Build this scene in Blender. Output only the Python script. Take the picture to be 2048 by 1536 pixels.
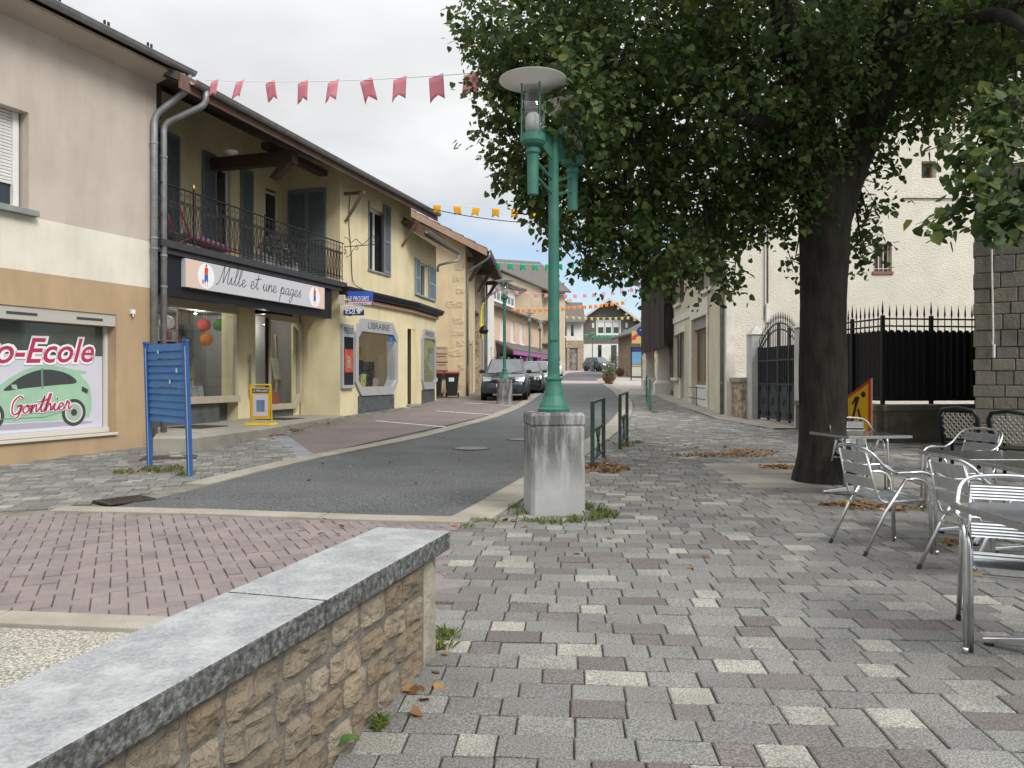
import bpy, bmesh, math, random
from mathutils import Vector, Matrix
R = random.Random(11)
sc = bpy.context.scene
for o in list(bpy.data.objects): bpy.data.objects.remove(o)

# ------------------------------------------------------------------ camera
FPX, CAMH, HORY = 1540.0, 1.45, 755.0          # focal length in px of a 2048 px wide frame, eye height, horizon row
cam_data = bpy.data.cameras.new('camera')
cam_data.sensor_width = 36.0
cam_data.lens = 36.0 * FPX / 2048.0
cam_data.shift_y = -(768.0 - HORY) / 2048.0
cam_data.clip_start = 0.05
cam_data.clip_end = 3000.0
cam = bpy.data.objects.new('camera', cam_data)
sc.collection.objects.link(cam)
cam.location = (0, 0, CAMH)
cam.rotation_euler = (math.radians(90), 0, 0)
sc.camera = cam
sc.render.resolution_x, sc.render.resolution_y = 1024, 768

# ------------------------------------------------------------------ sky, sun, exposure
SUN_EL, SUN_AZ = math.radians(42), math.radians(138)     # azimuth clockwise from +Y
w = bpy.data.worlds.new('World'); sc.world = w; w.use_nodes = True
nt = w.node_tree; nt.nodes.clear()
def wn(t, **k):
    n = nt.nodes.new(t)
    for a, b in k.items(): setattr(n, a, b)
    return n
out = wn('ShaderNodeOutputWorld'); bg = wn('ShaderNodeBackground'); bg.inputs[1].default_value = 0.1
sky = wn('ShaderNodeTexSky', sky_type='NISHITA', sun_disc=False, sun_elevation=SUN_EL, sun_rotation=SUN_AZ,
         air_density=1.0, dust_density=0.3, ozone_density=3.0)
tc = wn('ShaderNodeTexCoord'); sep = wn('ShaderNodeSeparateXYZ'); nt.links.new(tc.outputs['Generated'], sep.inputs[0])
# cloud deck: noise looked up where the view ray meets a flat layer
zc = wn('ShaderNodeMath', operation='MAXIMUM'); zc.inputs[1].default_value = 0.0; nt.links.new(sep.outputs[2], zc.inputs[0])
za = wn('ShaderNodeMath', operation='ADD'); za.inputs[1].default_value = 0.18; nt.links.new(zc.outputs[0], za.inputs[0])
dx = wn('ShaderNodeMath', operation='DIVIDE'); dy = wn('ShaderNodeMath', operation='DIVIDE')
nt.links.new(sep.outputs[0], dx.inputs[0]); nt.links.new(za.outputs[0], dx.inputs[1])
nt.links.new(sep.outputs[1], dy.inputs[0]); nt.links.new(za.outputs[0], dy.inputs[1])
cmb = wn('ShaderNodeCombineXYZ'); nt.links.new(dx.outputs[0], cmb.inputs[0]); nt.links.new(dy.outputs[0], cmb.inputs[1])
nz = wn('ShaderNodeTexNoise'); nz.inputs['Scale'].default_value = 1.1; nz.inputs['Detail'].default_value = 7.0
nz.inputs['Roughness'].default_value = 0.55; nz.inputs['Distortion'].default_value = 0.4
nt.links.new(cmb.outputs[0], nz.inputs['Vector'])
# cover: almost closed overhead, opening to hazy blue towards the horizon
cov = wn('ShaderNodeMapRange'); cov.inputs[1].default_value = 0.13; cov.inputs[2].default_value = 0.30
cov.inputs[3].default_value = -0.22; cov.inputs[4].default_value = 0.62; nt.links.new(zc.outputs[0], cov.inputs[0])
ms = wn('ShaderNodeMath', operation='ADD'); nt.links.new(nz.outputs[0], ms.inputs[0]); nt.links.new(cov.outputs[0], ms.inputs[1])
mk = wn('ShaderNodeMapRange', interpolation_type='SMOOTHSTEP'); mk.inputs[1].default_value = 0.42; mk.inputs[2].default_value = 0.85
mk.inputs[3].default_value = 0.25
nt.links.new(ms.outputs[0], mk.inputs[0])
# cloud brightness: soft grey undersides, and the usual overcast brightening towards the zenith
nz2 = wn('ShaderNodeTexNoise'); nz2.inputs['Scale'].default_value = 0.9; nz2.inputs['Detail'].default_value = 6.0
nz2.inputs['Roughness'].default_value = 0.5; nt.links.new(cmb.outputs[0], nz2.inputs['Vector'])
cr = wn('ShaderNodeMapRange'); cr.inputs[1].default_value = 0.36; cr.inputs[2].default_value = 0.60; cr.inputs[3].default_value = 0.78; cr.inputs[4].default_value = 1.10
nt.links.new(nz2.outputs[0], cr.inputs[0])
zen = wn('ShaderNodeMapRange'); zen.inputs[1].default_value = 0.40; zen.inputs[2].default_value = 1.0; zen.inputs[3].default_value = 5.0; zen.inputs[4].default_value = 15.0
nt.links.new(zc.outputs[0], zen.inputs[0])
cb = wn('ShaderNodeMath', operation='MULTIPLY'); nt.links.new(cr.outputs[0], cb.inputs[0]); nt.links.new(zen.outputs[0], cb.inputs[1])
cc = wn('ShaderNodeVectorMath', operation='SCALE'); cc.inputs[0].default_value = (0.985, 1.0, 1.012); nt.links.new(cb.outputs[0], cc.inputs[3])
skm = wn('ShaderNodeVectorMath', operation='SCALE'); skm.inputs[3].default_value = 0.8; nt.links.new(sky.outputs[0], skm.inputs[0])
mx = wn('ShaderNodeMix', data_type='RGBA'); nt.links.new(mk.outputs[0], mx.inputs[0]); nt.links.new(skm.outputs[0], mx.inputs[6]); nt.links.new(cc.outputs[0], mx.inputs[7])
nt.links.new(mx.outputs[2], bg.inputs[0]); nt.links.new(bg.outputs[0], out.inputs[0])
sd = bpy.data.lights.new('sun', 'SUN'); sd.energy = 1.5; sd.angle = math.radians(22); sd.color = (1.0, 0.965, 0.92)
so = bpy.data.objects.new('sun', sd); sc.collection.objects.link(so)
so.rotation_euler = (math.pi / 2 - SUN_EL, 0, math.pi - SUN_AZ)
vs = sc.view_settings; vs.view_transform = 'Standard'; vs.look = 'None'; vs.gamma = 1.0; vs.use_curve_mapping = False
vs.exposure = 0.85

# ------------------------------------------------------------------ helpers: terrain and pixels
def _sp(t): return 0.5 * (t + math.sqrt(t * t + 9.0))
def gz(Y): return 0.027 * (_sp(Y - 9.0) - _sp(Y - 112.0))
def G(x, y):
    lo, hi = 0.5, 140.0; k = (y - HORY) / FPX
    for _ in range(60):
        m = 0.5 * (lo + hi)
        if (CAMH - gz(m)) / m > k: lo = m
        else: hi = m
    return ((x - 1024.0) / FPX * lo, lo)
def PX(x, y, Y): return ((x - 1024.0) / FPX * Y, Y, CAMH - (y - HORY) / FPX * Y)

# ------------------------------------------------------------------ helpers: materials
def rgb(*c): return (c[0], c[1], c[2], 1.0)
MATS = {}
def mat(name, col, col2=None, scale=4.0, rough=0.8, metal=0.0, bump=0.0, bscale=60.0, speck=None, spscale=250.0,
        stretch=(1, 1, 1), bstretch=(1, 1, 1), spec=0.35, tone=None, dirt=None, dscale=(1.2, 1.2, 0.35), damt=0.5, coat=0.0, detail=6.0, lo=.35, hi=.65):
    if name in MATS: return MATS[name]
    m = bpy.data.materials.new(name); m.use_nodes = True; t = m.node_tree; L = t.links
    b = t.nodes['Principled BSDF']; b.inputs['Roughness'].default_value = rough; b.inputs['Metallic'].default_value = metal
    b.inputs['Specular IOR Level'].default_value = spec; b.inputs['Coat Weight'].default_value = coat
    if metal > 0.5 or not (col2 or bump or speck or tone or dirt):
        pass
    geo = t.nodes.new('ShaderNodeNewGeometry')
    def mp(st):
        n = t.nodes.new('ShaderNodeMapping'); n.inputs['Scale'].default_value = st; L.new(geo.outputs['Position'], n.inputs[0]); return n.outputs[0]
    def noise(vec, s, d=detail, r=0.55):
        n = t.nodes.new('ShaderNodeTexNoise'); n.inputs['Scale'].default_value = s; n.inputs['Detail'].default_value = d; n.inputs['Roughness'].default_value = r
        L.new(vec, n.inputs['Vector']); return n.outputs[0]
    def rng(v, a, c, lo=0.0, hi=1.0):
        n = t.nodes.new('ShaderNodeMapRange'); n.inputs[1].default_value = a; n.inputs[2].default_value = c; n.inputs[3].default_value = lo; n.inputs[4].default_value = hi
        L.new(v, n.inputs[0]); return n.outputs[0]
    def mix(f, a, c, mode='MIX'):
        n = t.nodes.new('ShaderNodeMix'); n.data_type = 'RGBA'; n.blend_type = mode
        if isinstance(f, float): n.inputs[0].default_value = f
        else: L.new(f, n.inputs[0])
        for i, q in ((6, a), (7, c)):
            if isinstance(q, tuple): n.inputs[i].default_value = q if len(q) == 4 else rgb(*q)
            else: L.new(q, n.inputs[i])
        return n.outputs[2]
    c = rgb(*col)
    if tone:                                     # tone: list of (position, colour) read from the face attribute 'tone'
        at = t.nodes.new('ShaderNodeAttribute'); at.attribute_name = 'tone'
        cr_ = t.nodes.new('ShaderNodeValToRGB'); e = cr_.color_ramp; e.interpolation = 'CONSTANT'
        while len(e.elements) < len(tone): e.elements.new(0.5)
        for q, (p, k) in zip(e.elements, tone): q.position = p; q.color = rgb(*k)
        L.new(at.outputs['Fac'], cr_.inputs[0]); c = cr_.outputs[0]
    if col2: c = mix(rng(noise(mp(stretch), scale), lo, hi), c, rgb(*col2)) if not tone else mix(rng(noise(mp(stretch), scale), lo, hi, 0, 0.45), c, rgb(*col2))
    if speck:
        v = noise(mp((1, 1, 1)), spscale, 2.0, 0.7)
        c = mix(rng(v, 0.40, 0.62), mix(1.0, c, rgb(*speck[0]), 'MULTIPLY'), mix(1.0, c, rgb(*speck[1]), 'MULTIPLY'))
    if dirt:
        c = mix(rng(noise(mp(dscale), 1.6, 8.0, 0.65), 0.45, 0.75, 0, damt), c, rgb(*dirt))
    if isinstance(c, tuple): b.inputs['Base Color'].default_value = c
    else: L.new(c, b.inputs['Base Color'])
    if bump:
        bp = t.nodes.new('ShaderNodeBump'); bp.inputs['Strength'].default_value = min(1.0, bump); bp.inputs['Distance'].default_value = 0.01 if bump <= 1 else 0.01 * bump
        L.new(noise(mp(bstretch), bscale, 4.0, 0.6), bp.inputs['Height']); L.new(bp.outputs[0], b.inputs['Normal'])
    MATS[name] = m; return m
def glass(name, tint=(0.75, 0.8, 0.8), refl=0.12, rough=0.02):
    if name in MATS: return MATS[name]
    m = bpy.data.materials.new(name); m.use_nodes = True; t = m.node_tree; t.nodes.clear(); L = t.links
    o = t.nodes.new('ShaderNodeOutputMaterial'); tr = t.nodes.new('ShaderNodeBsdfTransparent'); tr.inputs[0].default_value = rgb(*tint)
    gl = t.nodes.new('ShaderNodeBsdfGlossy'); gl.inputs['Roughness'].default_value = rough
    lw_ = t.nodes.new('ShaderNodeLayerWeight'); fr = t.nodes.new('ShaderNodeMath'); fr.operation = 'POWER'; fr.inputs[1].default_value = 4.5; L.new(lw_.outputs['Facing'], fr.inputs[0])
    ad = t.nodes.new('ShaderNodeMath'); ad.operation = 'ADD'; ad.inputs[1].default_value = refl + .03; L.new(fr.outputs[0], ad.inputs[0]); ad.use_clamp = True
    mxs = t.nodes.new('ShaderNodeMixShader'); L.new(ad.outputs[0], mxs.inputs[0]); L.new(tr.outputs[0], mxs.inputs[1]); L.new(gl.outputs[0], mxs.inputs[2])
    L.new(mxs.outputs[0], o.inputs[0]); MATS[name] = m; return m

# ------------------------------------------------------------------ helpers: meshes
COL = sc.collection
ORG = {}
def lnk(o): COL.objects.link(o); return o
def empty(name, loc=(0, 0, 0), rz=0.0):
    o = bpy.data.objects.new(name, None); o.empty_display_size = 0.2; lnk(o); o.location = loc; o.rotation_euler = (0, 0, rz)
    ORG[o.name] = Vector(loc) if rz == 0 else None
    return o
def tag(o, label, cat, group=None):
    o['label'] = label; o['category'] = cat
    if group: o['group'] = group
    return o
def thing(name, label, cat, loc=(0, 0, 0), group=None): return tag(empty(name, loc), label, cat, group)
def struct(o): o['kind'] = 'structure'; return o
def stuff(o): o['kind'] = 'stuff'; return o
class Fr:                                        # a vertical plane: u along it, d out of it, z up (all world metres)
    def __init__(s, x, y, ux, uy, side=1):
        l = math.hypot(ux, uy); s.x, s.y, s.ux, s.uy = x, y, ux / l, uy / l
        s.nx, s.ny = (s.uy * side, -s.ux * side)
    def __call__(s, p): u, d, z = p; return (s.x + s.ux * u + s.nx * d, s.y + s.uy * u + s.ny * d, z)
    def px(s, x, y, d=0.0):                      # pixel -> (u, z) on the plane offset by d
        k = (x - 1024.0) / FPX; ox, oy = s.x + s.nx * d, s.y + s.ny * d
        u = (k * oy - ox) / (s.ux - k * s.uy); Y = oy + s.uy * u
        return u, CAMH - (y - HORY) / FPX * Y
def xform(loc=(0, 0, 0), rz=0.0, s=1.0):
    c, k = math.cos(rz), math.sin(rz)
    return lambda p: (loc[0] + s * (c * p[0] - k * p[1]), loc[1] + s * (k * p[0] + c * p[1]), loc[2] + s * p[2])
class MB:
    def __init__(s, T=None): s.v = []; s.f = []; s.t = []; s.tone = 0.0; s.T = T
    def add(s, vs, fs):
        n = len(s.v); T = s.T
        s.v += [tuple(T(p)) for p in vs] if T else [tuple(p) for p in vs]
        s.f += [tuple(i + n for i in f) for f in fs]; s.t += [s.tone] * len(fs); return s
    def box(s, a0, a1, b0, b1, c0, c1):
        return s.add([(a0, b0, c0), (a1, b0, c0), (a1, b1, c0), (a0, b1, c0), (a0, b0, c1), (a1, b0, c1), (a1, b1, c1), (a0, b1, c1)],
                     [(0, 3, 2, 1), (4, 5, 6, 7), (0, 1, 5, 4), (1, 2, 6, 5), (2, 3, 7, 6), (3, 0, 4, 7)])
    def hexa(s, p):                              # 8 points ordered like box
        return s.add(p, [(0, 3, 2, 1), (4, 5, 6, 7), (0, 1, 5, 4), (1, 2, 6, 5), (2, 3, 7, 6), (3, 0, 4, 7)])
    def quad(s, a, b, c, d): return s.add([a, b, c, d], [(0, 1, 2, 3)])
    def prism(s, poly, ax, lo, hi):              # poly in the two other axes (cyclic order kept), extruded along ax
        def mk(p, h): return {0: (h, p[0], p[1]), 1: (p[0], h, p[1]), 2: (p[0], p[1], h)}[ax]
        n = len(poly)
        return s.add([mk(p, lo) for p in poly] + [mk(p, hi) for p in poly],
                     [tuple(range(n))[::-1], tuple(range(n, 2 * n))] + [(i, (i + 1) % n, n + (i + 1) % n, n + i) for i in range(n)])
    def tube(s, path, r, n=8, closed=False, caps=True):
        P = [Vector(p) for p in path]; m = len(P); rr = r if isinstance(r, (list, tuple)) else [r] * m
        tan = []
        for i in range(m):
            a = P[(i - 1) % m] if (closed or i > 0) else P[i]; b = P[(i + 1) % m] if (closed or i < m - 1) else P[i]
            t = b - a; tan.append(t.normalized() if t.length > 1e-9 else Vector((0, 0, 1)))
        ref = Vector((0, 0, 1)) if abs(tan[0].z) < 0.9 else Vector((1, 0, 0))
        nrm = (ref - tan[0] * ref.dot(tan[0])).normalized(); vs = []
        for i in range(m):
            nrm = (nrm - tan[i] * nrm.dot(tan[i]))
            nrm = nrm.normalized() if nrm.length > 1e-6 else tan[i].orthogonal().normalized()
            bi = tan[i].cross(nrm)
            for k in range(n):
                a = 2 * math.pi * k / n; vs.append(P[i] + (nrm * math.cos(a) + bi * math.sin(a)) * rr[i])
        fs = []
        for i in range(m if closed else m - 1):
            j = (i + 1) % m
            for k in range(n): fs.append((i * n + k, i * n + (k + 1) % n, j * n + (k + 1) % n, j * n + k))
        if caps and not closed: fs += [tuple(range(n))[::-1], tuple(range((m - 1) * n, m * n))]
        return s.add(vs, fs)
    def lathe(s, prof, n=20, c=(0, 0)):          # profile [(r, z)], about a vertical axis
        vs = []; fs = []
        for r, z in prof:
            for k in range(n): a = 2 * math.pi * k / n; vs.append((c[0] + r * math.cos(a), c[1] + r * math.sin(a), z))
        for i in range(len(prof) - 1):
            for k in range(n): fs.append((i * n + k, i * n + (k + 1) % n, (i + 1) * n + (k + 1) % n, (i + 1) * n + k))
        if prof[0][0] > 1e-4: fs.append(tuple(range(n))[::-1])
        if prof[-1][0] > 1e-4: fs.append(tuple(range((len(prof) - 1) * n, len(prof) * n)))
        return s.add(vs, fs)
    def wall(s, u0, u1, z0, z1, holes=(), t=0.25, d=0.0):   # facade sheet with real openings and reveals, in Fr coordinates
        us = sorted({u0, u1, *[min(max(h[i], u0), u1) for h in holes for i in (0, 1)]})
        zs = sorted({z0, z1, *[min(max(h[i], z0), z1) for h in holes for i in (2, 3)]})
        for a, b in zip(us, us[1:]):
            for c, e in zip(zs, zs[1:]):
                mu, mz = (a + b) / 2, (c + e) / 2
                if any(h[0] < mu < h[1] and h[2] < mz < h[3] for h in holes): continue
                s.quad((a, d, c), (b, d, c), (b, d, e), (a, d, e))
        for a, b, c, e in holes:
            for p, q in (((a, c), (b, c)), ((b, c), (b, e)), ((b, e), (a, e)), ((a, e), (a, c))):
                s.quad((p[0], d, p[1]), (q[0], d, q[1]), (q[0], d - t, q[1]), (p[0], d - t, p[1]))
        return s
    def ribbon(s, pts, wd, d0, d1):              # flat stroke in (u, z), from depth d0 to d1
        m = len(pts)
        L_, R_ = [], []
        for i in range(m):
            a = pts[max(i - 1, 0)]; b = pts[min(i + 1, m - 1)]; tx, tz = b[0] - a[0], b[1] - a[1]; l = math.hypot(tx, tz) or 1
            ww = wd * (0.6 + 0.4 * abs(tz / l)) if not callable(wd) else wd(i / (m - 1))
            L_.append((pts[i][0] - tz / l * ww, pts[i][1] + tx / l * ww)); R_.append((pts[i][0] + tz / l * ww, pts[i][1] - tx / l * ww))
        for i in range(m - 1):
            q = [L_[i], R_[i], R_[i + 1], L_[i + 1]]
            s.add([(p[0], d1, p[1]) for p in q] + [(p[0], d0, p[1]) for p in q], [(0, 1, 2, 3), (0, 4, 5, 1), (2, 6, 7, 3)])
        return s
    def mesh(s, name, off=(0, 0, 0), recalc=True, smooth=False):
        me = bpy.data.meshes.new(name); ox, oy, oz = off
        me.from_pydata([(p[0] - ox, p[1] - oy, p[2] - oz) for p in s.v] if any(off) else s.v, [], s.f)
        if any(s.t): a = me.attributes.new('tone', 'FLOAT', 'FACE'); a.data.foreach_set('value', s.t)
        if recalc:
            bm = bmesh.new(); bm.from_mesh(me); bmesh.ops.recalc_face_normals(bm, faces=bm.faces); bm.to_mesh(me); bm.free()
        if smooth: me.polygons.foreach_set('use_smooth', [True] * len(me.polygons))
        return me
    def build(s, name, m, parent=None, smooth=False, bevel=0.0, recalc=True, seg=2, subd=0):
        off = (0, 0, 0)
        if parent is not None:
            r = parent
            while r.parent: r = r.parent
            off = tuple(ORG.get(r.name) or (0, 0, 0))
        elif ORG.get('@' + name): off = ORG['@' + name]
        me = s.mesh(name, off, recalc, smooth); me.materials.append(m)
        o = lnk(bpy.data.objects.new(name, me))
        if parent is not None: o.parent = parent
        if bevel:
            b = o.modifiers.new('bevel', 'BEVEL'); b.width = bevel; b.segments = seg; b.limit_method = 'ANGLE'; b.angle_limit = math.radians(40)
        if subd:
            b = o.modifiers.new('subd', 'SUBSURF'); b.levels = b.render_levels = subd
        if smooth: me.polygons.foreach_set('use_smooth', [True] * len(me.polygons))
        return o
def recenter(o):                                 # put a single-mesh thing's origin at its base centre
    xs = [v.co.x for v in o.data.vertices]; ys = [v.co.y for v in o.data.vertices]; zs = [v.co.z for v in o.data.vertices]
    c = Vector(((min(xs) + max(xs)) / 2, (min(ys) + max(ys)) / 2, min(zs)))
    o.data.transform(Matrix.Translation(-c)); o.location = c; return o
def copy_tree(o, parent=None):
    c = o.copy(); COL.objects.link(c); c.parent = parent
    for ch in o.children: copy_tree(ch, c)
    return c
def catmull(pts, k=6, closed=False):
    n = len(pts); out_ = []
    for i in range(n if closed else n - 1):
        g = lambda j: pts[j % n] if closed else pts[min(max(j, 0), n - 1)]
        p0, p1, p2, p3 = g(i - 1), g(i), g(i + 1), g(i + 2)
        for q in range(k):
            t = q / k
            out_.append(tuple(0.5 * (2 * b + (c - a) * t + (2 * a - 5 * b + 4 * c - e) * t * t + (3 * b - a - 3 * c + e) * t ** 3) for a, b, c, e in zip(p0, p1, p2, p3)))
    if not closed: out_.append(tuple(pts[-1]))
    return out_
def fillet(pts, r, k=5):                         # round the corners of a 3-D polyline
    P = [Vector(p) for p in pts]; o = [P[0]]
    for i in range(1, len(P) - 1):
        a = (P[i - 1] - P[i]); b = (P[i + 1] - P[i]); q = min(r, a.length * .49, b.length * .49)
        s_, e_ = P[i] + a.normalized() * q, P[i] + b.normalized() * q
        for j in range(k + 1):
            t = j / k; o.append(s_ * (1 - t) ** 2 + P[i] * 2 * t * (1 - t) + e_ * t * t)
    return o + [P[-1]]
def text_poly(body, size=1.0, shear=0.0, off=0.0, sx=1.0):
    cu = bpy.data.curves.new('t', 'FONT'); cu.body = body; cu.size = size; cu.shear = shear; cu.offset = off; cu.resolution_u = 3
    o = lnk(bpy.data.objects.new('t', cu)); dg = bpy.context.evaluated_depsgraph_get(); me = bpy.data.meshes.new_from_object(o.evaluated_get(dg))
    v = [(q.co.x * sx, q.co.y) for q in me.vertices]; f = [tuple(p.vertices) for p in me.polygons]
    bpy.data.objects.remove(o); bpy.data.curves.remove(cu); bpy.data.meshes.remove(me); return v, f
def letters(name, body, m, parent, fr, u, z, d, width=None, height=0.1, shear=0.0, off=0.0, slope=0.0, center=False):
    v, f = text_poly(body, 1.0, shear, off)
    x0, x1 = min(p[0] for p in v), max(p[0] for p in v); h = height / 0.69
    sx = (width / (x1 - x0)) if width else h
    if center: u -= sx * (x1 - x0) / 2
    mb = MB(fr); mb.add([(u + (p[0] - x0) * sx, d, z + p[1] * h + (p[0] - x0) * sx * slope) for p in v], f)
    return mb.build(name, m, parent, recalc=False)
def inside(p, poly):
    x, y = p; c = False; n = len(poly); j = n - 1
    for i in range(n):
        xi, yi = poly[i][:2]; xj, yj = poly[j][:2]
        if (yi > y) != (yj > y) and x < (xj - xi) * (y - yi) / (yj - yi) + xi: c = not c
        j = i
    return c
# ------------------------------------------------------------------ ground materials
M_soil = mat('jointing_soil', (.13, .12, .105), (.2, .185, .155), 3.0, .95, bump=.5, bscale=90, dirt=(.06, .085, .025), dscale=(3, 3, 3), damt=.85)
M_paver = mat('grey_concrete_pavers', (.2, .2, .2), (.17, .165, .16), 1.3, .88, bump=.55, bscale=160, speck=((.58, .58, .58), (1.5, 1.5, 1.46)), spscale=120,
              tone=[(0, (.172, .17, .162)), (.28, (.2, .197, .188)), (.48, (.15, .147, .141)), (.6, (.118, .103, .1)), (.72, (.142, .123, .119)), (.84, (.31, .3, .265)), (.93, (.25, .245, .222))],
              dirt=(.085, .08, .07), dscale=(.8, .8, .8), damt=.5)
M_pink = mat('mauve_block_pavers', (.25, .18, .18), (.3, .235, .225), 2.5, .9, bump=.5, bscale=150, speck=((.8, .8, .8), (1.2, 1.2, 1.2)), spscale=170,
             tone=[(0, (.165, .137, .134)), (.35, (.185, .154, .15)), (.7, (.15, .128, .128)), (.9, (.178, .156, .15))], dirt=(.25, .22, .21), dscale=(.5, .5, .5), damt=.4)
M_bay = mat('mauve_parking_blocks', (.165, .13, .125), (.2, .165, .155), 1.2, .9, bump=.5, bscale=60, speck=((.75, .75, .75), (1.22, 1.22, 1.22)), spscale=60, dirt=(.15, .125, .115), dscale=(1, 1, 1))
M_asph = mat('asphalt', (.075, .078, .08), (.096, .099, .101), .9, .85, bump=.8, bscale=260, speck=((.42, .42, .42), (1.9, 1.9, 1.88)), spscale=58, spec=.3,
             dirt=(.14, .142, .14), dscale=(.25, .6, 1), damt=.5)
M_kerb = mat('sandy_kerb_concrete', (.26, .235, .19), (.33, .305, .255), 2.0, .9, bump=.4, bscale=140, speck=((.82, .82, .82), (1.12, 1.12, 1.12)), spscale=160, dirt=(.22, .2, .15), dscale=(2.2, 2.2, 1), damt=.55)
M_gravel = mat('washed_gravel_concrete', (.3, .29, .26), (.36, .34, .3), 2.0, .9, bump=1.0, bscale=75, speck=((.45, .45, .45), (1.55, 1.53, 1.45)), spscale=75)
M_conc = mat('worn_concrete', (.34, .315, .27), (.265, .245, .21), 1.3, .9, bump=.3, bscale=120, speck=((.9, .9, .9), (1.08, 1.08, 1.08)), dirt=(.17, .15, .12), dscale=(1, 1, 1.4), damt=.6)
M_iron = mat('cast_iron', (.045, .042, .04), (.09, .07, .055), 8, .6, metal=.4, bump=.4, bscale=60)
M_white = mat('worn_white_paint', (.62, .62, .6), (.4, .38, .36), 9, .8, lo=.45, hi=.6)
M_pale = mat('pale_grey_setts', (.2, .215, .24), (.27, .28, .3), 3, .85, bump=.4, bscale=90)

# ------------------------------------------------------------------ ground: one sheet to the horizon
def strip_sheet(name, polys_fn, m): pass
gb = MB()
Ys = [-60, -20, 0] + [2 + i * 1.0 for i in range(0, 130)] + [150, 200, 320, 600, 1500]
Xs = [-1500, -300, -60, -20, -8, 0, 8, 20, 60, 300, 1500]
for y in Ys:
    for x in Xs: gb.v.append((x, y, gz(y) - .012))
nx = len(Xs)
for j in range(len(Ys) - 1):
    for i in range(nx - 1): gb.f.append((j * nx + i, j * nx + i + 1, (j + 1) * nx + i + 1, (j + 1) * nx + i)); gb.t.append(0)
struct(gb.build('ground', M_soil, recalc=False))

def sheet(name, L, Rr, m, dz, thick=0.0):        # a strip between two polylines of equal length, following the slope
    mb = MB(); n = len(L)
    for a, b in zip(L, Rr): mb.v += [(a[0], a[1], gz(a[1]) + dz), (b[0], b[1], gz(b[1]) + dz)]
    for i in range(n - 1): mb.f.append((2 * i, 2 * i + 1, 2 * i + 3, 2 * i + 2)); mb.t.append(0)
    return mb.build(name, m, recalc=False)
def resample(pts, n):
    d = [0.0]
    for a, b in zip(pts, pts[1:]): d.append(d[-1] + math.hypot(b[0] - a[0], b[1] - a[1]))
    o = []; j = 0
    for i in range(n):
        t = d[-1] * i / (n - 1)
        while j < len(d) - 2 and d[j + 1] < t: j += 1
        k = (t - d[j]) / max(1e-9, d[j + 1] - d[j]); o.append((pts[j][0] + (pts[j + 1][0] - pts[j][0]) * k, pts[j][1] + (pts[j + 1][1] - pts[j][1]) * k))
    return o
# road edges (asphalt side of each kerb)
RL = [G(*p) for p in ((215, 1019), (292, 1001), (388, 980), (518, 946), (678, 910), (849, 875), (950, 848), (1010, 829), (1055, 808), (1082, 788), (1096, 773), (1104, 764))] + [(4.2, 70), (6.0, 84), (11.5, 93), (30, 99)]
RR = [G(*p) for p in ((903, 1037), (980, 996), (1050, 955), (1120, 913), (1185, 872), (1222, 842), (1240, 815), (1236, 795), (1222, 780), (1200, 766), (1194, 760))] + [(8.2, 66), (10.0, 76), (14.0, 84), (32, 90)]
RLc = catmull(RL, 4); RRc = catmull(RR, 4)
bot = [G(*p) for p in ((190, 1016), (473, 1025), (781, 1036), (903, 1037))]
nn = 90
road = sheet('road', resample(RLc, nn), resample(RRc, nn), M_asph, .004); struct(road)
fill = MB(); q = [G(205, 1016), G(473, 1025), G(781, 1036), G(903, 1037), RLc[0]]
# ------------------------------------------------------------------ kerbs: one stone at a time
def kerb(name, label_pts, width, m, side, step=1.0, h=.028, zadd=0.0, gap=.006, maxY=70):
    root = empty(name, (0, 0, 0)); struct(root)
    pts = label_pts; L = sum(math.hypot(b[0] - a[0], b[1] - a[1]) for a, b in zip(pts, pts[1:])); n = max(2, int(L / step) * 3 + 1)
    rs = resample(pts, n)
    nrm = []
    for i in range(n):
        a, b = rs[max(i - 1, 0)], rs[min(i + 1, n - 1)]; l = math.hypot(b[0] - a[0], b[1] - a[1]); nrm.append(((b[1] - a[1]) / l * side, -(b[0] - a[0]) / l * side))
    for i in range(0, n - 3, 3):
        mb = MB(); top = []; hh = h + R.uniform(-.004, .004) + zadd
        for k in range(4):
            p, nn_ = rs[i + k], nrm[i + k]; f = 0.0
            if k in (0, 3):
                o_ = rs[i + 1] if k == 0 else rs[i + 2]; dd = math.hypot(o_[0] - p[0], o_[1] - p[1]); f = gap / dd
                p = (p[0] + (o_[0] - p[0]) * f, p[1] + (o_[1] - p[1]) * f)
            q_ = (p[0] + nn_[0] * width, p[1] + nn_[1] * width)
            for e, zz in ((p, -.05), (p, hh), (q_, hh), (q_, -.05)): mb.v.append((e[0], e[1], gz(e[1]) + zz))
        for k in range(3):
            for j in range(4): mb.f.append((4 * k + j, 4 * k + (j + 1) % 4, 4 * k + 4 + (j + 1) % 4, 4 * k + 4 + j)); mb.t.append(0)
        mb.f += [(0, 3, 2, 1), (12, 13, 14, 15)]; mb.t += [0, 0]
        mb.build('kerb_stone', m, root, bevel=.006)
    return root
kl = [p for p in RLc if p[1] < 62]; kr = [p for p in RRc if p[1] < 64]
kerb('left_kerb', [p for p in kl if p[0] > -3.95 or p[1] > 9.6], .34, M_kerb, -1)
kerb('right_kerb', kr, .42, M_kerb, 1)
kerb('cross_kerb', [G(130, 1016), G(330, 1020), G(473, 1025), G(781, 1036), G(945, 1039)], .27, M_kerb, 1, step=1.3)
kerb('wall_kerb', [(-6.5, 5.05), (-.72, 4.38)], .22, M_kerb, 1, step=1.0, h=.03)
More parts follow.
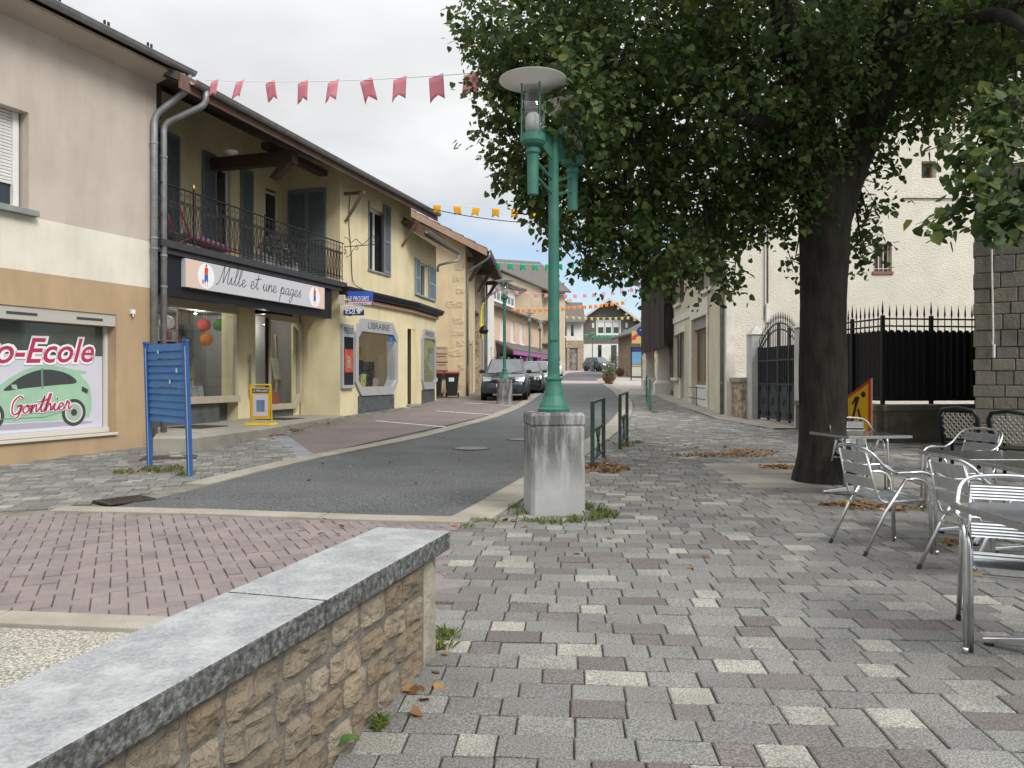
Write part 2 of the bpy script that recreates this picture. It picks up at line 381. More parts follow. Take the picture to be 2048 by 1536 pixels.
# extra asphalt wedge at the near end of the road
wd = MB(); pts = [G(180, 1017), G(473, 1026), G(781, 1037), G(915, 1038), RRc[3], RLc[3], RLc[1]]
wd.add([(p[0], p[1], gz(p[1]) + .0085) for p in pts], [tuple(range(len(pts)))]); o = wd.build('road_end', M_asph, recalc=False); struct(o)
# gravel patch by the wall
gv = MB(); pts = [(-7, 1.0), (-1.2, 1.0), (-1.1, 4.3), (-6.5, 4.95)]; gv.add([(p[0], p[1], gz(p[1]) + .006) for p in pts], [(0, 1, 2, 3)]); struct(gv.build('gravel_path', M_gravel, recalc=False))

# ------------------------------------------------------------------ pavers
def paver_mesh(lx, ly, h, c, tone, name):
    mb = MB(); mb.tone = tone; a, b = lx / 2, ly / 2
    vs = [(-a, -b, 0), (a, -b, 0), (a, b, 0), (-a, b, 0), (-a, -b, h - c), (a, -b, h - c), (a, b, h - c), (-a, b, h - c)]
    vs += [(x * (1 - c / a), y * (1 - c / b), h) for x, y in ((-a, -b), (a, -b), (a, b), (-a, b))]
    fs = [(0, 1, 5, 4), (1, 2, 6, 5), (2, 3, 7, 6), (3, 0, 4, 7), (4, 5, 9, 8), (5, 6, 10, 9), (6, 7, 11, 10), (7, 4, 8, 11), (8, 9, 10, 11)]
    mb.add(vs, fs); return mb
PM = {}
def paving(root_name, cells, m, h, ch, part_name, nparts, stuff_name):
    # cells: (x, y, rz, lx, ly, tone). The nparts that show largest become objects of their own
    root = empty(root_name); struct(root)
    def score(c):
        x, y = c[0], c[1]
        if y < 1.2 or abs(x) > y * .70: return -1
        if y < 3.0 * .98 and (CAMH / y * FPX) > 800: return -1
        return c[3] * c[4] / y ** 3
    order = sorted(range(len(cells)), key=lambda i: -score(cells[i])); pick = set(order[:nparts])
    mb = MB()
    for i, (x, y, rz, lx, ly, tone) in enumerate(cells):
        s_ = (gz(y + .05) - gz(y - .05)) / .1; jz = R.uniform(-.005, .004)
        if i in pick:
            k = (round(lx, 3), round(ly, 3), tone, part_name)
            if k not in PM:
                PM[k] = paver_mesh(lx, ly, h, ch, tone, part_name).mesh(part_name, recalc=False); PM[k].materials.append(m)
            o = lnk(bpy.data.objects.new(part_name, PM[k])); o.parent = root; o.location = (x, y, gz(y) - .012 + jz); o.rotation_euler = (math.atan(s_) + R.uniform(-.014, .014), R.uniform(-.012, .012), rz + R.uniform(-.011, .011))
        else:
            pm = paver_mesh(lx, ly, h, ch, tone, part_name); c, k = math.cos(rz), math.sin(rz); mb.tone = tone
            mb.add([(x + c * p[0] - k * p[1], y + k * p[0] + c * p[1], gz(y + k * p[0] + c * p[1]) - .012 + jz + p[2]) for p in pm.v], pm.f)
    if mb.v: o = mb.build(stuff_name, m, root, recalc=False); stuff(o)
    return root
def rows(poly, ang, pitch, lens, wts, joint, ylim, skip=()):
    c, k = math.cos(ang), math.sin(ang); cells = []
    lo = [1e9, 1e9]; hi = [-1e9, -1e9]
    for x, y in poly:
        u, v = c * x + k * y, -k * x + c * y
        lo = [min(lo[0], u), min(lo[1], v)]; hi = [max(hi[0], u), max(hi[1], v)]
    v = lo[1] - .1; last = 0
    while v < hi[1] + .2:
        u = lo[0] - R.uniform(0, .4)
        while u < hi[0] + .2:
            l = R.choices(lens, wts)[0]; uc, vc = u + l / 2, v + pitch / 2; x, y = c * uc - k * vc, k * uc + c * vc
            if y < ylim and inside((x, y), poly) and not any(inside((x, y), s) for s in skip):
                t = R.random(); t = round(t * 20) / 20
                if .82 <= t and last >= .82: t = R.choice([.1, .4, .55])
                last = t; cells.append((x, y, ang, l - joint, pitch - joint, max(.01, t)))
            u += l
        v += pitch
    return cells
wall_r = lambda y: -.332 + (y - 3.94) * .2765
TREE = (4.19, 10.3)
tree_pit = [(3.0, 9.75), (5.2, 9.75), (5.2, 12.0), (3.0, 12.0)]
terr = [(wall_r(1.1) - .12, 1.1), (wall_r(4.0) - .1, 4.0), G(860, 1098), G(930, 1050), G(1000, 1015), G(1060, 980), G(1150, 925), G(1215, 880), G(1256, 848), G(1266, 815), G(1258, 795), G(1238, 780), G(1222, 770),
        (8.2, 50), (7.0, 42), (6.25, 33), (5.5, 22), (6.0, 18.3), (6.6, 15), (9.6, 15.1), (9.6, 1.1)]
cells = rows(terr, math.radians(-4), .18, [.16, .2, .24, .3], [2, 3, 3, 3], .008, 34, [tree_pit])
paving('terrace_paving', cells, M_paver, .024, .005, 'paver', 300, 'distant_pavers')
# herringbone blocks between the kerbs on the left
pinkp = [G(-60, 1035), G(130, 1026), G(473, 1032), G(781, 1044), G(920, 1046), (-.42, 4.3), (-1.0, 4.4), (-6.6, 5.02)]
hb = []; a_ = math.radians(27); wv = .107
for i in range(-110, 60):
    for j in range(-60, 110):
        # 90-degree herringbone on a square grid: each block covers two cells
        k = (i - j) % 4
        if k == 0: uc, vc, l1, l2 = (i + 1) * wv, (j + .5) * wv, 2 * wv, wv
        elif k == 2 + 1: uc, vc, l1, l2 = (i + .5) * wv, (j + 1) * wv, wv, 2 * wv
        else: continue
        c, s_ = math.cos(a_), math.sin(a_); vc += 4.2; x, y = c * uc - s_ * (vc - 6) , s_ * uc + c * (vc - 6) + 6
        if inside((x, y), pinkp): hb.append((x, y, a_, l1 - .0065, l2 - .0065, max(.01, round(R.random() * 12) / 12)))
paving('mauve_paving', hb, M_pink, .022, .005, 'block', 300, 'farther_blocks')
# left pavement: mixed setts up to the pale stripe, then along the shop fronts
A0, B0 = (-7.9, 11.9), (-6.84, 14.78)
kerb_out = [(p[0] - .3, p[1]) for p in kl]
lp = [G(-220, 1034), G(60, 1022), G(200, 1005), G(320, 978), G(450, 948), G(556, 927), G(606, 914), G(566, 874), (-5.0, 18.5), (-4.65, 21.6), (-3.0, 26.5), (-2.5, 29.5), (-2.6, 31.5),
      (-3.05, 29.5), (-3.45, 26.2), (-4.85, 21.5), (-6.3, 14.6), (-6.9, 14.5), (-7.75, 11.9), (-9.6, 7.1)]
cells = rows(lp, math.radians(17), .17, [.16, .2, .25], [2, 3, 2], .008, 34)
cells = [c[:5] + ((.95,) if R.random() < .16 else (c[5],)) for c in cells]
paving('left_pavement', cells, M_paver, .022, .004, 'sett', 0, 'small_setts')
# parking bays and the pale sett stripe
bay_in = [G(600, 917), G(700, 894), G(849, 861), G(950, 838), G(1003, 822), G(1040, 804)] + [(1.6, 36), (2.7, 50), (3.1, 60)]
bay_out = [G(560, 882), G(620, 862), G(700, 845), G(800, 825), G(880, 805), (-2.1, 32)] + [(-1.4, 38), (-.6, 50), (.5, 60)]
struct(sheet('parking_bays', resample(bay_out, 40), resample(bay_in, 40), M_bay, .005))
st = MB()
for i in range(9):
    t0, t1 = i / 9 + .006, (i + 1) / 9 - .006; a, b = G(545, 873), G(597, 918)
    p = [(a[0] + (b[0] - a[0]) * t, a[1] + (b[1] - a[1]) * t) for t in (t0, t1)]
    st.hexa([(x, y, gz(y) + z) for z in (-.02, .012) for x, y in ((p[0][0], p[0][1]), (p[0][0] + .3, p[0][1] + .1), (p[1][0] + .3, p[1][1] + .1), (p[1][0], p[1][1]))])
struct(st.build('pale_sett_stripe', M_pale, bevel=.004))
for (a, b) in ((G(752, 842), G(905, 856)), (G(872, 822), G(998, 831)), (G(930, 806), G(1040, 812))):
    ln = MB(); nx_, ny_ = b[1] - a[1], -(b[0] - a[0]); l = math.hypot(nx_, ny_); nx_, ny_ = nx_ / l * .06, ny_ / l * .06
    ln.add([(x, y, gz(y) + .0095) for x, y in ((a[0] - nx_, a[1] - ny_), (b[0] - nx_, b[1] - ny_), (b[0] + nx_, b[1] + ny_), (a[0] + nx_, a[1] + ny_))], [(0, 1, 2, 3)])
    struct(ln.build('bay_line', M_white, recalc=False))
# right verge slab along the houses and the far pavements
struct(sheet('house_slab_path', [(5.55, 20.5), (5.6, 22), (5.75, 26), (5.95, 30), (6.2, 33)], [(6.25, 20.5), (6.2, 22), (6.45, 26), (6.7, 30), (6.9, 33)], M_conc, .016))
struct(sheet('gate_slab_path', [(6.05, 18), (5.6, 20.5)], [(6.75, 18), (6.6, 20.5)], M_conc, .017))
struct(sheet('far_pavement', [G(1262, 803), (4.6, 33), (4.85, 38), (6.0, 50), (8.0, 62), (9.5, 72), (13.5, 80)], [(6.5, 28), (6.9, 33), (7.4, 38), (8.6, 50), (10.5, 62), (14, 72), (20, 80)], mat('pale_far_setts', (.4, .36, .32), (.29, .265, .24), 3.0, .9, bump=.4, bscale=30, speck=((.75, .75, .75), (1.2, 1.2, 1.2)), spscale=14), .003))
struct(sheet('far_square', [(-.5, 62), (1.2, 70), (2.5, 80), (2, 96)], [(4.0, 62), (4.6, 70), (6.2, 82), (14, 97)], mat('far_square_paving', (.36, .32, .29), (.28, .25, .23), .6, .9, speck=((.8, .8, .8), (1.15, 1.15, 1.15)), spscale=8), .012))
# zebra-like pale band across the road
zb = MB(); zb.add([(x, y, gz(y) + .009) for x, y in ((2.5, 49), (6.5, 48), (7.2, 53), (3.0, 54.5))], [(0, 1, 2, 3)]); struct(zb.build('raised_crossing', mat('crossing_paving', (.3, .24, .24), (.36, .3, .29), 1.0, .9), recalc=False))
# ------------------------------------------------------------------ stoop in front of the bookshop
st = MB(); sp = [(-6.3, 13.5), (-5.62, 13.5), (-5.15, 15.8), (-4.72, 21.55), (-6.6, 23.0), (-9.0, 15.6), (-6.86, 14.85)]
for i, (a, b) in enumerate(zip(sp, sp[1:] + sp[:1])): pass
st.prism(sp, 2, -.1, .385); ORG['@concrete_stoop'] = (-6.0, 17.0, 0.0)
stoop = st.build('concrete_stoop', M_conc, bevel=.012); stoop.location = (-6.0, 17.0, 0.0)
tag(stoop, 'worn concrete stoop slab under the bookshop front, stepping down to the setts', 'step')
# manholes and gully
def disc_thing(name, label, px, py, r, m, ring=True):
    x, y = G(px, py); t = thing(name, label, 'manhole', (x, y, gz(y)))
    mb = MB(xform((x, y, gz(y)))); mb.lathe([(r, -.02), (r, .009), (r - .015, .012), (r - .05, .012), (r - .055, .008), (r - .06, .008)], 28); mb.build('rim', M_iron, t, recalc=False)
    mb = MB(xform((x, y, gz(y)))); mb.lathe([(r - .062, -.02), (r - .062, .011), (0.001, .012)], 28); mb.build('cover', m, t, recalc=False)
disc_thing('manhole_cover', 'round pale manhole cover in the asphalt, the closer of two', 943, 897, .36, mat('manhole_fill', (.2, .19, .18), (.12, .12, .12), 20, .7, bump=.6, bscale=40))
disc_thing('manhole_cover', 'round manhole cover in the asphalt beside the lamp pedestal', 1046, 879, .33, mat('manhole_fill', (.2, .19, .18)))
t = thing('drain_grate', 'rusty iron gully grate in the corner between kerb and asphalt', 'drain', (-4.42, 8.78, 0)); gx, gy = -4.42, 8.78
T = xform((gx, gy, gz(gy) + .006), math.radians(51), .8); mb = MB(T)
mb.box(-.33, .33, -.25, -.21, 0, .026).box(-.33, .33, .21, .25, 0, .026).box(-.33, -.3, -.21, .21, 0, .026).box(.3, .33, -.21, .21, 0, .026); mb.build('frame', M_iron, t)
for i in range(9):
    mb = MB(T); a = -.27 + i * .066; mb.box(a, a + .028, -.21, .21, .0, .02); mb.build('bar', M_iron, t)
mb = MB(T); mb.box(-.3, .3, -.21, .21, .002, .006); mb.build('pit_shade_sheet', mat('pit_shade', (.01, .01, .01)), t)  # flat sheet under the bars, its near-black colour painted as the drain's shade
x, y = G(340, 916); mb = MB(xform((x, y, gz(y)), math.radians(17))); mb.box(-.42, .42, -.32, .32, -.01, .016); o = mb.build('access_cover', M_iron); recenter(o); tag(o, 'dark square iron access cover in the setts behind the blue board', 'manhole')
for (px, py, l) in ((395, 854, 'dark rectangular doormat on the stoop by the left shop window'), (560, 838, 'dark doormat on the stoop behind the yellow newspaper stand')):
    Y = (CAMH - .385) * FPX / (py - HORY); x = (px - 1024) / FPX * Y
    mb = MB(xform((x, Y, .386), math.radians(-16))); mb.box(-.45, .45, -.45, .45, 0, .012); o = mb.build('doormat', mat('doormat', (.06, .045, .04), (.03, .025, .02), 30, .95, bump=.8, bscale=200)); recenter(o); tag(o, l, 'doormat')
# concrete slab round the tree
mb = MB(); n = 7
for i, (x0, x1, y0, y1) in enumerate(((2.95, 4.1, 9.72, 10.9), (4.12, 5.25, 9.72, 10.9), (2.95, 4.1, 10.92, 12.0), (4.12, 5.25, 10.92, 12.0))):
    mb.hexa([(x, y, gz(y) + z) for z in (-.03, .012 + .003 * i) for x, y in ((x0, y0), (x1, y0), (x1, y1), (x0, y1))])
struct(mb.build('tree_pit_slab', M_conc, bevel=.008))

# ------------------------------------------------------------------ the low wall in the foreground
M_cap = mat('weathered_grey_limestone', (.30, .308, .312), (.235, .242, .246), 3.0, .85, bump=.9, bscale=48, speck=((.78, .78, .78), (1.06, 1.06, 1.06)), spscale=90, dirt=(.43, .435, .435), dscale=(4.5, 4.5, 4.5), damt=.7)
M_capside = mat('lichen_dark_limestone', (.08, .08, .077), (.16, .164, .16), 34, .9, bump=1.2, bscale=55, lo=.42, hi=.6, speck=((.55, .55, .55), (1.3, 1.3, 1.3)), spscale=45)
M_stone = mat('buff_rubble_stone', (.3, .22, .14), (.22, .17, .115), 9.0, .95, bump=2.2, bscale=38, detail=9, tone=[(0, (.2, .155, .105)), (.25, (.28, .228, .16)), (.5, (.225, .185, .138)), (.75, (.3, .25, .185))], dirt=(.1, .09, .075), dscale=(5, 5, 5), damt=.8)
M_mortar = mat('dark_mortar', (.2, .18, .15), (.11, .1, .088), 14, .95, bump=1.2, bscale=60)
wu = Vector((.2665, .9638)); wn_ = Vector((.9638, -.2665)); we = Vector((-.54, 4.0))      # centre of the far end; runs towards and past the camera
WF = Fr(we.x + wn_.x * .16, we.y + wn_.y * .16, -wu.x, -wu.y, -1)                         # right face: u from the far end towards the camera
wall = thing('garden_wall', 'low rubble stone wall with thick grey limestone coping running past the terrace', 'wall', (we.x, we.y, 0))
mb = MB(WF); mb.box(.16, 4.6, -.32, -.009, -.05, .556); core = mb.build('core', M_mortar, wall)
R2 = random.Random(5); rowz = [(0.0, .13), (.13, .27), (.27, .4), (.4, .552)]
from mathutils import noise as mnoise
def rough_stone(mb, u0, u1, z0, z1, d, tone, rr, out_=.03, nu=7, nz=5):
    mb.tone = tone; g = .008; u0 += g; u1 -= g; z0 += g * .8; z1 -= g * .8; sd_ = Vector((rr.uniform(0, 99), rr.uniform(0, 99), rr.uniform(0, 99)))
    vs = []; fs = []; mm = nu + 2; kk = nz + 2; cu, cz_ = (u0 + u1) / 2, (z0 + z1) / 2
    sk = rr.uniform(-.12, .12)
    for j in range(kk):
        for i in range(mm):
            fu, fz = i / (mm - 1) * 2 - 1, j / (kk - 1) * 2 - 1
            sq = 1 - .10 * (fu * fu) * (fz * fz) - .05 * rr.random() * (abs(fu) > .9 or abs(fz) > .9)          # knocked-off corners
            u = cu + (u1 - u0) / 2 * fu * sq; z = cz_ + (z1 - z0) / 2 * fz * sq + sk * (u - cu) * .5
            e = max(0.0, 1 - max(abs(fu), abs(fz)) ** 6)
            n_ = mnoise.fractal(Vector((u * 13, z * 17, 0)) + sd_, 1.0, 2.1, 4)
            vs.append((u, d - .006 + e * (out_ * (.55 + .75 * n_)), z))
    n0 = len(vs)
    per = [i for i in range(mm)] + [j * mm + mm - 1 for j in range(1, kk)] + [(kk - 1) * mm + i for i in range(mm - 2, -1, -1)] + [j * mm for j in range(kk - 2, 0, -1)]
    vs += [(vs[i][0], d - .05, vs[i][2]) for i in per]
    for j in range(kk - 1):
        for i in range(mm - 1): a = j * mm + i; fs.append((a, a + 1, a + mm + 1, a + mm))
    for q in range(len(per)): fs.append((per[q], n0 + q, n0 + (q + 1) % len(per), per[(q + 1) % len(per)]))
    return mb.add(vs, fs)
for z0, z1 in rowz:
    u = .17
    while u < 3.2:
        l = R2.uniform(.15, .36); a, b = z0 + R2.uniform(-.012, .012), z1 + R2.uniform(-.012, .012)
        if z1 > .55: b = z1
        if z0 == 0: a = -.03
        mb = MB(WF); rough_stone(mb, u, u + l, a, b, .0, R2.choice([.1, .3, .6, .8]), R2, .03); mb.build('stone', M_stone, wall, smooth=False); u += l
mb = MB(WF); rough_stone(mb, .0, .165, -.03, .553, .002, .8, R2, .012, 2, 8); o = mb.build('end_stone', mat('pale_dressed_stone', (.36, .33, .27), (.26, .235, .19), 6, .9, bump=1.2, bscale=40, dirt=(.14, .13, .1), dscale=(4, 4, 4), damt=.6), wall)
mb = MB(WF); mb.box(0, .165, -.32, -.004, -.03, .553); mb.build('end_block', MATS['pale_dressed_stone'], wall, bevel=.01)
for (a, b) in ((-.075, 1.215), (1.225, 2.75), (2.76, 4.4)):
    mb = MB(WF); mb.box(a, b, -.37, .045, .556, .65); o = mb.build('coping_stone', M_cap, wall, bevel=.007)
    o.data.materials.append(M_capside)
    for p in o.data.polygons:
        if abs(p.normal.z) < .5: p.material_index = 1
# ------------------------------------------------------------------ facade materials
def plaster(name, c, k=.88, b=.45, bs=60, dirt=None, damt=.42): return mat(name, c, tuple(q * k for q in c), 1.4, .92, bump=b, bscale=bs, spec=.15, dirt=dirt or tuple(q * .62 for q in c), dscale=(1.6, 1.6, .28), damt=damt)
P_mauve = plaster('mauve_render', (.53, .462, .405)); P_cream = plaster('cream_render', (.72, .68, .585)); P_tan = plaster('tan_render', (.45, .325, .2))
P_yel = plaster('pale_yellow_render', (.71, .62, .4), damt=.4); P_yel2 = plaster('warm_yellow_render', (.68, .55, .36), damt=.45)
M_zinc = mat('weathered_zinc', (.24, .25, .26), (.34, .35, .36), 6, .5, metal=.55, bump=.1, bscale=30)
M_rooft = mat('slate_grey_tile', (.085, .08, .075), (.13, .115, .1), 5, .85, bump=.8, bscale=25)
M_redt = mat('red_clay_tile', (.22, .095, .065), (.3, .15, .1), 6, .85, bump=.6, bscale=30)
M_wood = mat('dark_brown_timber', (.05, .033, .026), (.085, .055, .042), 6, .8, stretch=(8, 8, 1), bump=.4, bscale=40)
M_fascia = mat('brown_fascia_board', (.13, .08, .062), (.17, .11, .085), 5, .8)
M_black = mat('black_paint', (.012, .013, .018), None, rough=.45); M_black2 = mat('wrought_iron', (.018, .018, .02), (.03, .028, .026), 20, .55, metal=.3)
M_shut = mat('grey_blue_shutter_paint', (.16, .19, .21), (.185, .215, .235), 5, .65); M_wht = mat('white_window_frame', (.74, .75, .74), (.66, .66, .65), 3, .5)
M_pane = mat('dark_window_glass', (.02, .025, .03), None, rough=.04, spec=.8); M_glass = glass('shop_glass', (.86, .89, .88), .035)
M_beige = mat('beige_shop_frame', (.36, .315, .23), (.4, .35, .27), 3, .6); M_grey = mat('grey_shop_frame', (.36, .36, .37), (.33, .33, .34), 3, .5)
M_slate = mat('green_grey_marble', (.06, .07, .07), (.12, .13, .13), 4, .35, stretch=(1, 1, 2), lo=.3, hi=.75)
M_blackp = mat('black_lettering', (.02, .02, .025)); M_print = mat('white_print', (.78, .78, .78)); M_lav = mat('lavender_window_film', (.56, .55, .63), (.6, .59, .66), 2, .35, coat=.3)
M_crim = mat('crimson_lettering', (.42, .035, .1)); M_mint = mat('mint_print', (.30, .48, .34), (.34, .52, .385), 4, .4, coat=.3); M_dk = mat('dark_print', (.05, .055, .055)); M_dark = mat('dark_interior', (.10, .095, .085), (.05, .05, .05), 2, .9)
M_gold = mat('brass', (.5, .33, .1), None, rough=.35, metal=.9); M_pvc = mat('white_roller_slats', (.7, .7, .68), (.62, .62, .6), 3, .5)

def poly_print(name, fr, pts, d, m, parent, th=.0015):
    mb = MB(fr); mb.add([(p[0], d, p[1]) for p in pts], [tuple(range(len(pts)))]); return mb.build(name, m, parent, recalc=False)
def circ(u, z, r, n=26, rz=None): return [(u + r * math.cos(2 * math.pi * i / n), z + (rz or r) * math.sin(2 * math.pi * i / n)) for i in range(n)]
SCR = {'a': ([[(.9, .85), (.55, 1), (.15, .7), (.15, .25), (.4, 0), (.75, .3), (.9, .9), (.85, .25), (1.05, 0), (1.3, .25)]], 1.22),
       'e': ([[(0, .3), (.5, .45), (.75, .75), (.5, 1), (.2, .75), (.2, .25), (.5, 0), (.85, .12), (1.1, .4)]], 1.02),
       'g': ([[(.9, .85), (.5, 1), (.15, .7), (.2, .25), (.5, .1), (.85, .5), (.92, .9), (.75, -.4), (.4, -1), (.05, -.8), (.35, -.35), (1.2, .25)]], 1.15),
       'i': ([[(0, .2), (.3, 1), (.28, .3), (.5, 0), (.8, .25)], [(.5, 1.55), (.56, 1.65)]], .75),
       'l': ([[(0, .2), (.55, 1.4), (.7, 2.2), (.45, 2.25), (.3, 1.2), (.3, .3), (.55, 0), (.85, .3)]], .8),
       'M': ([[(-.5, -.3), (0, 0), (.45, 1.3), (.75, 2.3), (.8, .9), (.85, .1), (1.4, 1.5), (1.8, 2.3), (1.7, 1.), (1.72, .2), (1.95, 0), (2.2, .2)]], 2.15),
       'n': ([[(0, .2), (.22, 1), (.2, 0), (.25, .4), (.55, .92), (.78, .9), (.8, .4), (.9, .05), (1.15, .2)]], 1.08),
       'p': ([[(0, .3), (.28, 1.1), (.12, 0), (0, -1.1), (.2, .4), (.5, .95), (.85, .8), (.8, .3), (.5, .05), (.35, .15), (.7, .08), (1.2, .25)]], 1.15),
       's': ([[(0, .15), (.35, .6), (.5, 1.05), (.55, .6), (.75, .3), (.5, 0), (.2, .08)]], .8),
       't': ([[(.1, .3), (.5, 1.2), (.62, 2), (.45, 1), (.42, .3), (.62, 0), (.95, .3)], [(-.1, 1.3), (.5, 1.4), (1.3, 1.58)]], .9),
       'u': ([[(0, .3), (.2, 1), (.15, .3), (.4, 0), (.7, .3), (.88, 1), (.8, .3), (1.0, 0), (1.25, .25)]], 1.2),
       'o': ([[(.6, 1), (.2, .75), (.15, .25), (.45, 0), (.8, .3), (.8, .8), (.55, 1), (.75, .82), (1.1, .9)]], 1.05),
       'G': ([[(1.35, 1.9), (.9, 2.2), (.3, 1.7), (.1, .9), (.3, .1), (.8, 0), (1.2, .5), (1.25, 1), (.8, .95), (1.35, 1), (1.25, .2), (1.0, -.4), (.5, -.5)]], 1.5),
       'h': ([[(0, .3), (.5, 1.5), (.62, 2.2), (.4, 2.15), (.2, 1), (.15, 0), (.42, .8), (.7, 1), (.82, .6), (.88, .1), (1.15, .2)]], 1.1),
       'r': ([[(0, .2), (.2, .9), (.25, 1.2), (.4, .95), (.62, .95), (.58, .4), (.72, .05), (1.05, .35)]], .95)}
def script_word(name, body, fr, parent, m, u, z, xh, wd, d, slope=0.0, slant=.18, th=.004):
    x = u
    for ch in body:
        if ch == ' ': x += xh * .95; continue
        strokes, adv = SCR[ch]
        for s_ in strokes:
            pts = [(x + xh * (p[0] + slant * p[1]), z + xh * p[1] + (x - u + xh * p[0]) * slope) for p in s_]
            mb = MB(fr); mb.ribbon(catmull(pts, 5), wd, d, d + th); mb.build(name, m, parent)
        x += adv * xh
def shutter(parent, T, u0, u1, z0, z1, d, m, leaves=1, name='shutter'):
    for k in range(leaves):
        a = u0 + (u1 - u0) * k / leaves + .004; b = u0 + (u1 - u0) * (k + 1) / leaves - .004; s_ = .055; mb = MB(T)
        zm = z0 + (z1 - z0) * .45
        mb.box(a, a + s_, d, d + .035, z0, z1).box(b - s_, b, d, d + .035, z0, z1)
        for zz in (z0, zm, z1 - .08): mb.box(a + s_, b - s_, d, d + .035, zz, zz + .08)
        sh = mb.build(name, m, parent); mb = MB(T); n = int((z1 - z0) / .055)
        for i in range(n):
            zz = z0 + .09 + i * .055
            if zz > z1 - .12 or zm - .04 < zz < zm + .08: continue
            mb.hexa([(a + s_, d + .002, zz + .03), (b - s_, d + .002, zz + .03), (b - s_, d + .032, zz - .005), (a + s_, d + .032, zz - .005),
                     (a + s_, d + .002, zz + .04), (b - s_, d + .002, zz + .04), (b - s_, d + .032, zz + .005), (a + s_, d + .032, zz + .005)])
        mb.box(a + s_, b - s_, d - .004, d, z0, z1)
        mb.build('louvres', m, sh)
def window(parent, T, u0, u1, z0, z1, d, fm, mullions=1, name='window', pane=None, fw=.06):
    mb = MB(T); mb.box(u0, u0 + fw, d, d + .06, z0, z1).box(u1 - fw, u1, d, d + .06, z0, z1).box(u0 + fw, u1 - fw, d, d + .06, z0, z0 + fw).box(u0 + fw, u1 - fw, d, d + .06, z1 - fw, z1)
    for i in range(mullions):
        c = u0 + (u1 - u0) * (i + 1) / (mullions + 1); mb.box(c - fw * .7, c + fw * .7, d, d + .062, z0 + fw, z1 - fw)
    wn2 = mb.build(name, fm, parent); ed = [u0 + (u1 - u0) * i / (mullions + 1) for i in range(mullions + 2)]
    for i, (a, b) in enumerate(zip(ed, ed[1:])):
        mb = MB(T); mb.box(a + (fw if i == 0 else fw * .7), b - (fw if i == mullions else fw * .7), d + .015, d + .03, z0 + fw, z1 - fw); mb.build('pane', pane or M_pane, wn2)
    return wn2
def gutter(name, parent, T, u0, u1, d, z, r=.075, m=None):
    mb = MB(T); n = 8; prof = [(d + r * math.cos(a), z + r * math.sin(a)) for a in [math.pi + i * math.pi / n for i in range(n + 1)]]
    prof += [(d + (r - .012) * math.cos(a), z + (r - .012) * math.sin(a)) for a in [2 * math.pi - i * math.pi / n for i in range(n + 1)]]
    mb.prism(prof, 0, u0, u1); mb.tube([(u0, d + r, z), (u1, d + r, z)], .014, 6); g_ = mb.build(name, m or M_zinc, parent)
    mb = MB(T)
    k = u0 + .6
    while k < u1:
        a_ = [math.pi + i * math.pi / n for i in range(n + 1)]
        mb.prism([(d + (r + .004) * math.cos(a), z + (r + .004) * math.sin(a)) for a in a_] + [(d + r * math.cos(a), z + r * math.sin(a)) for a in a_[::-1]], 0, k, k + .03); k += .95
    if mb.v: mb.build('gutter_bracket', M_zinc, g_)
    return g_
def pipe(name, parent, pts, r=.055, m=None, collars=()):
    mb = MB(); mb.tube(fillet(pts, .16, 6), r, 12); p = mb.build(name, m or M_zinc, parent, smooth=True)
    for (x, y, z) in collars: mb = MB(xform((x, y, z))); mb.lathe([(r + .002, -.02), (r + .012, -.018), (r + .012, .018), (r + .002, .02)], 12); mb.build('pipe_collar', m or M_zinc, p)
    return p

# ------------------------------------------------------------------ A: mauve, cream and tan building with the driving school
FA = Fr(-7.9, 11.9, .374, 1.0, 1); UA = 3.07
A = thing('driving_school_building', 'two storey building banded mauve, cream and tan with a driving school window', 'building', (-7.4, 13.2, 0))
wz0, wz1, wu0, wu1 = .465, 2.585, -2.3, 2.146
mb = MB(FA); mb.wall(-9, UA, -.15, 3.15, [(wu0, wu1, wz0, wz1)], .28); mb.build('ground_floor_wall', P_tan, A)
mb = MB(FA); mb.wall(-9, UA, 3.15, 4.03, []); mb.build('cream_band', P_cream, A)
mb = MB(FA); mb.wall(-9, UA, 4.03, 7.35, [(-1.4, .46, 4.13, 5.69)], .25); mb.build('upper_wall', P_mauve, A)
mb = MB(FA); mb.box(-9, UA - .002, -9, -.3, -.1, 7.3); mb.build('body', P_mauve, A)
mb = MB(FA); mb.quad((UA, 0, -.1), (UA, -.31, -.1), (UA, -.31, 7.3), (UA, 0, 7.3)); mb.build('end_wall', P_mauve, A)
mb = MB(FA); mb.hexa([(-9.3, .56, 7.26), (3.35, .56, 7.26), (3.35, -4.6, 9.5), (-9.3, -4.6, 9.5), (-9.3, .56, 7.42), (3.35, .56, 7.42), (3.35, -4.6, 9.66), (-9.3, -4.6, 9.66)])
mb.hexa([(-9.3, -9.6, 7.2), (3.35, -9.6, 7.2), (3.35, -4.605, 9.5), (-9.3, -4.605, 9.5), (-9.3, -9.6, 7.36), (3.35, -9.6, 7.36), (3.35, -4.605, 9.66), (-9.3, -4.605, 9.66)]); roofA = mb.build('roof', M_rooft, A)
for i in range(7):
    mb = MB(FA); u = -3.2 + i * .93; mb.box(u, u + .03, .47, .5, 7.44, 7.53).box(u + .08, u + .11, .47, .5, 7.44, 7.53); mb.build('snow_hook', M_black2, roofA)
mb = MB(FA); mb.hexa([(-9.2, .46, 7.2), (UA, .46, 7.2), (UA, -.02, 7.08), (-9.2, -.02, 7.08), (-9.2, .46, 7.25), (UA, .46, 7.25), (UA, -.02, 7.25), (-9.2, -.02, 7.25)]); mb.build('plastered_soffit', P_mauve, A)
mb = MB(FA); mb.box(UA, 3.33, -.1, .46, 7.16, 7.24).box(UA + .02, 3.3, -.3, -.1, 6.5, 7.16); mb.build('eave_boards', M_wood, A)
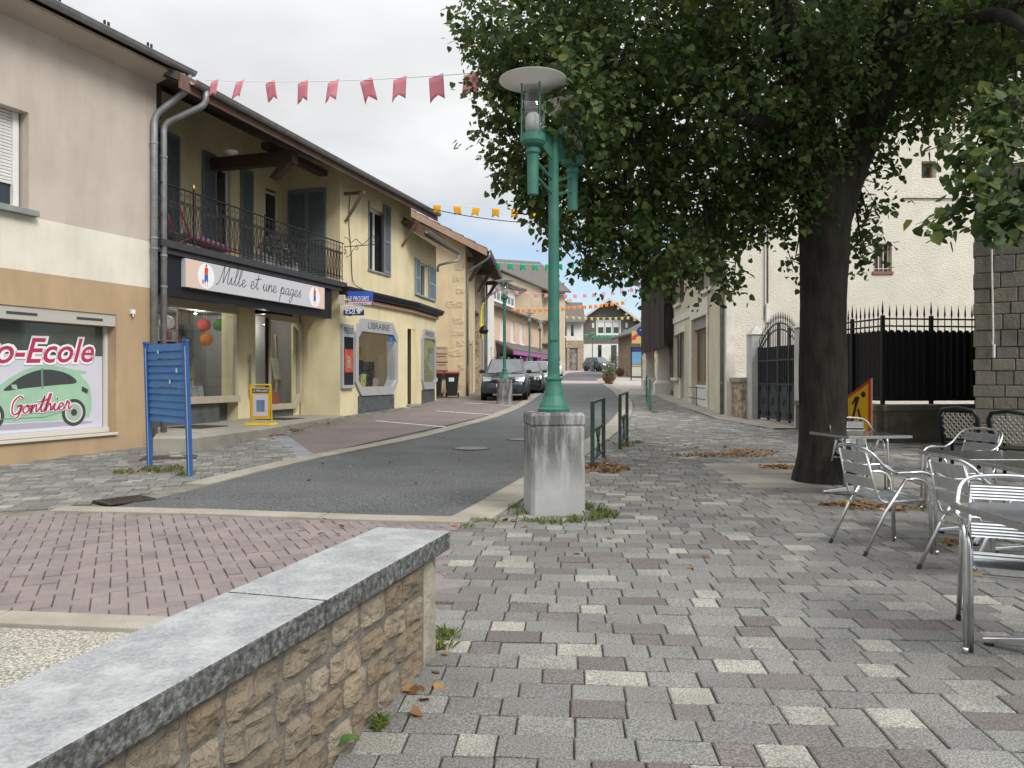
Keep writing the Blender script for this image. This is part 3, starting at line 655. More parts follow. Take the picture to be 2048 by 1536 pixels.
gutter('gutter', A, FA, -9.3, 3.38, .62, 7.33, .085)
c0 = FA((2.93, .09, 0)); e0 = FA((3.27, .6, 0))
pipe('downpipe', A, [(e0[0], e0[1], 7.26), (e0[0], e0[1], 6.98), (c0[0], c0[1], 6.42), (c0[0], c0[1], .02)], .062, collars=[(c0[0], c0[1], z) for z in (5.9, 4.1, 3.9, 1.2)])
# driving school window
win = MB(FA); win.box(wu0, wu1, -.26, -.02, 2.37, wz1 - .002); sb = win.build('shutter_box', mat('grey_shutter_box', (.42, .4, .36)), A)
for u in (.1, 1.35): mb = MB(FA); mb.box(u, u + .52, -.019, -.012, 2.45, 2.49); mb.build('vent', M_dk, sb)
mb = MB(FA); mb.box(wu0, wu1 - .02, -.27, -.26, wz0 + .08, 2.37); mb.build('dark_glazing', mat('tinted_glass', (.06, .075, .065), (.09, .1, .09), 1.5, .06, spec=.7), A)
mb = MB(FA); mb.box(wu1 - .07, wu1 - .002, -.255, -.2, wz0 + .08, 2.37).box(wu0, wu1 - .002, -.26, -.16, wz0 + .003, wz0 + .085).box(wu0, wu1 + .0, -.02, .05, wz0 - .045, wz0); mb.build('window_frame', mat('light_alu_frame', (.55, .54, .5)), A, bevel=.004)
film = MB(FA); film.box(wu0, wu1 - .08, -.255, -.25, wz0 + .09, 1.83); film = film.build('window_film', M_lav, A)
D = -.2465
def carpt(p): return [(1.84 - x * 2.3, .66 + z * 2.42 * .365 / .36 * 1.0) for x, z in p]
body = [(0.0, .10), (.005, .2), (.03, .27), (.10, .335), (.05, .345), (.055, .36), (.16, .37), (.3, .395), (.42, .395), (.55, .365), (.68, .30), (.78, .235), (.9, .205), (.97, .165), (1, .11), (.995, .05), (.9, .03), (.1, .03), (.02, .06)]
poly_print('car_print', FA, catmull(carpt([(x, z * 1.02) for x, z in body]), 3, True), D, M_mint, film)
poly_print('car_print_windows', FA, catmull(carpt([(.13, .285), (.2, .345), (.33, .375), (.45, .37), (.57, .33), (.66, .275), (.70, .235), (.55, .25), (.3, .27)]), 3, True), D + .0012, M_dk, film)
mb = MB(FA); mb.add([(p[0], D + .002, p[1]) for p in carpt([(.405, .245), (.42, .245), (.425, .385), (.41, .385)])], [(0, 1, 2, 3)]); mb.add([(p[0], D + .002, p[1]) for p in carpt([(.21, .09), (.4, .05), (.75, .05), (.75, .056), (.4, .056)])], [(0, 1, 2, 3, 4)]); mb.build('car_print_lines', mat('mint_dark', (.13, .24, .17)), film)
poly_print('car_print_tail_light', FA, carpt([(.03, .235), (.085, .26), (.09, .225), (.04, .205)]), D + .0025, M_dk, film)
poly_print('car_print_mirror', FA, carpt([(.60, .24), (.64, .25), (.65, .275), (.61, .275)]), D + .0025, M_mint, film)
for cx in (.155, .80):
    c = carpt([(cx, .075)])[0]
    for r, m, e in ((.235, M_dk, .0018), (.175, mat('cream_print', (.6, .62, .55)), .003), (.15, mat('grey_mint_print', (.33, .4, .35)), .0042), (.06, M_dk, .0054)): poly_print('car_print_wheel', FA, circ(c[0], c[1], r), D + e, m, film)
poly_print('car_print_shadow', FA, circ(.62, .66, 1.25, 30, .045), D + .0006, mat('grey_print', (.36, .34, .42)), film)
for off, m, e in ((.075, M_print, .007), (.012, M_crim, .0085)): letters('lettering', 'Auto-Ecole', m, film, FA, -.86 - off * .5, 1.65, D + e, 2.74 + off, .40, .28, off, slope=.03)
script_word('lettering', 'Gonthier', FA, film, M_print, .32, .86, .13, .036, D + .008, slope=.04); script_word('lettering', 'Gonthier', FA, film, M_crim, .32, .86, .13, .014, D + .0135, slope=.04)
# upper window with a roller shutter
mb = MB(FA); mb.box(-1.4, .46, -.26, -.25, 4.13, 5.69); mb.build('upper_glazing', M_pane, A)
mb = MB(FA); mb.box(.33, .42, -.25, -.17, 4.13, 5.69).box(-1.4, .33, -.25, -.2, 4.13, 4.2); mb.build('window_frame', M_wht, A, bevel=.004)
for i in range(22):
    mb = MB(FA); z = 4.53 + i * .053; mb.hexa([(-1.4, -.22, z), (.325, -.22, z), (.325, -.205, z), (-1.4, -.205, z), (-1.4, -.22, z + .049), (.325, -.22, z + .049), (.325, -.2, z + .03), (-1.4, -.2, z + .03)]); mb.build('shutter_slat', M_pvc, A)
mb = MB(FA); mb.box(-1.5, .56, -.24, .12, 4.03, 4.125); mb.build('window_sill', mat('grey_sill', (.2, .22, .22), (.27, .28, .27), 5, .8), A, bevel=.006)
mb = MB(FA); u, z = FA.px(262, 625); mb.box(u - .03, u + .05, 0, .06, z - .03, z + .05).tube([(u, .04, z - .03), (u + .01, .05, z - .08)], .015, 6); mb.build('wall_sensor', M_wht, A, bevel=.006)

# ------------------------------------------------------------------ B: pale yellow bookshop building
FB = Fr(-6.84, 14.78, .296, 1.0, 1); UR = 7.11; UE = 11.97
B = thing('bookshop_building', 'pale yellow building with recessed balcony, shuttered doors and a bookshop below', 'building', (-5.6, 19.5, 0))
RD, LD = -1.26, -1.9                                # shop recess depth, loggia depth
CZ = 4.08
# right block front wall with openings
uw0, zt = FB.px(738, 392); uw1, zb_ = FB.px(777, 545); zw0 = FB.px(738, 538)[1]; zw1 = FB.px(738, 412)[1]
ud0, ud1 = FB.px(815, 700)[0], FB.px(830, 700)[0]; zd = FB.px(815, 657)[1]
ul0, ul1 = FB.px(709, 700)[0], FB.px(792, 700)[0]
lz0, lz1 = 1.03, 3.12
bw = MB(FB); bw.wall(UR, UE, -.1, 7.3, [(uw0, uw1, zw0, zw1), (ud0, ud1, -.1, zd), (ul0 + .1, ul1 - .06, lz0 + .1, lz1 - .1)], .3); bw.build('front_wall', P_yel, B)
mb = MB(FB); mb.quad((UR, 0, .3), (UR, RD, .3), (UR, RD, CZ), (UR, 0, CZ)); mb.quad((UR, 0, CZ), (UR, LD, CZ), (UR, LD, 8.0), (UR, 0, 7.3)); mb.build('return_wall', P_yel, B)
mb = MB(FB); mb.wall(-.2, UR, CZ, 8.0, [(FB.px(432, 400, LD)[0], FB.px(461, 400, LD)[0], CZ, FB.px(440, 330, LD)[1]), (FB.px(531, 400, LD)[0], FB.px(560, 400, LD)[0], CZ, FB.px(545, 378, LD)[1])], .2, LD); mb.build('balcony_rear_wall', P_yel, B)
mb = MB(FB); mb.box(-.2, UE, -9, LD - .45, CZ, 7.4).box(UR + .002, UE, -9, -2.2, -.1, CZ); mb.build('body', P_yel, B)
mb = MB(FB); mb.box(-.25, -.02, -9, -.02, -.1, 7.25); mb.build('party_wall', P_yel, B)
# second, slightly turned part of the front
e1 = FB((UE, 0, 0)); FB2 = Fr(e1[0], e1[1], .165, 1.0, 1); UE2 = 3.3
us0, us1 = FB2.px(838, 560)[0], FB2.px(856, 560)[0]; zs0, zs1 = FB2.px(845, 592)[1], FB2.px(838, 522)[1]
mb = MB(FB2); mb.wall(0, UE2, -.1, 6.45, [(us0, us1, zs0, zs1)], .25); mb.build('front_wall', P_yel, B)
mb = MB(FB2); mb.box(-.2, UE2 - .002, -7, -.27, -.1, 6.4).quad((UE2, 0, -.1), (UE2, -.3, -.1), (UE2, -.3, 6.4), (UE2, 0, 6.4)); mb.build('body', P_yel2, B)
# roofs
ue = FB.px(880, 435, .8)[0]
mb = MB(FB); mb.hexa([(-.2, .72, 7.0), (ue, .72, 7.0), (ue, -4.6, 9.4), (-.2, -4.6, 9.4), (-.2, .72, 7.16), (ue, .72, 7.16), (ue, -4.6, 9.56), (-.2, -4.6, 9.56)])
mb.hexa([(-.2, -9.6, 7.2), (ue, -9.6, 7.2), (ue, -4.605, 9.4), (-.2, -4.605, 9.4), (-.2, -9.6, 7.36), (ue, -9.6, 7.36), (ue, -4.605, 9.56), (-.2, -4.605, 9.56)]); mb.build('roof', M_rooft, B)
mb = MB(FB); mb.hexa([(-.15, .7, 6.96), (ue - .04, .7, 6.96), (ue - .04, -2.1, 8.22), (-.15, -2.1, 8.22), (-.15, .7, 6.995), (ue - .04, .7, 6.995), (ue - .04, -2.1, 8.255), (-.15, -2.1, 8.255)]); mb.build('soffit', M_wood, B)
mb = MB(FB); mb.box(-.2, ue, .69, .725, 6.86, 7.15); mb.build('fascia', M_fascia, B)
gutter('gutter', B, FB, .05, ue - .1, .81, 7.08, .085)
eo = FB2.px(852, 466, .7)[0]; eo2 = FB2.px(915, 514, .7)[0]
mb = MB(FB2); mb.hexa([(eo, .68, 6.24), (eo2, .68, 6.24), (eo2, -4, 8.9), (eo, -4, 8.9), (eo, .68, 6.38), (eo2, .68, 6.38), (eo2, -4, 9.04), (eo, -4, 9.04)]); mb.build('lower_roof', M_rooft, B)
mb = MB(FB2); mb.hexa([(eo - .03, .66, 6.08), (eo - .004, .66, 6.08), (eo - .004, -.6, 6.84), (eo - .03, -.6, 6.84), (eo - .03, .66, 6.36), (eo - .004, .66, 6.36), (eo - .004, -.6, 7.1), (eo - .03, -.6, 7.1)]); mb.build('barge_board', M_fascia, B)
gutter('lower_gutter', B, FB2, eo - .05, eo2 + .1, .75, 6.3, .075)
p0, p1 = FB2((eo2 - .05, .75, 0)), FB2((UE2 + .02, .06, 0)); pipe('lower_downpipe', B, [(p0[0], p0[1], 6.25), (p0[0], p0[1], 6.0), (p1[0], p1[1], 5.75), (p1[0], p1[1], 5.5)], .045)
# heavy beams under the balcony roof
ub_ = FB.px(419, 290, LD)[0]
for u, l in ((ub_, 1.0),):
    mb = MB(FB); mb.box(u, u + .24, LD, .45, 6.62, 6.92); mb.build('roof_beam', M_wood, B, bevel=.01)
    mb = MB(FB); mb.hexa([(u, -.2, 6.3), (u + .24, -.2, 6.3), (u + .24, -.05, 6.3), (u, -.05, 6.3), (u, .1, 6.62), (u + .24, .1, 6.62), (u + .24, .35, 6.62), (u, .35, 6.62)]); mb.build('beam_bracket', M_wood, B)
mb = MB(FB); mb.box(ub_ - .1, ub_ + 2.6, -.35, -.1, 6.98, 7.14); mb.build('purlin', M_wood, B)
for px_ in (688, 802):
    mb = MB(FB); u, z = FB.px(px_, 378 if px_ < 700 else 432); z = 6.62 if px_ < 700 else 6.55
    mb.box(u, u + .07, .0, .62, z, z + .08); mb.hexa([(u, 0, z - .75), (u + .07, 0, z - .75), (u + .07, .06, z - .75), (u, .06, z - .75), (u, .5, z), (u + .07, .5, z), (u + .07, .6, z), (u, .6, z)]); mb.build('eave_strut', M_fascia, B)
# balcony slab, fascia and soffit of the shop recess
mb = MB(FB); mb.box(-.02, UR, LD - .4, .02, 3.9, CZ); mb.build('balcony_slab', mat('grey_slab', (.25, .24, .22)), B)
mb = MB(FB); mb.box(-.02, UR + .12, .02, .16, 3.97, CZ + .03).box(-.02, UR + .02, .02, .1, 3.86, 3.97); mb.build('slab_edge', mat('charcoal_trim', (.035, .037, .042), (.05, .05, .055), 5, .6), B, bevel=.006)
mb = MB(FB); mb.box(-.02, UR - .5, -.25, .018, 3.06, 3.89); mb.build('shop_fascia', M_black, B)
mb = MB(FB); mb.box(-.02, UR, RD - .02, -.25, 3.3, 3.34); mb.build('recess_ceiling', mat('recess_ceiling', (.3, .26, .18)), B)
# dark cornice over the press shop
uc0 = FB.px(683, 575)[0]; cz = 3.98
mb = MB(FB); mb.prism([(0, cz), (0, cz - .22), (.22, cz - .16), (.3, cz - .05), (.3, cz + .02)], 0, UR - .05, UE + .04); mb.build('cornice', M_black, B)
mb = MB(FB2); mb.prism([(0, cz), (0, cz - .22), (.22, cz - .16), (.3, cz - .05), (.3, cz + .02)], 0, .045, UE2 + .1); mb.build('cornice', M_black, B)
mb = MB(FB); mb.box(UR, UE, .001, .1, cz - .32, cz - .222); mb.build('cornice_moulding', mat('rosy_moulding', (.42, .28, .2)), B)
mb = MB(FB2); mb.box(.02, UE2, .001, .1, cz - .32, cz - .222); mb.build('cornice_moulding', MATS['rosy_moulding'], B)
# railing
rail = MB(FB); rail.tube([(0.02, .1, 5.2), (UR, .1, 5.2)], .018, 8).tube([(0.02, .1, CZ + .12), (UR, .1, CZ + .12)], .011, 6).tube([(0.02, .1, 4.95), (UR, .1, 4.95)], .009, 6)
ra = rail.build('balcony_railing', M_black2, B)
bar0 = scr0 = None
def rail_piece(kind):
    mb = MB(lambda p: (FB.ux * p[0] + FB.nx * p[1], FB.uy * p[0] + FB.ny * p[1], p[2]))
    if kind == 0:
        mb.tube([(0, 0, CZ + .03), (0, 0, 5.19)], .008, 6); mb.lathe([(.008, 4.55), (.018, 4.58), (.008, 4.61)], 6)
    else:
        sp = lambda cx, cz_, r, a0, s_: [(cx + r * (1 - .09 * i) * math.cos(a0 + s_ * i * .75), 0, cz_ + r * (1 - .09 * i) * math.sin(a0 + s_ * i * .75)) for i in range(9)]
        mb.tube(catmull([(-.045, 0, CZ + .14), (-.05, 0, 4.35), (.0, 0, 4.58), (.05, 0, 4.8), (.045, 0, 4.93)], 4) + sp(.01, 4.9, .035, .3, 1), .007, 5)
        mb.tube(catmull([(.05, 0, CZ + .14), (.05, 0, 4.35), (.0, 0, 4.58), (-.05, 0, 4.8), (-.045, 0, 4.93)], 4) + sp(-.01, 4.9, .035, 2.8, -1), .007, 5)
        mb.tube(sp(0, 4.26, .04, 0, 1), .007, 5); mb.tube(sp(0, 5.08, .04, 1, 1), .006, 5)
    me = mb.mesh('baluster' if kind == 0 else 'scroll'); me.materials.append(M_black2); return me
rm = [rail_piece(0), rail_piece(1)]; n = 44
for i in range(n + 1):
    for k in (0, 1):
        if k and i == n: continue
        o = lnk(bpy.data.objects.new('baluster' if k == 0 else 'scroll', rm[k])); o.parent = ra; q = FB((.05 + (UR - .1) * (i + .5 * k) / n, .1, 0)); og = ORG[B.name]; o.location = (q[0] - og[0], q[1] - og[1], 0)
for u in (.95, 3.4, 5.3):
    mb = MB(FB); mb.box(u - .014, u + .014, .086, .114, CZ, 5.26); mb.build('railing_post', M_black2, ra)
q = FB((.95, .1, 5.3)); mb = MB(xform(q)); mb.lathe([(.0, -.05), (.03, -.03), (.035, 0), (.03, .03), (.012, .045), (.015, .06), (0, .075)], 10); mb.build('finial', M_gold, ra, smooth=True)
# balcony doors and shutters
for x0, x1, yt in ((432, 461, 330), (531, 560, 378)):
    a, z1 = FB.px(x0, yt, LD); b = FB.px(x1, yt, LD)[0]; window(B, FB, a, b, CZ + .02, z1, LD - .15, M_wht, 0, 'balcony_door')
for x0, x1, yt in ((300, 358, 268), (403, 431, 305), (480, 505, 339)):
    a, z1 = FB.px(x0, yt, LD); b, z2 = FB.px(x1, yt, LD); shutter(B, FB, max(a, .05), b, CZ + .05, max(z1, z2) - .08, LD + .01, M_shut)
FR = Fr(*FB((UR, 0, 0))[:2], -FB.nx, -FB.ny, 1)     # return wall seen from the camera side: u runs into the building
d_, zt2 = FR.px(577, 382, .01); d2, _ = FR.px(654, 382, .01)
T = lambda p: FB((UR - .005 - p[1], -p[0], p[2]))
shutter(B, T, d2, d_, CZ + .05, zt2, .01, M_shut, 2)
mb = MB(FB); q = FB.px(463, 302, -.6); mb = MB(xform(FB((q[0], -.6, q[1] - .02)))); mb.lathe([(.0, -.05), (.1, -.04), (.16, 0), (.15, .03), (.0, .04)], 16); mb.build('balcony_lamp', M_wht, B, smooth=True)
# upper window on the right block
window(B, FB, uw0, uw1, zw0, zw1, -.24, M_wht, 1)
for a, b in ((uw0 - .06, uw0), (uw1, uw1 + .05)): mb = MB(FB); mb.box(a, b, .0, .03, zw0 - .05, zw1 + .15); mb.build('window_surround', M_shut, B)
T = lambda p: FB((uw1 - .02 + p[1], .03 + p[0] * .6, p[2]))
mb = MB(FB); mb.box(uw0 - .1, uw1 + .1, -.2, .05, zw0 - .06, zw0 - .003); mb.build('window_sill', mat('grey_sill', (.2, .22, .22)), B)
shutter(B, FB, uw1 - .42, uw1 + .06, zw0, zw1 + .25, .03, M_shut)
window(B, FB2, us0, us1, zs0, zs1, -.15, M_wht, 0)
us2 = FB2.px(829, 560)[0]; us3 = FB2.px(870, 560)[0]
shutter(B, FB2, us2, us0 + .04, zs0 - .05, zs1 + .05, .02, mat('pale_blue_shutter', (.24, .32, .36))); shutter(B, FB2, us1 + .02, us3, zs0 - .05, zs1 + .05, .02, MATS['pale_blue_shutter'])
mb = MB(FB2); mb.box(us0 - .1, us1 + .1, -.1, .06, zs0 - .06, zs0 - .003); mb.build('window_sill', MATS['grey_sill'], B)
# octagonal LIBRAIRIE window
def octa(u0, u1, z0, z1, cu, cz_): return [(u0 + cu, z0), (u1 - cu, z0), (u1, z0 + cz_), (u1, z1 - cz_), (u1 - cu, z1), (u0 + cu, z1), (u0, z1 - cz_), (u0, z0 + cz_)]
def octa_frame(name, fr, o_, i_, d0, d1, m, parent):
    mb = MB(fr); n = len(o_)
    for i in range(n):
        j = (i + 1) % n; a, b, c, e = o_[i], o_[j], i_[j], i_[i]
        mb.add([(p[0], d1, p[1]) for p in (a, b, c, e)] + [(p[0], d0, p[1]) for p in (a, b, c, e)], [(0, 1, 2, 3), (0, 4, 5, 1), (2, 6, 7, 3)])
    return mb.build(name, m, parent, recalc=True)
oo = octa(ul0 - .05, ul1 + .02, lz0 - .12, lz1 + .08, .38, .42); ii = octa(ul0 + .13, ul1 - .1, lz0 + .14, lz1 - .3, .22, .2)
of = octa_frame('librairie_frame', FB, oo, ii, -.28, .07, M_grey, B)
letters('lettering', 'LIBRAIRIE', M_blackp, of, FB, (ul0 + ul1) / 2 + .05, lz1 - .2, .074, 1.45, .2, off=-.002, center=True)
poly_print('pane', FB, [(p[0], p[1]) for p in ii], .0, M_glass, of)
mb = MB(FB); mb.box(ul0 + .2, ul1 - .2, .0, .035, -.05, lz0 - .125); mb.build('base_panel', M_slate, B)
pcu0, pcu1 = FB.px(681, 700)[0], FB.px(702, 700)[0]
mb = MB(FB); mb.box(pcu0 - .02, pcu1 + .03, -.0, .09, 1.14, 2.96); pc = mb.build('press_case', M_grey, B, bevel=.008)
letters('lettering', 'PRESSE', M_blackp, pc, FB, pcu0 + .04, 2.7, .0925, pcu1 - pcu0 - .06, .17)
mb = MB(FB); mb.box(pcu0 + .04, pcu1 - .03, .09, .093, 1.24, 2.6); mb.build('case_glass', M_pane, pc)
mb = MB(FB); mb.box(pcu0 + .08, pcu1 - .06, .0935, .095, 1.6, 2.25); po = mb.build('poster', mat('red_poster', (.36, .045, .03), (.5, .1, .06), 9, .5), pc)
mb = MB(FB); mb.box(pcu0 + .2, pcu1 - .2, .0955, .0965, 1.72, 2.05); mb.build('poster_picture', mat('poster_picture', (.5, .35, .28), (.12, .07, .06), 22, .5), po)
# press shop display
PI = thing('press_shop_interior', 'dim display space behind the octagonal press shop window', 'interior', FB((8.6, -1, .5)))
mb = MB(FB); a, b = ul0 + .02, UE - .1; mb.box(a, b, -1.9, -1.88, .7, 3.13).box(a - .02, a, -1.88, -.31, .7, 3.13).box(b, b + .02, -1.88, -.31, .7, 3.13).box(a, b, -1.88, -.31, lz0 + .05, lz0 + .1).box(a, b, -1.88, -.31, 3.1, 3.13); mb.build('room', mat('press_room', (.24, .215, .18), (.16, .145, .13), 2, .9), PI)
# small PRESSE window on the turned part
ap0, ap1 = FB2.px(842, 700)[0], FB2.px(869, 700)[0]; az0, az1 = 1.22, 3.15
oo = octa(ap0, ap1, az0 - .2, az1 + .05, .22, .36); ii = octa(ap0 + .14, ap1 - .14, az0 + .06, az1 - .27, .1, .1)
of2 = octa_frame('press_window_frame', FB2, oo, ii, 0, .07, M_grey, B); letters('lettering', 'PRESSE', M_blackp, of2, FB2, (ap0 + ap1) / 2, az1 - .2, .074, (ap1 - ap0) * .62, .17, center=True)
poly_print('pane', FB2, ii, .03, M_glass, of2)
for i in range(28):
    mb = MB(FB2); z = az0 + .08 + i * .055; mb.hexa([(ap0 + .13, .008, z), (ap1 - .13, .008, z), (ap1 - .13, .012, z), (ap0 + .13, .012, z), (ap0 + .13, .002, z + .04), (ap1 - .13, .002, z + .04), (ap1 - .13, .006, z + .04), (ap0 + .13, .006, z + .04)]); mb.build('blind_slat', mat('olive_blind', (.32, .33, .16), None, rough=.6), of2)
mb = MB(FB2); mb.box(ap0 + .05, ap1 - .05, .0, .03, -.05, az0 - .21); mb.build('base_panel', M_slate, B)
# press shop door
mb = MB(FB); mb.box(ud0, ud1, -.29, -.25, .1, zd); dr = mb.build('shop_door', mat('brown_door', (.16, .12, .09), (.1, .08, .06), 5, .6), B)
mb = MB(FB); mb.box(ud0 + .12, ud1 - .12, -.25, -.235, .6, zd - .45); mb.build('pane', M_pane, dr); mb = MB(FB); mb.box(ud0 + .04, ud0 + .08, -.25, -.19, 1.2, 1.35); mb.build('handle', M_zinc, dr)
mb = MB(FB); mb.box(ud0 - .1, ud1 + .1, -.28, .15, .2, gz(24.5) + .12); mb.build('door_step', M_conc, B, bevel=.01)
u, z = FB.px(831, 733); 
# ------------------------------------------------------------------ bookshop front (set back)
lw1 = FB.px(471, 700, RD)[0]; lw0 = .05; zs_, zh_ = FB.px(400, 795, RD)[1] - .02, 3.02
mb = MB(FB); mb.box(lw0, lw1, RD - .05, RD + .12, zh_, 3.3).box(lw0, lw1 + .02, RD - .05, RD + .14, zs_ - .12, zs_ + .04).box(lw1 - .03, lw1 + .02, RD - .05, RD + .06, zs_ + .04, zh_); lf = mb.build('left_shopfront_frame', M_beige, B, bevel=.006)
mm = FB.px(438, 700, RD)[0]
for a, b in ((lw0, mm), (mm + .02, lw1 - .035)): mb = MB(FB); mb.box(a, b, RD, RD + .012, zs_ + .04, zh_); mb.build('pane', M_glass, lf)
mb = MB(FB); mb.box(lw0, mm - .02, RD - .04, RD + .02, .35, zs_ - .12).box(mm + .05, lw1, RD - .3, RD - .25, .35, zs_ - .12); mb.build('base_panel', M_slate, B)
r0 = FB.px(512, 700, RD - .5)[0]; r1 = FB.px(535, 700, RD)[0]; r2 = UR - .02; z0_, z1_ = zs_ - .28, 3.02
dw0 = lw1 + .02
mb = MB(FB); mb.box(dw0, r1, RD - .42, RD - .37, .38, 3.3); dr = mb.build('door_panel', P_yel, B)
mb = MB(FB); uh = FB.px(501, 700, RD - .3)[0]; mb.tube([(uh, RD - .3, .95), (uh, RD - .3, 2.05)], .025, 8).tube([(uh, RD - .3, 1.1), (uh, RD - .37, 1.1)], .012, 6).tube([(uh, RD - .3, 1.9), (uh, RD - .37, 1.9)], .012, 6); mb.build('door_handle', mat('grey_tube', (.3, .32, .33), None, rough=.4, metal=.6), dr)
mb = MB(FB); mb.quad((lw1 + .021, RD + .06, .35), (lw1 + .021, RD - .37, .35), (lw1 + .021, RD - .37, 3.3), (lw1 + .021, RD + .06, 3.3)); mb.build('jamb_wall', P_yel, B)
oo = octa(r1, r2, z0_ - .1, z1_ + .12, .001, .001); oo = [(r1, z0_ - .1), (r2 - .3, z0_ - .1), (r2, z0_ + .25), (r2, z1_ - .2), (r2 - .3, z1_ + .12), (r1, z1_ + .12)]; ii = [(r1 + .02, z0_ + .05), (r2 - .36, z0_ + .05), (r2 - .16, z0_ + .3), (r2 - .16, z1_ - .28), (r2 - .36, z1_ - .05), (r1 + .02, z1_ - .05)]
rf = octa_frame('right_shopfront_frame', FB, oo, ii, RD - .08, RD + .1, M_beige, B); poly_print('pane', FB, ii, RD, M_glass, rf)
mb = MB(FB); mb.quad((r1 + .01, RD - .02, z0_ + .05), (r1 + .01, RD - .7, z0_ + .05), (r1 + .01, RD - .7, z1_), (r1 + .01, RD - .02, z1_)); mb.build('side_pane', M_glass, rf)
mb = MB(FB); mb.box(r1 - .02, r1 + .03, RD - .05, RD + .03, .4, z1_).box(r1 - .01, r2 - .3, RD - .7, RD - .04, z1_ + .125, 3.3); mb.build('corner_post', M_black, rf)
mb = MB(FB); mb.box(r1 + .02, r2 - .32, RD - .06, RD - .02, .35, z0_ - .1); mb.build('base_panel', M_slate, B)
mb = MB(FB); mb.box(r2 - .32, UR - .001, RD - .08, RD - .03, .35, 3.3); mb.build('recess_wall', P_yel, B)
# the room behind
BI = thing('bookshop_interior', 'grey bookshop room behind the wide shop windows', 'interior', FB((3, -3.4, .4)))
M_room = mat('shop_wall', (.24, .24, .24), (.19, .19, .19), 1, .9)
mb = MB(FB); mb.box(.0, UR - .01, -5.6, -5.5, .3, 3.3).box(-.01, .0, -5.5, RD, .3, 3.3).box(UR - .01, UR, -5.5, RD - .1, .3, 3.3).box(0, UR, -5.5, RD - .8, .33, .39).box(0, UR, -5.5, RD - .76, 3.29, 3.33); mb.build('room_shell', M_room, BI)
mb = MB(FB); mb.box(r1 + .03, r2, RD - .95, RD - .9, .35, 3.28); mb.build('display_back', mat('display_back', (.42, .415, .4)), BI)
mb = MB(FB); mb.box(lw0, lw1 - .03, RD - .65, RD - .03, zs_ - .06, zs_ + .0).box(r1 + .03, r2 - .05, RD - .9, RD - .09, z0_ - .05, z0_ + .02); mb.build('display_shelf', mat('pale_shelf', (.5, .47, .42)), BI)
mb = MB(FB); mb.box(3.2, 3.28, -4.4, -4.35, .4, 2.5).box(4.6, 4.68, -4.4, -4.35, .4, 2.5).box(3.2, 4.68, -4.4, -4.35, 2.42, 2.52); mb.build('inner_door_frame', M_wht, BI)
SG = thing('shop_sign', 'long grey bookshop fascia sign with handwritten lettering and two round figures', 'sign', FB((3.4, .1, 3.27)))
s0, s1, sz0, sz1 = FB.px(361, 545)[0], FB.px(641, 600)[0] - .0, 3.27, 3.84; SD = .12
mb = MB(FB); mb.box(s0, s1, .02, SD, sz0, sz1); mb.build('panel', mat('grey_sign_panel', (.5, .51, .54)), SG)
for a, b in ((s0, s0 + .62), (s1 - .5, s1)):
    mb = MB(FB); mb.box(a + .002, b, SD, SD + .0015, sz0 + .003, sz1 - .003); mb.build('peach_end', mat('peach_print', (.66, .5, .43)), SG)
for c, k in ((s0 + .62, 1), (s1 - .5, 0)):
    poly_print('disc', FB, circ(c, (sz0 + sz1) / 2, .262), SD + .003, M_print, SG)
    zc_ = (sz0 + sz1) / 2; f = lambda pts: [(c + p[0] * .26, zc_ + p[1] * .26) for p in pts]
    poly_print('figure_jacket', FB, f([(-.2, .1), (.2, .1), (.24, .62), (.08, .72), (-.08, .72), (-.2, .6)]), SD + .0045, mat('orange_red_print', (.55, .08, .03)), SG)
    poly_print('figure_trousers', FB, f([(-.22, -.45), (-.02, -.5), (.0, -.2), (.06, -.45), (.24, -.4), (.2, .1), (-.2, .1)]), SD + .0045, mat('blue_print', (.04, .1, .45)), SG)
    poly_print('figure_head', FB, f([(p[0], p[1]) for p in circ(0, .84, .1, 12)]), SD + .005, M_dk, SG)
    for s_ in (-.12, .14): poly_print('figure_leg', FB, f([(s_ - .03, -.85), (s_ + .03, -.85), (s_ + .04, -.45), (s_ - .05, -.45)]), SD + .004, mat('skin_print', (.55, .33, .24)), SG)
    if k: poly_print('figure_bag', FB, f([(-.55, -.6), (-.25, -.68), (-.22, -.35), (-.5, -.3)]), SD + .0042, mat('grey_print', (.36, .34, .42)), SG)
script_word('lettering', 'Mille et une pages', FB, SG, M_blackp, s0 + 1.02, sz0 + .2, .168, .0085, SD + .002, slant=.22)
# ------------------------------------------------------------------ C: quoined yellow house, open stone barn, white narrow house
C = thing('quoined_house', 'yellow gabled house with stone quoins and red tile roof behind the bins', 'house', (-2.6, 35, 0))
FC1 = Fr(-7.0, 33.0, 1, 0, 1); FC = Fr(-2.0, 33.0, .05, 1.0, 1)
mb = MB(FC1); mb.add([(0, 0, 0), (5.0, 0, 0), (5.0, 0, 7.15), (0, 0, 9.5)], [(0, 1, 2, 3)]); mb.build('gable_wall', P_yel2, C)
mb = MB(FC); mb.wall(0, 4.2, 0, 7.15, [(1.6, 2.7, .5, 3.0)], .4); mb.build('street_wall', plaster('cream_yellow_render', (.66, .55, .37)), C)
mb = MB(FC); mb.box(1.6, 2.7, -.42, -.38, .5, 3.0); mb.build('door', mat('grey_brown_door', (.2, .17, .14), (.14, .12, .1), 5, .7), C)
for a in (1.45, 2.7): mb = MB(FC); mb.box(a, a + .15, 0, .03, .4, 3.15); mb.build('door_jamb', mat('pale_dressed_stone', (.36, .33, .27)), C)
q = MB(FC); q.box(0.3, 9, -7, -.42, 0, 7.0); q.build('body', P_yel2, C)
M_rub = mat('rubble_stone_wall', (.3, .235, .16), (.4, .33, .24), 3, .95, bump=2.0, bscale=7, speck=((.6, .6, .6), (1.3, 1.3, 1.3)), spscale=9)
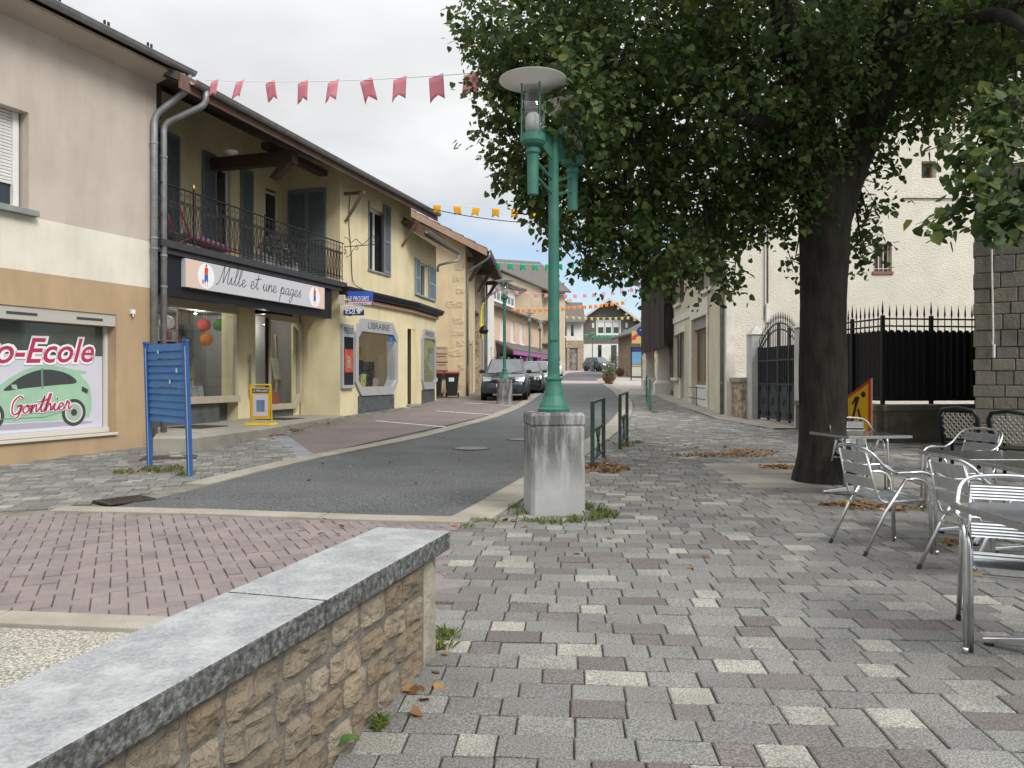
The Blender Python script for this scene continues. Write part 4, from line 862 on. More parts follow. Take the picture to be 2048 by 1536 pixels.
mb = MB(FC); mb.wall(4.2, 9.0, 0, 7.1, [(5.0, 7.6, .3, 4.8)], .6, -.1); mb.build('barn_wall', M_rub, C)
mb = MB(FC); mb.box(5.0, 7.6, -.72, -.68, .3, 4.8); mb.build('barn_door', M_wood, C)
for i, z in enumerate((.9, 1.7, 2.3, 2.75, 3.2, 3.7, 4.4, 5.0, 5.5, 6.0)):        # quoins left bare in the render
    mb = MB(FC1); rr = random.Random(i); l = rr.uniform(.28, .75) if i % 2 else rr.uniform(.5, 1.0); h = rr.uniform(.3, .42)
    rough_stone(mb, 5.0 - l, 4.985, z, z + h, .004, rr.choice([.1, .3, .8]), rr, .03); mb.build('quoin', mat('pale_quoin_stone', (.5, .39, .24), (.58, .5, .36), 6, .9, bump=1, bscale=20), C)
for i in range(9):
    mb = MB(); x0 = -7.4 + i * .0
FCr = FC1
mb = MB(); x0, z0 = -1.05, 6.72; x1, z1 = -8.0, 10.3
mb.hexa([(x0, 32.4, z0), (x0 + .5, 43.2, z0), (x1, 43.2, z1), (x1, 32.4, z1), (x0, 32.4, z0 + .12), (x0 + .5, 43.2, z0 + .12), (x1, 43.2, z1 + .12), (x1, 32.4, z1 + .12)]); rfC = mb.build('roof', M_wood, C)
for i in range(14):
    mb = MB(); a, b = i / 14, (i + 1) / 14 + .008; f = lambda t, y, dz: (x0 + (x1 - x0) * t + (.5 if y > 40 else 0) * (1 - t), y, z0 + (z1 - z0) * t + dz)
    mb.hexa([f(a, 32.38, .125), f(a, 43.2, .125), f(b, 43.2, .125), f(b, 32.38, .125), f(a, 32.38, .2), f(a, 43.2, .2), f(b, 43.2, .15), f(b, 32.38, .15)]); mb.build('tile_course', M_redt, rfC)
mb = MB(); mb.hexa([(x0, 32.36, z0 - .16), (x0, 32.395, z0 - .16), (x1, 32.395, z1 - .16), (x1, 32.36, z1 - .16), (x0, 32.36, z0 + .12), (x0, 32.395, z0 + .12), (x1, 32.395, z1 + .12), (x1, 32.36, z1 + .12)]); mb.build('barge_board', mat('pale_brown_board', (.3, .2, .14), (.36, .25, .18), 5), C)
FCe = Fr(x0, 32.4, .5, 10.8, 1); gutter('gutter', C, FCe, -.05, 10.9, .08, z0 + .1, .07)
for k in range(3):
    u = .9 + k * 4.2; mb = MB(FC); mb.box(u, u + .2, -.3, .75, 6.55, 6.75); mb.hexa([(u, 0, 5.7), (u + .2, 0, 5.7), (u + .2, .15, 5.7), (u, .15, 5.7), (u, .5, 6.55), (u + .2, .5, 6.55), (u + .2, .7, 6.55), (u, .7, 6.55)]); mb.build('eave_bracket', M_fascia, C)
a, b = FC((.12, .08, 0)), FCe((.15, .08, 0)); pipe('downpipe', C, [(b[0], b[1], 6.75), (b[0], b[1], 6.5), (a[0], a[1], 6.0), (a[0], a[1], 2.0)], .05); pipe('brown_downpipe_foot', C, [(a[0], a[1], 2.0), (a[0], a[1], .5)], .055, mat('rust_brown_pipe', (.12, .05, .035), (.17, .08, .05), 9, .7))
a, b = FC((9.1, .08, 0)), FCe((10.2, .08, 0)); pipe('downpipe', C, [(b[0], b[1], 6.75), (b[0], b[1], 6.4), (a[0], a[1], 5.8), (a[0], a[1], .7)], .05)
# ------------------------------------------------------------------ generic house for the far end of the street
def mk_house(name, label, O, u, width, depth, z0, eave, rise, wm, rm, over=.5, holes=(), side=1, gable=False, loc=None, cat='house', hole_t=.2, uover=.25):
    fr = Fr(O[0], O[1], u[0], u[1], side); c = fr((width / 2, -depth / 2, z0)); h = thing(name, label, cat, (c[0], c[1], z0))
    mb = MB(fr); mb.wall(0, width, z0 - .5, eave, holes, hole_t)
    mb.build('front_wall', wm, h)
    mb = MB(fr); mb.box(.002, width - .002, -depth, -hole_t - .05, z0 - .5, eave - .02)
    if not gable:
        for k in (0, width): mb.add([(k, 0, z0 - .5), (k, -depth, z0 - .5), (k, -depth, eave), (k, -depth / 2, eave + rise * .93), (k, 0, eave)], [(0, 1, 2, 3, 4)])
    else: mb.add([(0, 0.001, eave), (width, 0.001, eave), (width / 2, 0.001, eave + rise * .95)], [(0, 1, 2)])
    mb.build('body', wm, h)
    t = .14; mb = MB(fr)
    if not gable:
        for s_ in (0, 1):
            e = over if s_ == 0 else -depth - over; sl = rise / (depth / 2); ze = eave - over * sl; r_ = -depth / 2 + (.003 if s_ else 0)
            mb.hexa([(-uover, e, ze), (width + uover, e, ze), (width + uover, r_, eave + rise), (-uover, r_, eave + rise), (-uover, e, ze + t), (width + uover, e, ze + t), (width + uover, r_, eave + rise + t), (-uover, r_, eave + rise + t)])
    else:
        for s_ in (0, 1):
            sl = rise / (width / 2); e = -over if s_ == 0 else width + over; ze = eave - over * sl; m_ = width / 2 + (.003 if s_ else -.003)
            mb.hexa([(e, uover, ze), (m_, uover, eave + rise), (m_, -depth - .3, eave + rise), (e, -depth - .3, ze), (e, uover, ze + t), (m_, uover, eave + rise + t), (m_, -depth - .3, eave + rise + t), (e, -depth - .3, ze + t)])
    mb.build('roof', rm, h); return fr, h
P_wht = plaster('white_render', (.72, .7, .65)); P_peach = plaster('peach_render', (.64, .47, .35)); P_bge = plaster('beige_render', (.6, .5, .36)); P_tau = mat('taupe_cladding', (.125, .115, .105), (.145, .135, .12), 3, .8)
fr, h = mk_house('white_street_house', 'tall narrow white house with zinc downpipe beyond the stone barn', (-1.5, 42.3), (.045, 1), 7.5, 7, gz(42), 7.9, 2.0, P_wht, M_rooft, .5, [(1.5, 2.4, 4.6, 6.2), (4.5, 5.6, 1.2, 3.3)])
window(h, fr, 1.5, 2.4, 4.6, 6.2, -.18, M_wht); mb = MB(fr); mb.box(4.5, 5.6, -.21, -.17, 1.2, 3.3); mb.build('door', M_wood, h)
a = fr((.4, .08, 0)); b = fr((.4, .55, 0)); pipe('downpipe', h, [(b[0], b[1], 7.8), (a[0], a[1], 7.1), (a[0], a[1], 1)], .05)
# F: peach house with the purple shop
uF = (.244, 1.0); FO = (-1.17, 50.0); FF_ = Fr(FO[0], FO[1], *uF); w3 = [(FF_.px(x0, 650)[0], FF_.px(x1, 650)[0]) for x0, x1 in ((1000, 1008), (1021, 1029), (1039, 1047))]
hol = [(a, b, 3.95, 5.5) for a, b in w3]
fr, h = mk_house('peach_house', 'peach rendered house with tall white shutters over a purple shop', FO, uF, 14.5, 7, gz(54), 6.05, .9, P_peach, M_rooft, .55, hol)
for a, b, c, e in hol:
    mb = MB(fr); mb.box(a, b, -.12, -.08, c, e); mb.build('closed_shutter', mat('pale_grey_shutter', (.6, .6, .6)), h); mb = MB(fr); mb.box(a - .08, b + .08, -.08, .08, c - .1, c - .003); mb.build('window_sill', M_wht, h)
mb = MB(fr); mb.box(.2, 9.6, -4.5, -1.0, 6.0, 8.3); mb.build('upper_storey', P_bge, h)
mb = MB(fr); mb.box(.6, 9.3, -1.0, -.85, 6.75, 8.1); ub = mb.build('white_window_band', M_wht, h)
for i in range(8): mb = MB(fr); a = .85 + i * 1.05; mb.box(a, a + .3, -.85, -.835, 6.95, 7.45).box(a + .4, a + .7, -.85, -.835, 6.95, 7.45); mb.build('pane', M_pane, ub)
mb = MB(fr); mb.hexa([(-.2, -.4, 8.15), (9.9, -.4, 8.15), (9.9, -5, 10.0), (-.2, -5, 10.0), (-.2, -.4, 8.3), (9.9, -.4, 8.3), (9.9, -5, 10.15), (-.2, -5, 10.15)]); mb.build('upper_roof', M_rooft, h)
M_pur = mat('purple_shop_paint', (.3, .09, .27), (.34, .11, .3), 3, .5)
t = thing('purple_shopfront', 'purple painted shopfront under a tiled lean-to roof on the peach house', 'shopfront', fr((8, 1, 1.2)))
mb = MB(fr); mb.hexa([(.3, 1.2, 3.15), (17.5, 1.2, 3.15), (17.5, .01, 3.75), (.3, .01, 3.75), (.3, 1.2, 3.3), (17.5, 1.2, 3.3), (17.5, .01, 3.9), (.3, .01, 3.9)]); mb.build('lean_to_roof', M_rooft, t)
mb = MB(fr); mb.box(.3, 17.5, 1.2, 1.25, 2.95, 3.2); mb.build('purple_fascia', M_pur, t)
mb = MB(fr); mb.hexa([(17.5, 1.2, 2.9), (17.62, 1.2, 2.9), (17.62, .9, 4.2), (17.5, .9, 4.2), (17.5, 1.2, 3.2), (17.62, 1.2, 3.2), (17.62, .9, 4.5), (17.5, .9, 4.5)]); mb.build('purple_gable_board', M_pur, t)
for u in (4.6, 8.6, 9.4, 13.0, 14.0, 16.8): mb = MB(fr); mb.box(u, u + .3, .9, 1.15, 1.0, 3.0); mb.build('purple_post', M_pur, t)
mb = MB(fr); mb.box(.3, 17.4, .2, .3, 1.0, 3.0); mb.build('dark_shopfront', M_pane, t)
for u in (5.2, 7.0, 10.0, 12.0): mb = MB(fr); mb.box(u, u + 1.2, 0.8, .84, 1.2, 2.95); mb.build('poster_panel', mat('pale_poster', (.5, .52, .5), (.3, .33, .3), 1.5, .6), t)
letters('lettering', 'Pause', M_print, t, fr, 5.3, 2.3, 0.86, 1.0, .25); letters('lettering', 'Plaisir', M_print, t, fr, 5.3, 1.9, 0.86, 1.0, .25)
# G: large dark roof and balcony house
fr, h = mk_house('big_roofed_house', 'beige house with a large dark slate roof rising over the peach house', (-3.5, 66), (.95, .4), 9, 12, gz(66), 9.4, 3.2, P_bge, M_rooft, .7)
mb = MB(fr); mb.box(2.0, 2.8, -6.0, -5.2, 12.0, 13.3); mb.build('chimney', P_bge, h)
fr, h = mk_house('balcony_house', 'beige house with brown timber balconies between the slate roof and white shop', (2.55, 67), (.22, 1), 11, 7, gz(70), 9.2, 1.6, P_bge, M_rooft, .9, [(1.0, 2.2, 6.6, 8.2), (3.5, 5.0, 6.6, 8.4)])
for z in (4.3, 6.3):
    mb = MB(fr); mb.box(.3, 8, 0, 1.0, z, z + .12).box(.3, 8, .95, 1.0, z + .12, z + 1.0); mb.build('timber_balcony', mat('red_brown_timber', (.14, .06, .04), (.1, .045, .03), 4, .7), h)
window(h, fr, 1.0, 2.2, 6.6, 8.2, -.18, M_wht); window(h, fr, 3.5, 5.0, 6.6, 8.4, -.18, M_wht)
# H: white shop house with stone ground floor
hz = gz(93); FH = Fr(5.1, 94.0, 1.0, -.0, 1); us = [(FH.px(x0, 700)[0], FH.px(x1, 700)[0]) for x0, x1 in ((1128, 1134), (1141, 1148))]; hol = [(a, b, FH.px(1130, 673)[1], FH.px(1130, 648)[1]) for a, b in us]
fr, h = mk_house('stone_shop_house', 'white walled house with pale stone ground floor shop and dark roof', (5.1, 94.0), (1, 0), 3.6, 8, hz, FH.px(1130, 640)[1], 2.4, P_wht, M_rooft, .7, hol)
for a, b, c, e in hol: window(h, fr, a, b, c, e, -.15, mat('pale_grey_shutter', (.6, .6, .6)), 0)
zst = FH.px(1130, 681)[1]; mb = MB(fr); mb.box(-.05, 3.65, .002, .25, zst - .9, zst); mb.build('stone_lintel', M_rub, h)
for a, b in ((0, .25), (1.6, 1.9), (2.9, 3.62)): mb = MB(fr); mb.box(a, b, .002, .22, hz - .4, zst - .9); mb.build('stone_pier', M_rub, h)
for a, b in ((.25, 1.6), (1.9, 2.9)): mb = MB(fr); mb.box(a, b, .002, .05, hz - .3, zst - .9); mb.build('shop_glazing', mat('brown_shopfront', (.12, .09, .07), (.28, .27, .26), 1.5, .4), h)
# I: taupe chalet
iz = gz(104); FI = Fr(9.3, 104.0, 1, -.02, 1); hw = 7.4
wa, wb = FI.px(1194, 660)[0], FI.px(1240, 660)[0]; wc, we_ = FI.px(1215, 668)[1], FI.px(1215, 643)[1]
fr, h = mk_house('chalet_building', 'taupe timber chalet with broad gable roof and white lower storey', (9.3, 104.0), (1, -.02), hw, 14, iz, FI.px(1180, 640)[1], 2.6, P_tau, M_rooft, 1.1, [(wa, wb, wc, we_)], gable=True, cat='building', uover=1.4)
for i in range(3):
    a = wa + (wb - wa) * i / 3; b = wa + (wb - wa) * (i + 1) / 3; window(h, fr, a + .03, b - .03, wc, we_, -.12, M_wht, 0, fw=.12); mb = MB(fr); mb.box(a + .15, b - .15, -.06, -.03, wc + (we_ - wc) * .55, we_ - .12); mb.build('roller_blind', M_wht, h)
for e in ((wa - .12, wb + .12, wc - .14, wc), (wa - .12, wb + .12, we_, we_ + .14), (wa - .12, wa, wc, we_), (wb, wb + .12, wc, we_)): mb = MB(fr); mb.box(e[0], e[1], .002, .06, e[2], e[3]); mb.build('window_surround', M_wht, h)
zl = FI.px(1215, 688)[1]; mb = MB(fr); mb.box(-.6, hw, .003, .12, iz - .5, zl); lo_ = mb.build('white_lower_storey', P_wht, h)
for x0, x1, y0 in ((1196, 1203, 690), (1222, 1233, 690), (1240, 1250, 692)):
    a, b = FI.px(x0, 700)[0], FI.px(x1, 700)[0]; mb = MB(fr); mb.box(a, b, .12, .15, iz, FI.px(x0, y0)[1]); mb.build('glazed_door', M_pane, lo_)
for x0 in (1186, 1253): a, b = FI.px(x0, 651)[0], FI.px(x0, 651)[1]; mb = MB(fr); mb.box(a - .14, a + .14, .002, .06, b - .3, b + .35); mb.build('small_window', M_wht, h)
ez = FI.px(1180, 640)[1]
for s_ in (0, 1):
    mb = MB(fr); sl = 2.6 / (hw / 2); e = -1.15 if s_ == 0 else hw + 1.15; z_ = ez - 1.15 * sl
    mb.hexa([(e, 1.4, z_ - .1), (hw / 2, 1.4, ez + 2.5), (hw / 2, 1.47, ez + 2.5), (e, 1.47, z_ - .1), (e, 1.4, z_ + .22), (hw / 2, 1.4, ez + 2.84), (hw / 2, 1.47, ez + 2.84), (e, 1.47, z_ + .22)]); mb.build('barge_board', mat('pale_barge_board', (.5, .48, .45)), h)
for k in range(3):
    mb = MB(fr); u = hw / 2 + (1.2 + k * 1.1); z_ = ez + 2.6 - (u - hw / 2) * sl; mb.box(u - .12, u + .12, .0, 1.38, z_ - .42, z_ - .12); mb.build('purlin_end', mat('pale_barge_board', (.5, .48, .45)), h)
mb = MB(fr); mb.box(-1.6, -.9, -6, -5.2, ez + .5, ez + 3.4); mb.build('chimney', P_bge, h)

# ------------------------------------------------------------------ K: white house on the right (textured gable, cream street front)
K = thing('white_gabled_house', 'large white house with rough rendered gable, barred window and cream shop front', 'house', (9, 26, .4))
M_rough = mat('rough_white_render', (.74, .70, .61), (.68, .64, .55), 2, .95, bump=3.2, bscale=11, bstretch=(1, 1, 3.2), spec=.1, dirt=(.55, .5, .42), dscale=(.4, .4, .3), damt=.4)
P_crm = plaster('cream_street_render', (.62, .57, .45), damt=.5)
FJ = Fr(6.15, 22.0, 1, 0, 1); FK = Fr(6.15, 22.0, .06, 1.0, -1); KE = 10.2
bw_ = (FJ.px(1746, 500)[0], FJ.px(1784, 500)[0], FJ.px(1746, 543)[1], FJ.px(1746, 487)[1]); sw_ = (FJ.px(1843, 340)[0], FJ.px(1872, 340)[0], FJ.px(1843, 356)[1], FJ.px(1843, 322)[1])
mb = MB(FJ); mb.wall(0, 12.6, 0, 6.5, [bw_], .28)
hole = sw_
mb.wall(0, 12.6, 6.5, 6.5001); mb.wall(sw_[0] - .8, sw_[1] + .8, 6.5, 8.3, [sw_], .3)
a, b = sw_[0] - .8, sw_[1] + .8; ap = 6.1; S = lambda u: 6.5 + (u if u < ap else 12.6 - u) * .64
mb.add([(0, 0, 6.5), (a, 0, 6.5), (a, 0, S(a))], [(0, 1, 2)]); mb.add([(b, 0, 6.5), (12.6, 0, 6.5), (b, 0, S(b))], [(0, 1, 2)])
mb.add([(a, 0, 8.3), (b, 0, 8.3), (b, 0, S(b)), (ap, 0, S(ap)), (a, 0, S(a))], [(0, 1, 2, 3, 4)]) if a < ap < b else mb.add([(a, 0, 8.3), (b, 0, 8.3), (b, 0, S(b)), (a, 0, S(a))], [(0, 1, 2, 3)])
if a > ap: mb.add([(0, 0, 6.5), (a, 0, 6.5), (a, 0, S(a)), (ap, 0, S(ap))], [(0, 1, 2, 3)])
mb.build('gable_wall', M_rough, K)
mb = MB(FK); mb.box(1.15, KE - .05, -12, -.34, 0, 6.45); mb.build('body', P_crm, K)
M_bwin = mat('brown_window_wood', (.2, .09, .055), (.26, .13, .08), 5, .6)
wi = window(K, FJ, bw_[0], bw_[1], bw_[2], bw_[3], -.27, M_bwin, 1)
for i in range(4): mb = MB(FJ); u = bw_[0] + (bw_[1] - bw_[0]) * (i + .5) / 4; mb.box(u - .012, u + .012, -.12, -.096, bw_[2], bw_[3]); mb.build('window_bar', mat('pale_iron_bar', (.6, .57, .5)), wi)
mb = MB(FJ); mb.box(bw_[0], bw_[1], -.14, -.09, bw_[2] + .08, bw_[2] + .1); mb.build('window_bar', MATS['pale_iron_bar'], wi)
mb = MB(FJ); mb.box(bw_[0] - .03, bw_[1] + .03, -.2, .04, bw_[2] - .08, bw_[2]); mb.build('window_sill', M_bwin, K); window(K, FJ, *sw_, -.29, M_bwin, 0)
cz_ = FJ.px(1760, 399)[1]; mb = MB(FJ); mb.tube([(5.0, .03, cz_ + .03), (9.0, .03, cz_), (13, .03, cz_ + .05)], .015, 6); mb.build('wall_cable', M_black2, K)
for x_, y0, y1 in ((1535, 480, 607), (1528, 480, 640)):
    u, z1 = FJ.px(x_, y0); z0 = FJ.px(x_, y1)[1]; mb = MB(FJ); mb.tube([(u, .025, z0), (u, .025, 8.5)], .016 if x_ > 1530 else .009, 6); mb.build('wall_cable', M_black2, K)
u, z1 = FJ.px(1535, 608); mb = MB(FJ); mb.box(u - .05, u + .05, 0, .07, FJ.px(1535, 645)[1], z1); mb.build('cable_cover', M_wht, K)
# street front
g = lambda x, y: FK.px(x, y)
sh_ = (g(1415, 700)[0], g(1385, 700)[0], gz(25) + .05, g(1415, 628)[1]); dn = (g(1371, 700)[0], g(1362, 700)[0], gz(28) + .1, g(1366, 664)[1]); wl = (g(1357, 700)[0], g(1347, 700)[0], g(1350, 755)[1], g(1350, 671)[1])
w1_ = (g(1426, 560)[0], g(1408, 560)[0], g(1420, 575)[1], g(1420, 520)[1]); w2_ = (g(1362, 580)[0], g(1352, 580)[0], g(1357, 607)[1], g(1357, 560)[1])
mb = MB(FK); mb.wall(0, KE, 0, 6.5, [sh_, dn, wl, w1_, w2_], .3); mb.build('street_wall', P_crm, K)
M_whs = mat('white_painted_stone', (.7, .68, .62), (.6, .58, .52), 3, .85, dirt=(.4, .37, .32), dscale=(2, 2, 1), damt=.4)
mb = MB(FK); mb.box(.0, .16, .002, .03, .2, 6.45); mb.build('corner_band', M_whs, K); mb = MB(FJ); mb.box(-.03, .2, .002, .03, .2, 6.45); mb.build('corner_band', M_whs, K)
z_ = g(1372, 632)[1]; mb = MB(FK); mb.box(sh_[1] + .25, KE, .002, .04, z_ - .1, z_ + .14); mb.build('string_course', M_whs, K)
mb = MB(FK); mb.box(sh_[0] - .25, sh_[1] + .3, .003, .06, sh_[3], sh_[3] + .55).box(sh_[0] - .22, sh_[0], .003, .05, .3, sh_[3]).box(sh_[1], sh_[1] + .3, .003, .05, .3, sh_[3]); mb.build('shop_surround', M_whs, K, bevel=.006)
mb = MB(FK); mb.box(sh_[0], sh_[1], -.25, -.05, sh_[3] - .38, sh_[3] - .002); mb.build('roller_box', mat('grey_roller', (.22, .21, .2), (.27, .26, .25), 4, .6), K)
zk = g(1400, 770)[1]; sf = window(K, FK, sh_[0], sh_[1], zk, sh_[3] - .38, -.22, mat('honey_timber', (.25, .13, .06), (.32, .18, .09), 6, .6), 1, 'shop_window', M_glass, .11); mb = MB(FK); mb.box(sh_[0], sh_[1], -.24, -.12, sh_[2] - .1, zk - .003); mb.build('white_stall_riser', M_wht, K)
mb = MB(FK); mb.box(sh_[0], sh_[1], -.31, -.3, sh_[2], sh_[3]); mb.build('shop_back', mat('shop_blind', (.4, .38, .34), (.25, .24, .22), 2, .8), K)
mb = MB(FK)
for z in (sh_[2] + .25, sh_[2] + .62): mb.tube([(sh_[0] - .1, .1, z), (sh_[1] + .15, .1, z)], .014, 6)
mb.tube([((sh_[0] + sh_[1]) / 2, .1, sh_[2]), ((sh_[0] + sh_[1]) / 2, .1, sh_[2] + .65)], .014, 6); mb.build('window_guard_rail', M_black2, K)
mb = MB(FK); mb.box(dn[0], dn[1], -.31, -.25, dn[2], dn[3]); mb.build('narrow_door', mat('grey_brown_door', (.2, .17, .14)), K); mb = MB(FK); mb.box(dn[0] - .15, dn[0], .002, .04, dn[2], dn[3] + .2).box(dn[1], dn[1] + .15, .002, .04, dn[2], dn[3] + .2).box(dn[0], dn[1], .002, .04, dn[3], dn[3] + .2); mb.build('door_surround', M_whs, K)
M_brs = mat('brown_shutter', (.075, .055, .05), (.1, .075, .065), 5, .7)
for hh in (wl, w1_, w2_):
    window(K, FK, *hh, -.2, M_wht, 0); wd_ = (hh[1] - hh[0]) * .55
    shutter(K, FK, hh[0] - wd_, hh[0] - .02, hh[2], hh[3], .02, M_brs); shutter(K, FK, hh[1] + .02, hh[1] + wd_, hh[2], hh[3], .02, M_brs); mb = MB(FK); mb.box(hh[0] - .12, hh[1] + .12, -.1, .1, hh[2] - .12, hh[2] - .003); mb.build('window_sill', M_whs, K)
mb = MB(); t_ = .16
for s_ in (0, 1):
    xe, ze = (5.45, 6.08) if s_ == 0 else (19.5, 6.03); xa, za_ = 6.15 + ap + (.003 if s_ else 0), 10.45
    mb.hexa([(xe, 21.6, ze), (xa, 21.6, za_), (xa, 32.6, za_), (xe + (.6 if s_ == 0 else 0), 32.6, ze)] + [(xe, 21.6, ze + t_), (xa, 21.6, za_ + t_), (xa, 32.6, za_ + t_), (xe + (.6 if s_ == 0 else 0), 32.6, ze + t_)])
mb.build('roof', M_rooft, K)
a = FK((.42, .07, 0)); b = FK((.42, .66, 0)); pipe('downpipe', K, [(b[0], b[1], 6.1), (b[0], b[1], 5.9), (a[0], a[1], 5.4), (a[0], a[1], gz(22) + .02)], .055, collars=[(a[0], a[1], z) for z in (1.3, 3.3)]); gutter('gutter', K, Fr(5.45, 21.6, .6, 11, -1), 0, 11, .07, 6.12, .075)
# stub of stone wall between house and gate pillar
sw = thing('stone_wall_stub', 'short rubble wall with slab top between white house and gate pillar', 'wall', (6.4, 21.6, .3)); FS = Fr(6.32, 21.22, -.07, 1, -1)
mb = MB(FS); mb.box(0, .78, -.35, 0, .1, 1.32); mb.build('rubble', M_rub, sw); mb = MB(FS); mb.box(-.02, .8, -.4, .05, 1.32, 1.45); mb.build('slab', M_conc, sw, bevel=.008)
# ------------------------------------------------------------------ L: timber barn over the pavement
Lb = thing('timber_barn', 'dark weathered board barn jutting over the pavement on a stone pillar', 'barn', (7, 36.5, .7)); FL = Fr(6.42, 32.35, .06, 1, -1)
M_brd = mat('weathered_dark_boards', (.024, .018, .016), (.05, .039, .032), 3, .9, stretch=(6, 6, .4), bump=.6, bscale=20, bstretch=(4, 4, .3))
rr = random.Random(3); bm_ = []
for i in range(34):
    mb = MB(FL); u = i * .26; dd = rr.uniform(0, .02); mb.box(u + .006, u + .254, .0 + dd, .03 + dd, 2.75 + rr.uniform(-.1, .06) - (.35 if i < 3 else 0) * 0, 6.7); mb.build('board', M_brd, Lb)
for i in range(10): mb = MB(lambda p: FL((-.03 - p[1], -p[0], p[2]))); mb.box(i * .2 + .004, i * .2 + .196, 0, .03, 2.8 + rr.uniform(-.08, .05), 6.6); mb.build('board', M_brd, Lb)
mb = MB(FL); mb.box(.0, 8.9, -6, -.03, 2.95, 6.8); mb.build('upper_body', M_wood, Lb); mb = MB(FL); mb.box(.0, 9.5, -6, -1.3, 0, 2.95); mb.build('lower_wall', plaster('grey_lime_render', (.45, .42, .36)), Lb)
mb = MB(FL); mb.box(-.1, 9.2, -.4, .03, 4.55, 4.68); mb.build('cross_beam', M_wood, Lb)
for u in (3.6, 8.3):
    c = FL((u, -.35, 0)); mb = MB(xform((c[0], c[1], 0), -.06)); zb = gz(c[1]); z4 = lambda w_, z: [(-w_, -w_, z), (w_, -w_, z), (w_, w_, z), (-w_, w_, z)]
    P_ = [(.36, zb - .1), (.36, zb + .45), (.24, zb + .6), (.2, zb + 1.8), (.28, zb + 2.05), (.28, 2.95)]
    for (a, za_), (b, zb2) in zip(P_, P_[1:]): mb.hexa(z4(a, za_) + z4(b, zb2))
    mb.build('stone_pillar', M_whs, Lb)
mb = MB(); xo = 5.75; mb.hexa([(xo, 32.7, 6.35), (xo + .55, 42, 6.35), (11, 42, 9.4), (11, 32.7, 9.4), (xo, 32.7, 6.5), (xo + .55, 42, 6.5), (11, 42, 9.55), (11, 32.7, 9.55)]); mb.build('roof', M_rooft, Lb)
fr, h = mk_house('roadside_shed', 'low stone building with sloping roof beyond the timber barn', (10.1, 61), (1, .05), 7, 9, gz(61), 5.2, 1.9, M_rub, M_rooft, .6, gable=True, cat='building')
t = thing('advert_board', 'yellow advertising board with red arrow fixed to the roadside building', 'sign', (10.0, 60.5, 3.9)); FN = Fr(9.2, 60.7, 1, .05, 1)
a, z1 = FN.px(1263, 662); b, z0 = FN.px(1286, 687); mb = MB(FN); mb.box(a, b, .05, .1, z0, z1); mb.build('panel', mat('yellow_board', (.5, .36, .1), (.4, .32, .14), 3, .5), t)
poly_print('red_arrow', FN, [(a - .05, z0 + .25), (a + .1, z0 + .6), (a + .75, z1 - .05), (a + .8, z1 - .15), (a + .3, z0 + .42), (a + .35, z0 + .3)], .105, mat('red_print', (.5, .03, .02)), t)
# ------------------------------------------------------------------ gate, pillars, railings on the right
M_gate = mat('blue_black_gate_paint', (.03, .036, .046), (.045, .05, .06), 6, .45); M_fence = mat('black_fence_paint', (.014, .014, .017), None, rough=.45)
FG = Fr(6.68, 18.3, -.07, 1, -1); gzg = lambda u: gz(18.3 + u)
M_pil = mat('pale_gate_pillar', (.52, .5, .47), (.42, .41, .39), 2, .9, bump=.2, bscale=60, dirt=(.24, .24, .23), dscale=(3, 3, .7), damt=.6)
for u0, u1, l in ((2.6, 2.98, 'square pale concrete gate pillar with pyramid cap beside the white house'), (-.42, -.04, 'square pale concrete gate pillar half hidden by the tree trunk')):
    t = thing('gate_pillar', l, 'pillar', FG(((u0 + u1) / 2, -.19, gzg(u0)))); mb = MB(FG); mb.box(u0, u1, -.4, 0, gzg(u0) - .1, 2.62); mb.build('shaft', M_pil, t, bevel=.02)
    mb = MB(FG); a, b = u0 - .03, u1 + .03; mb.add([(a, -.43, 2.62), (b, -.43, 2.62), (b, .03, 2.62), (a, .03, 2.62), ((a + b) / 2, -.2, 2.88)], [(0, 1, 2, 3), (0, 1, 4), (1, 2, 4), (2, 3, 4), (3, 0, 4)]); mb.build('cap', M_pil, t)
GT = thing('entrance_gate', 'tall blue-black double iron gate with arched spear top and rosettes', 'gate', FG((1.3, -.15, gzg(1.3)))); gb0 = .38; gb1 = 1.32
arch = lambda u: 2.22 + .62 * math.sin(math.pi * min(max((u) / 2.58, 0), 1)) ** .8
def spear(mb, u, d, z, s=1.0): mb.add([(u - .008 * s, d, z), (u, d - .008 * s, z), (u + .008 * s, d, z), (u, d + .008 * s, z), (u - .022 * s, d, z + .06 * s), (u, d - .022 * s, z + .06 * s), (u + .022 * s, d, z + .06 * s), (u, d + .022 * s, z + .06 * s), (u, d, z + .26 * s)], [(0, 1, 5, 4), (1, 2, 6, 5), (2, 3, 7, 6), (3, 0, 4, 7), (4, 5, 8), (5, 6, 8), (6, 7, 8), (7, 4, 8)])
for k in range(25):
    u = .04 + k * 2.5 / 24; mb = MB(FG); zt = arch(u) + .08; mb.tube([(u, -.2, gb1), (u, -.2, zt)], .011, 6); spear(mb, u, -.2, zt, .9); mb.lathe([(.011, 0), (.02, .02), (.011, .04)], 6) if False else None; mb.build('bar', M_gate, GT)
for u in (.0, .62, 1.24, 1.3, 1.92, 2.54): mb = MB(FG); mb.box(u, u + .05, -.23, -.17, gb0 - .05, arch(u)); mb.build('stile', M_gate, GT)
for z in (gb0, gb1 - .06, gb1 + .55): mb = MB(FG); mb.box(0, 2.58, -.222, -.178, z, z + .045); mb.build('rail', M_gate, GT)
for dz in (0, -.16): mb = MB(FG); mb.tube([(2.58 * i / 24, -.2, arch(2.58 * i / 24) + dz) for i in range(25)], .02, 6); mb.build('arched_rail', M_gate, GT)
mb = MB(FG); mb.box(.02, 2.56, -.205, -.195, gb0 + .05, gb1 - .07); mb.build('lower_panel', M_gate, GT)
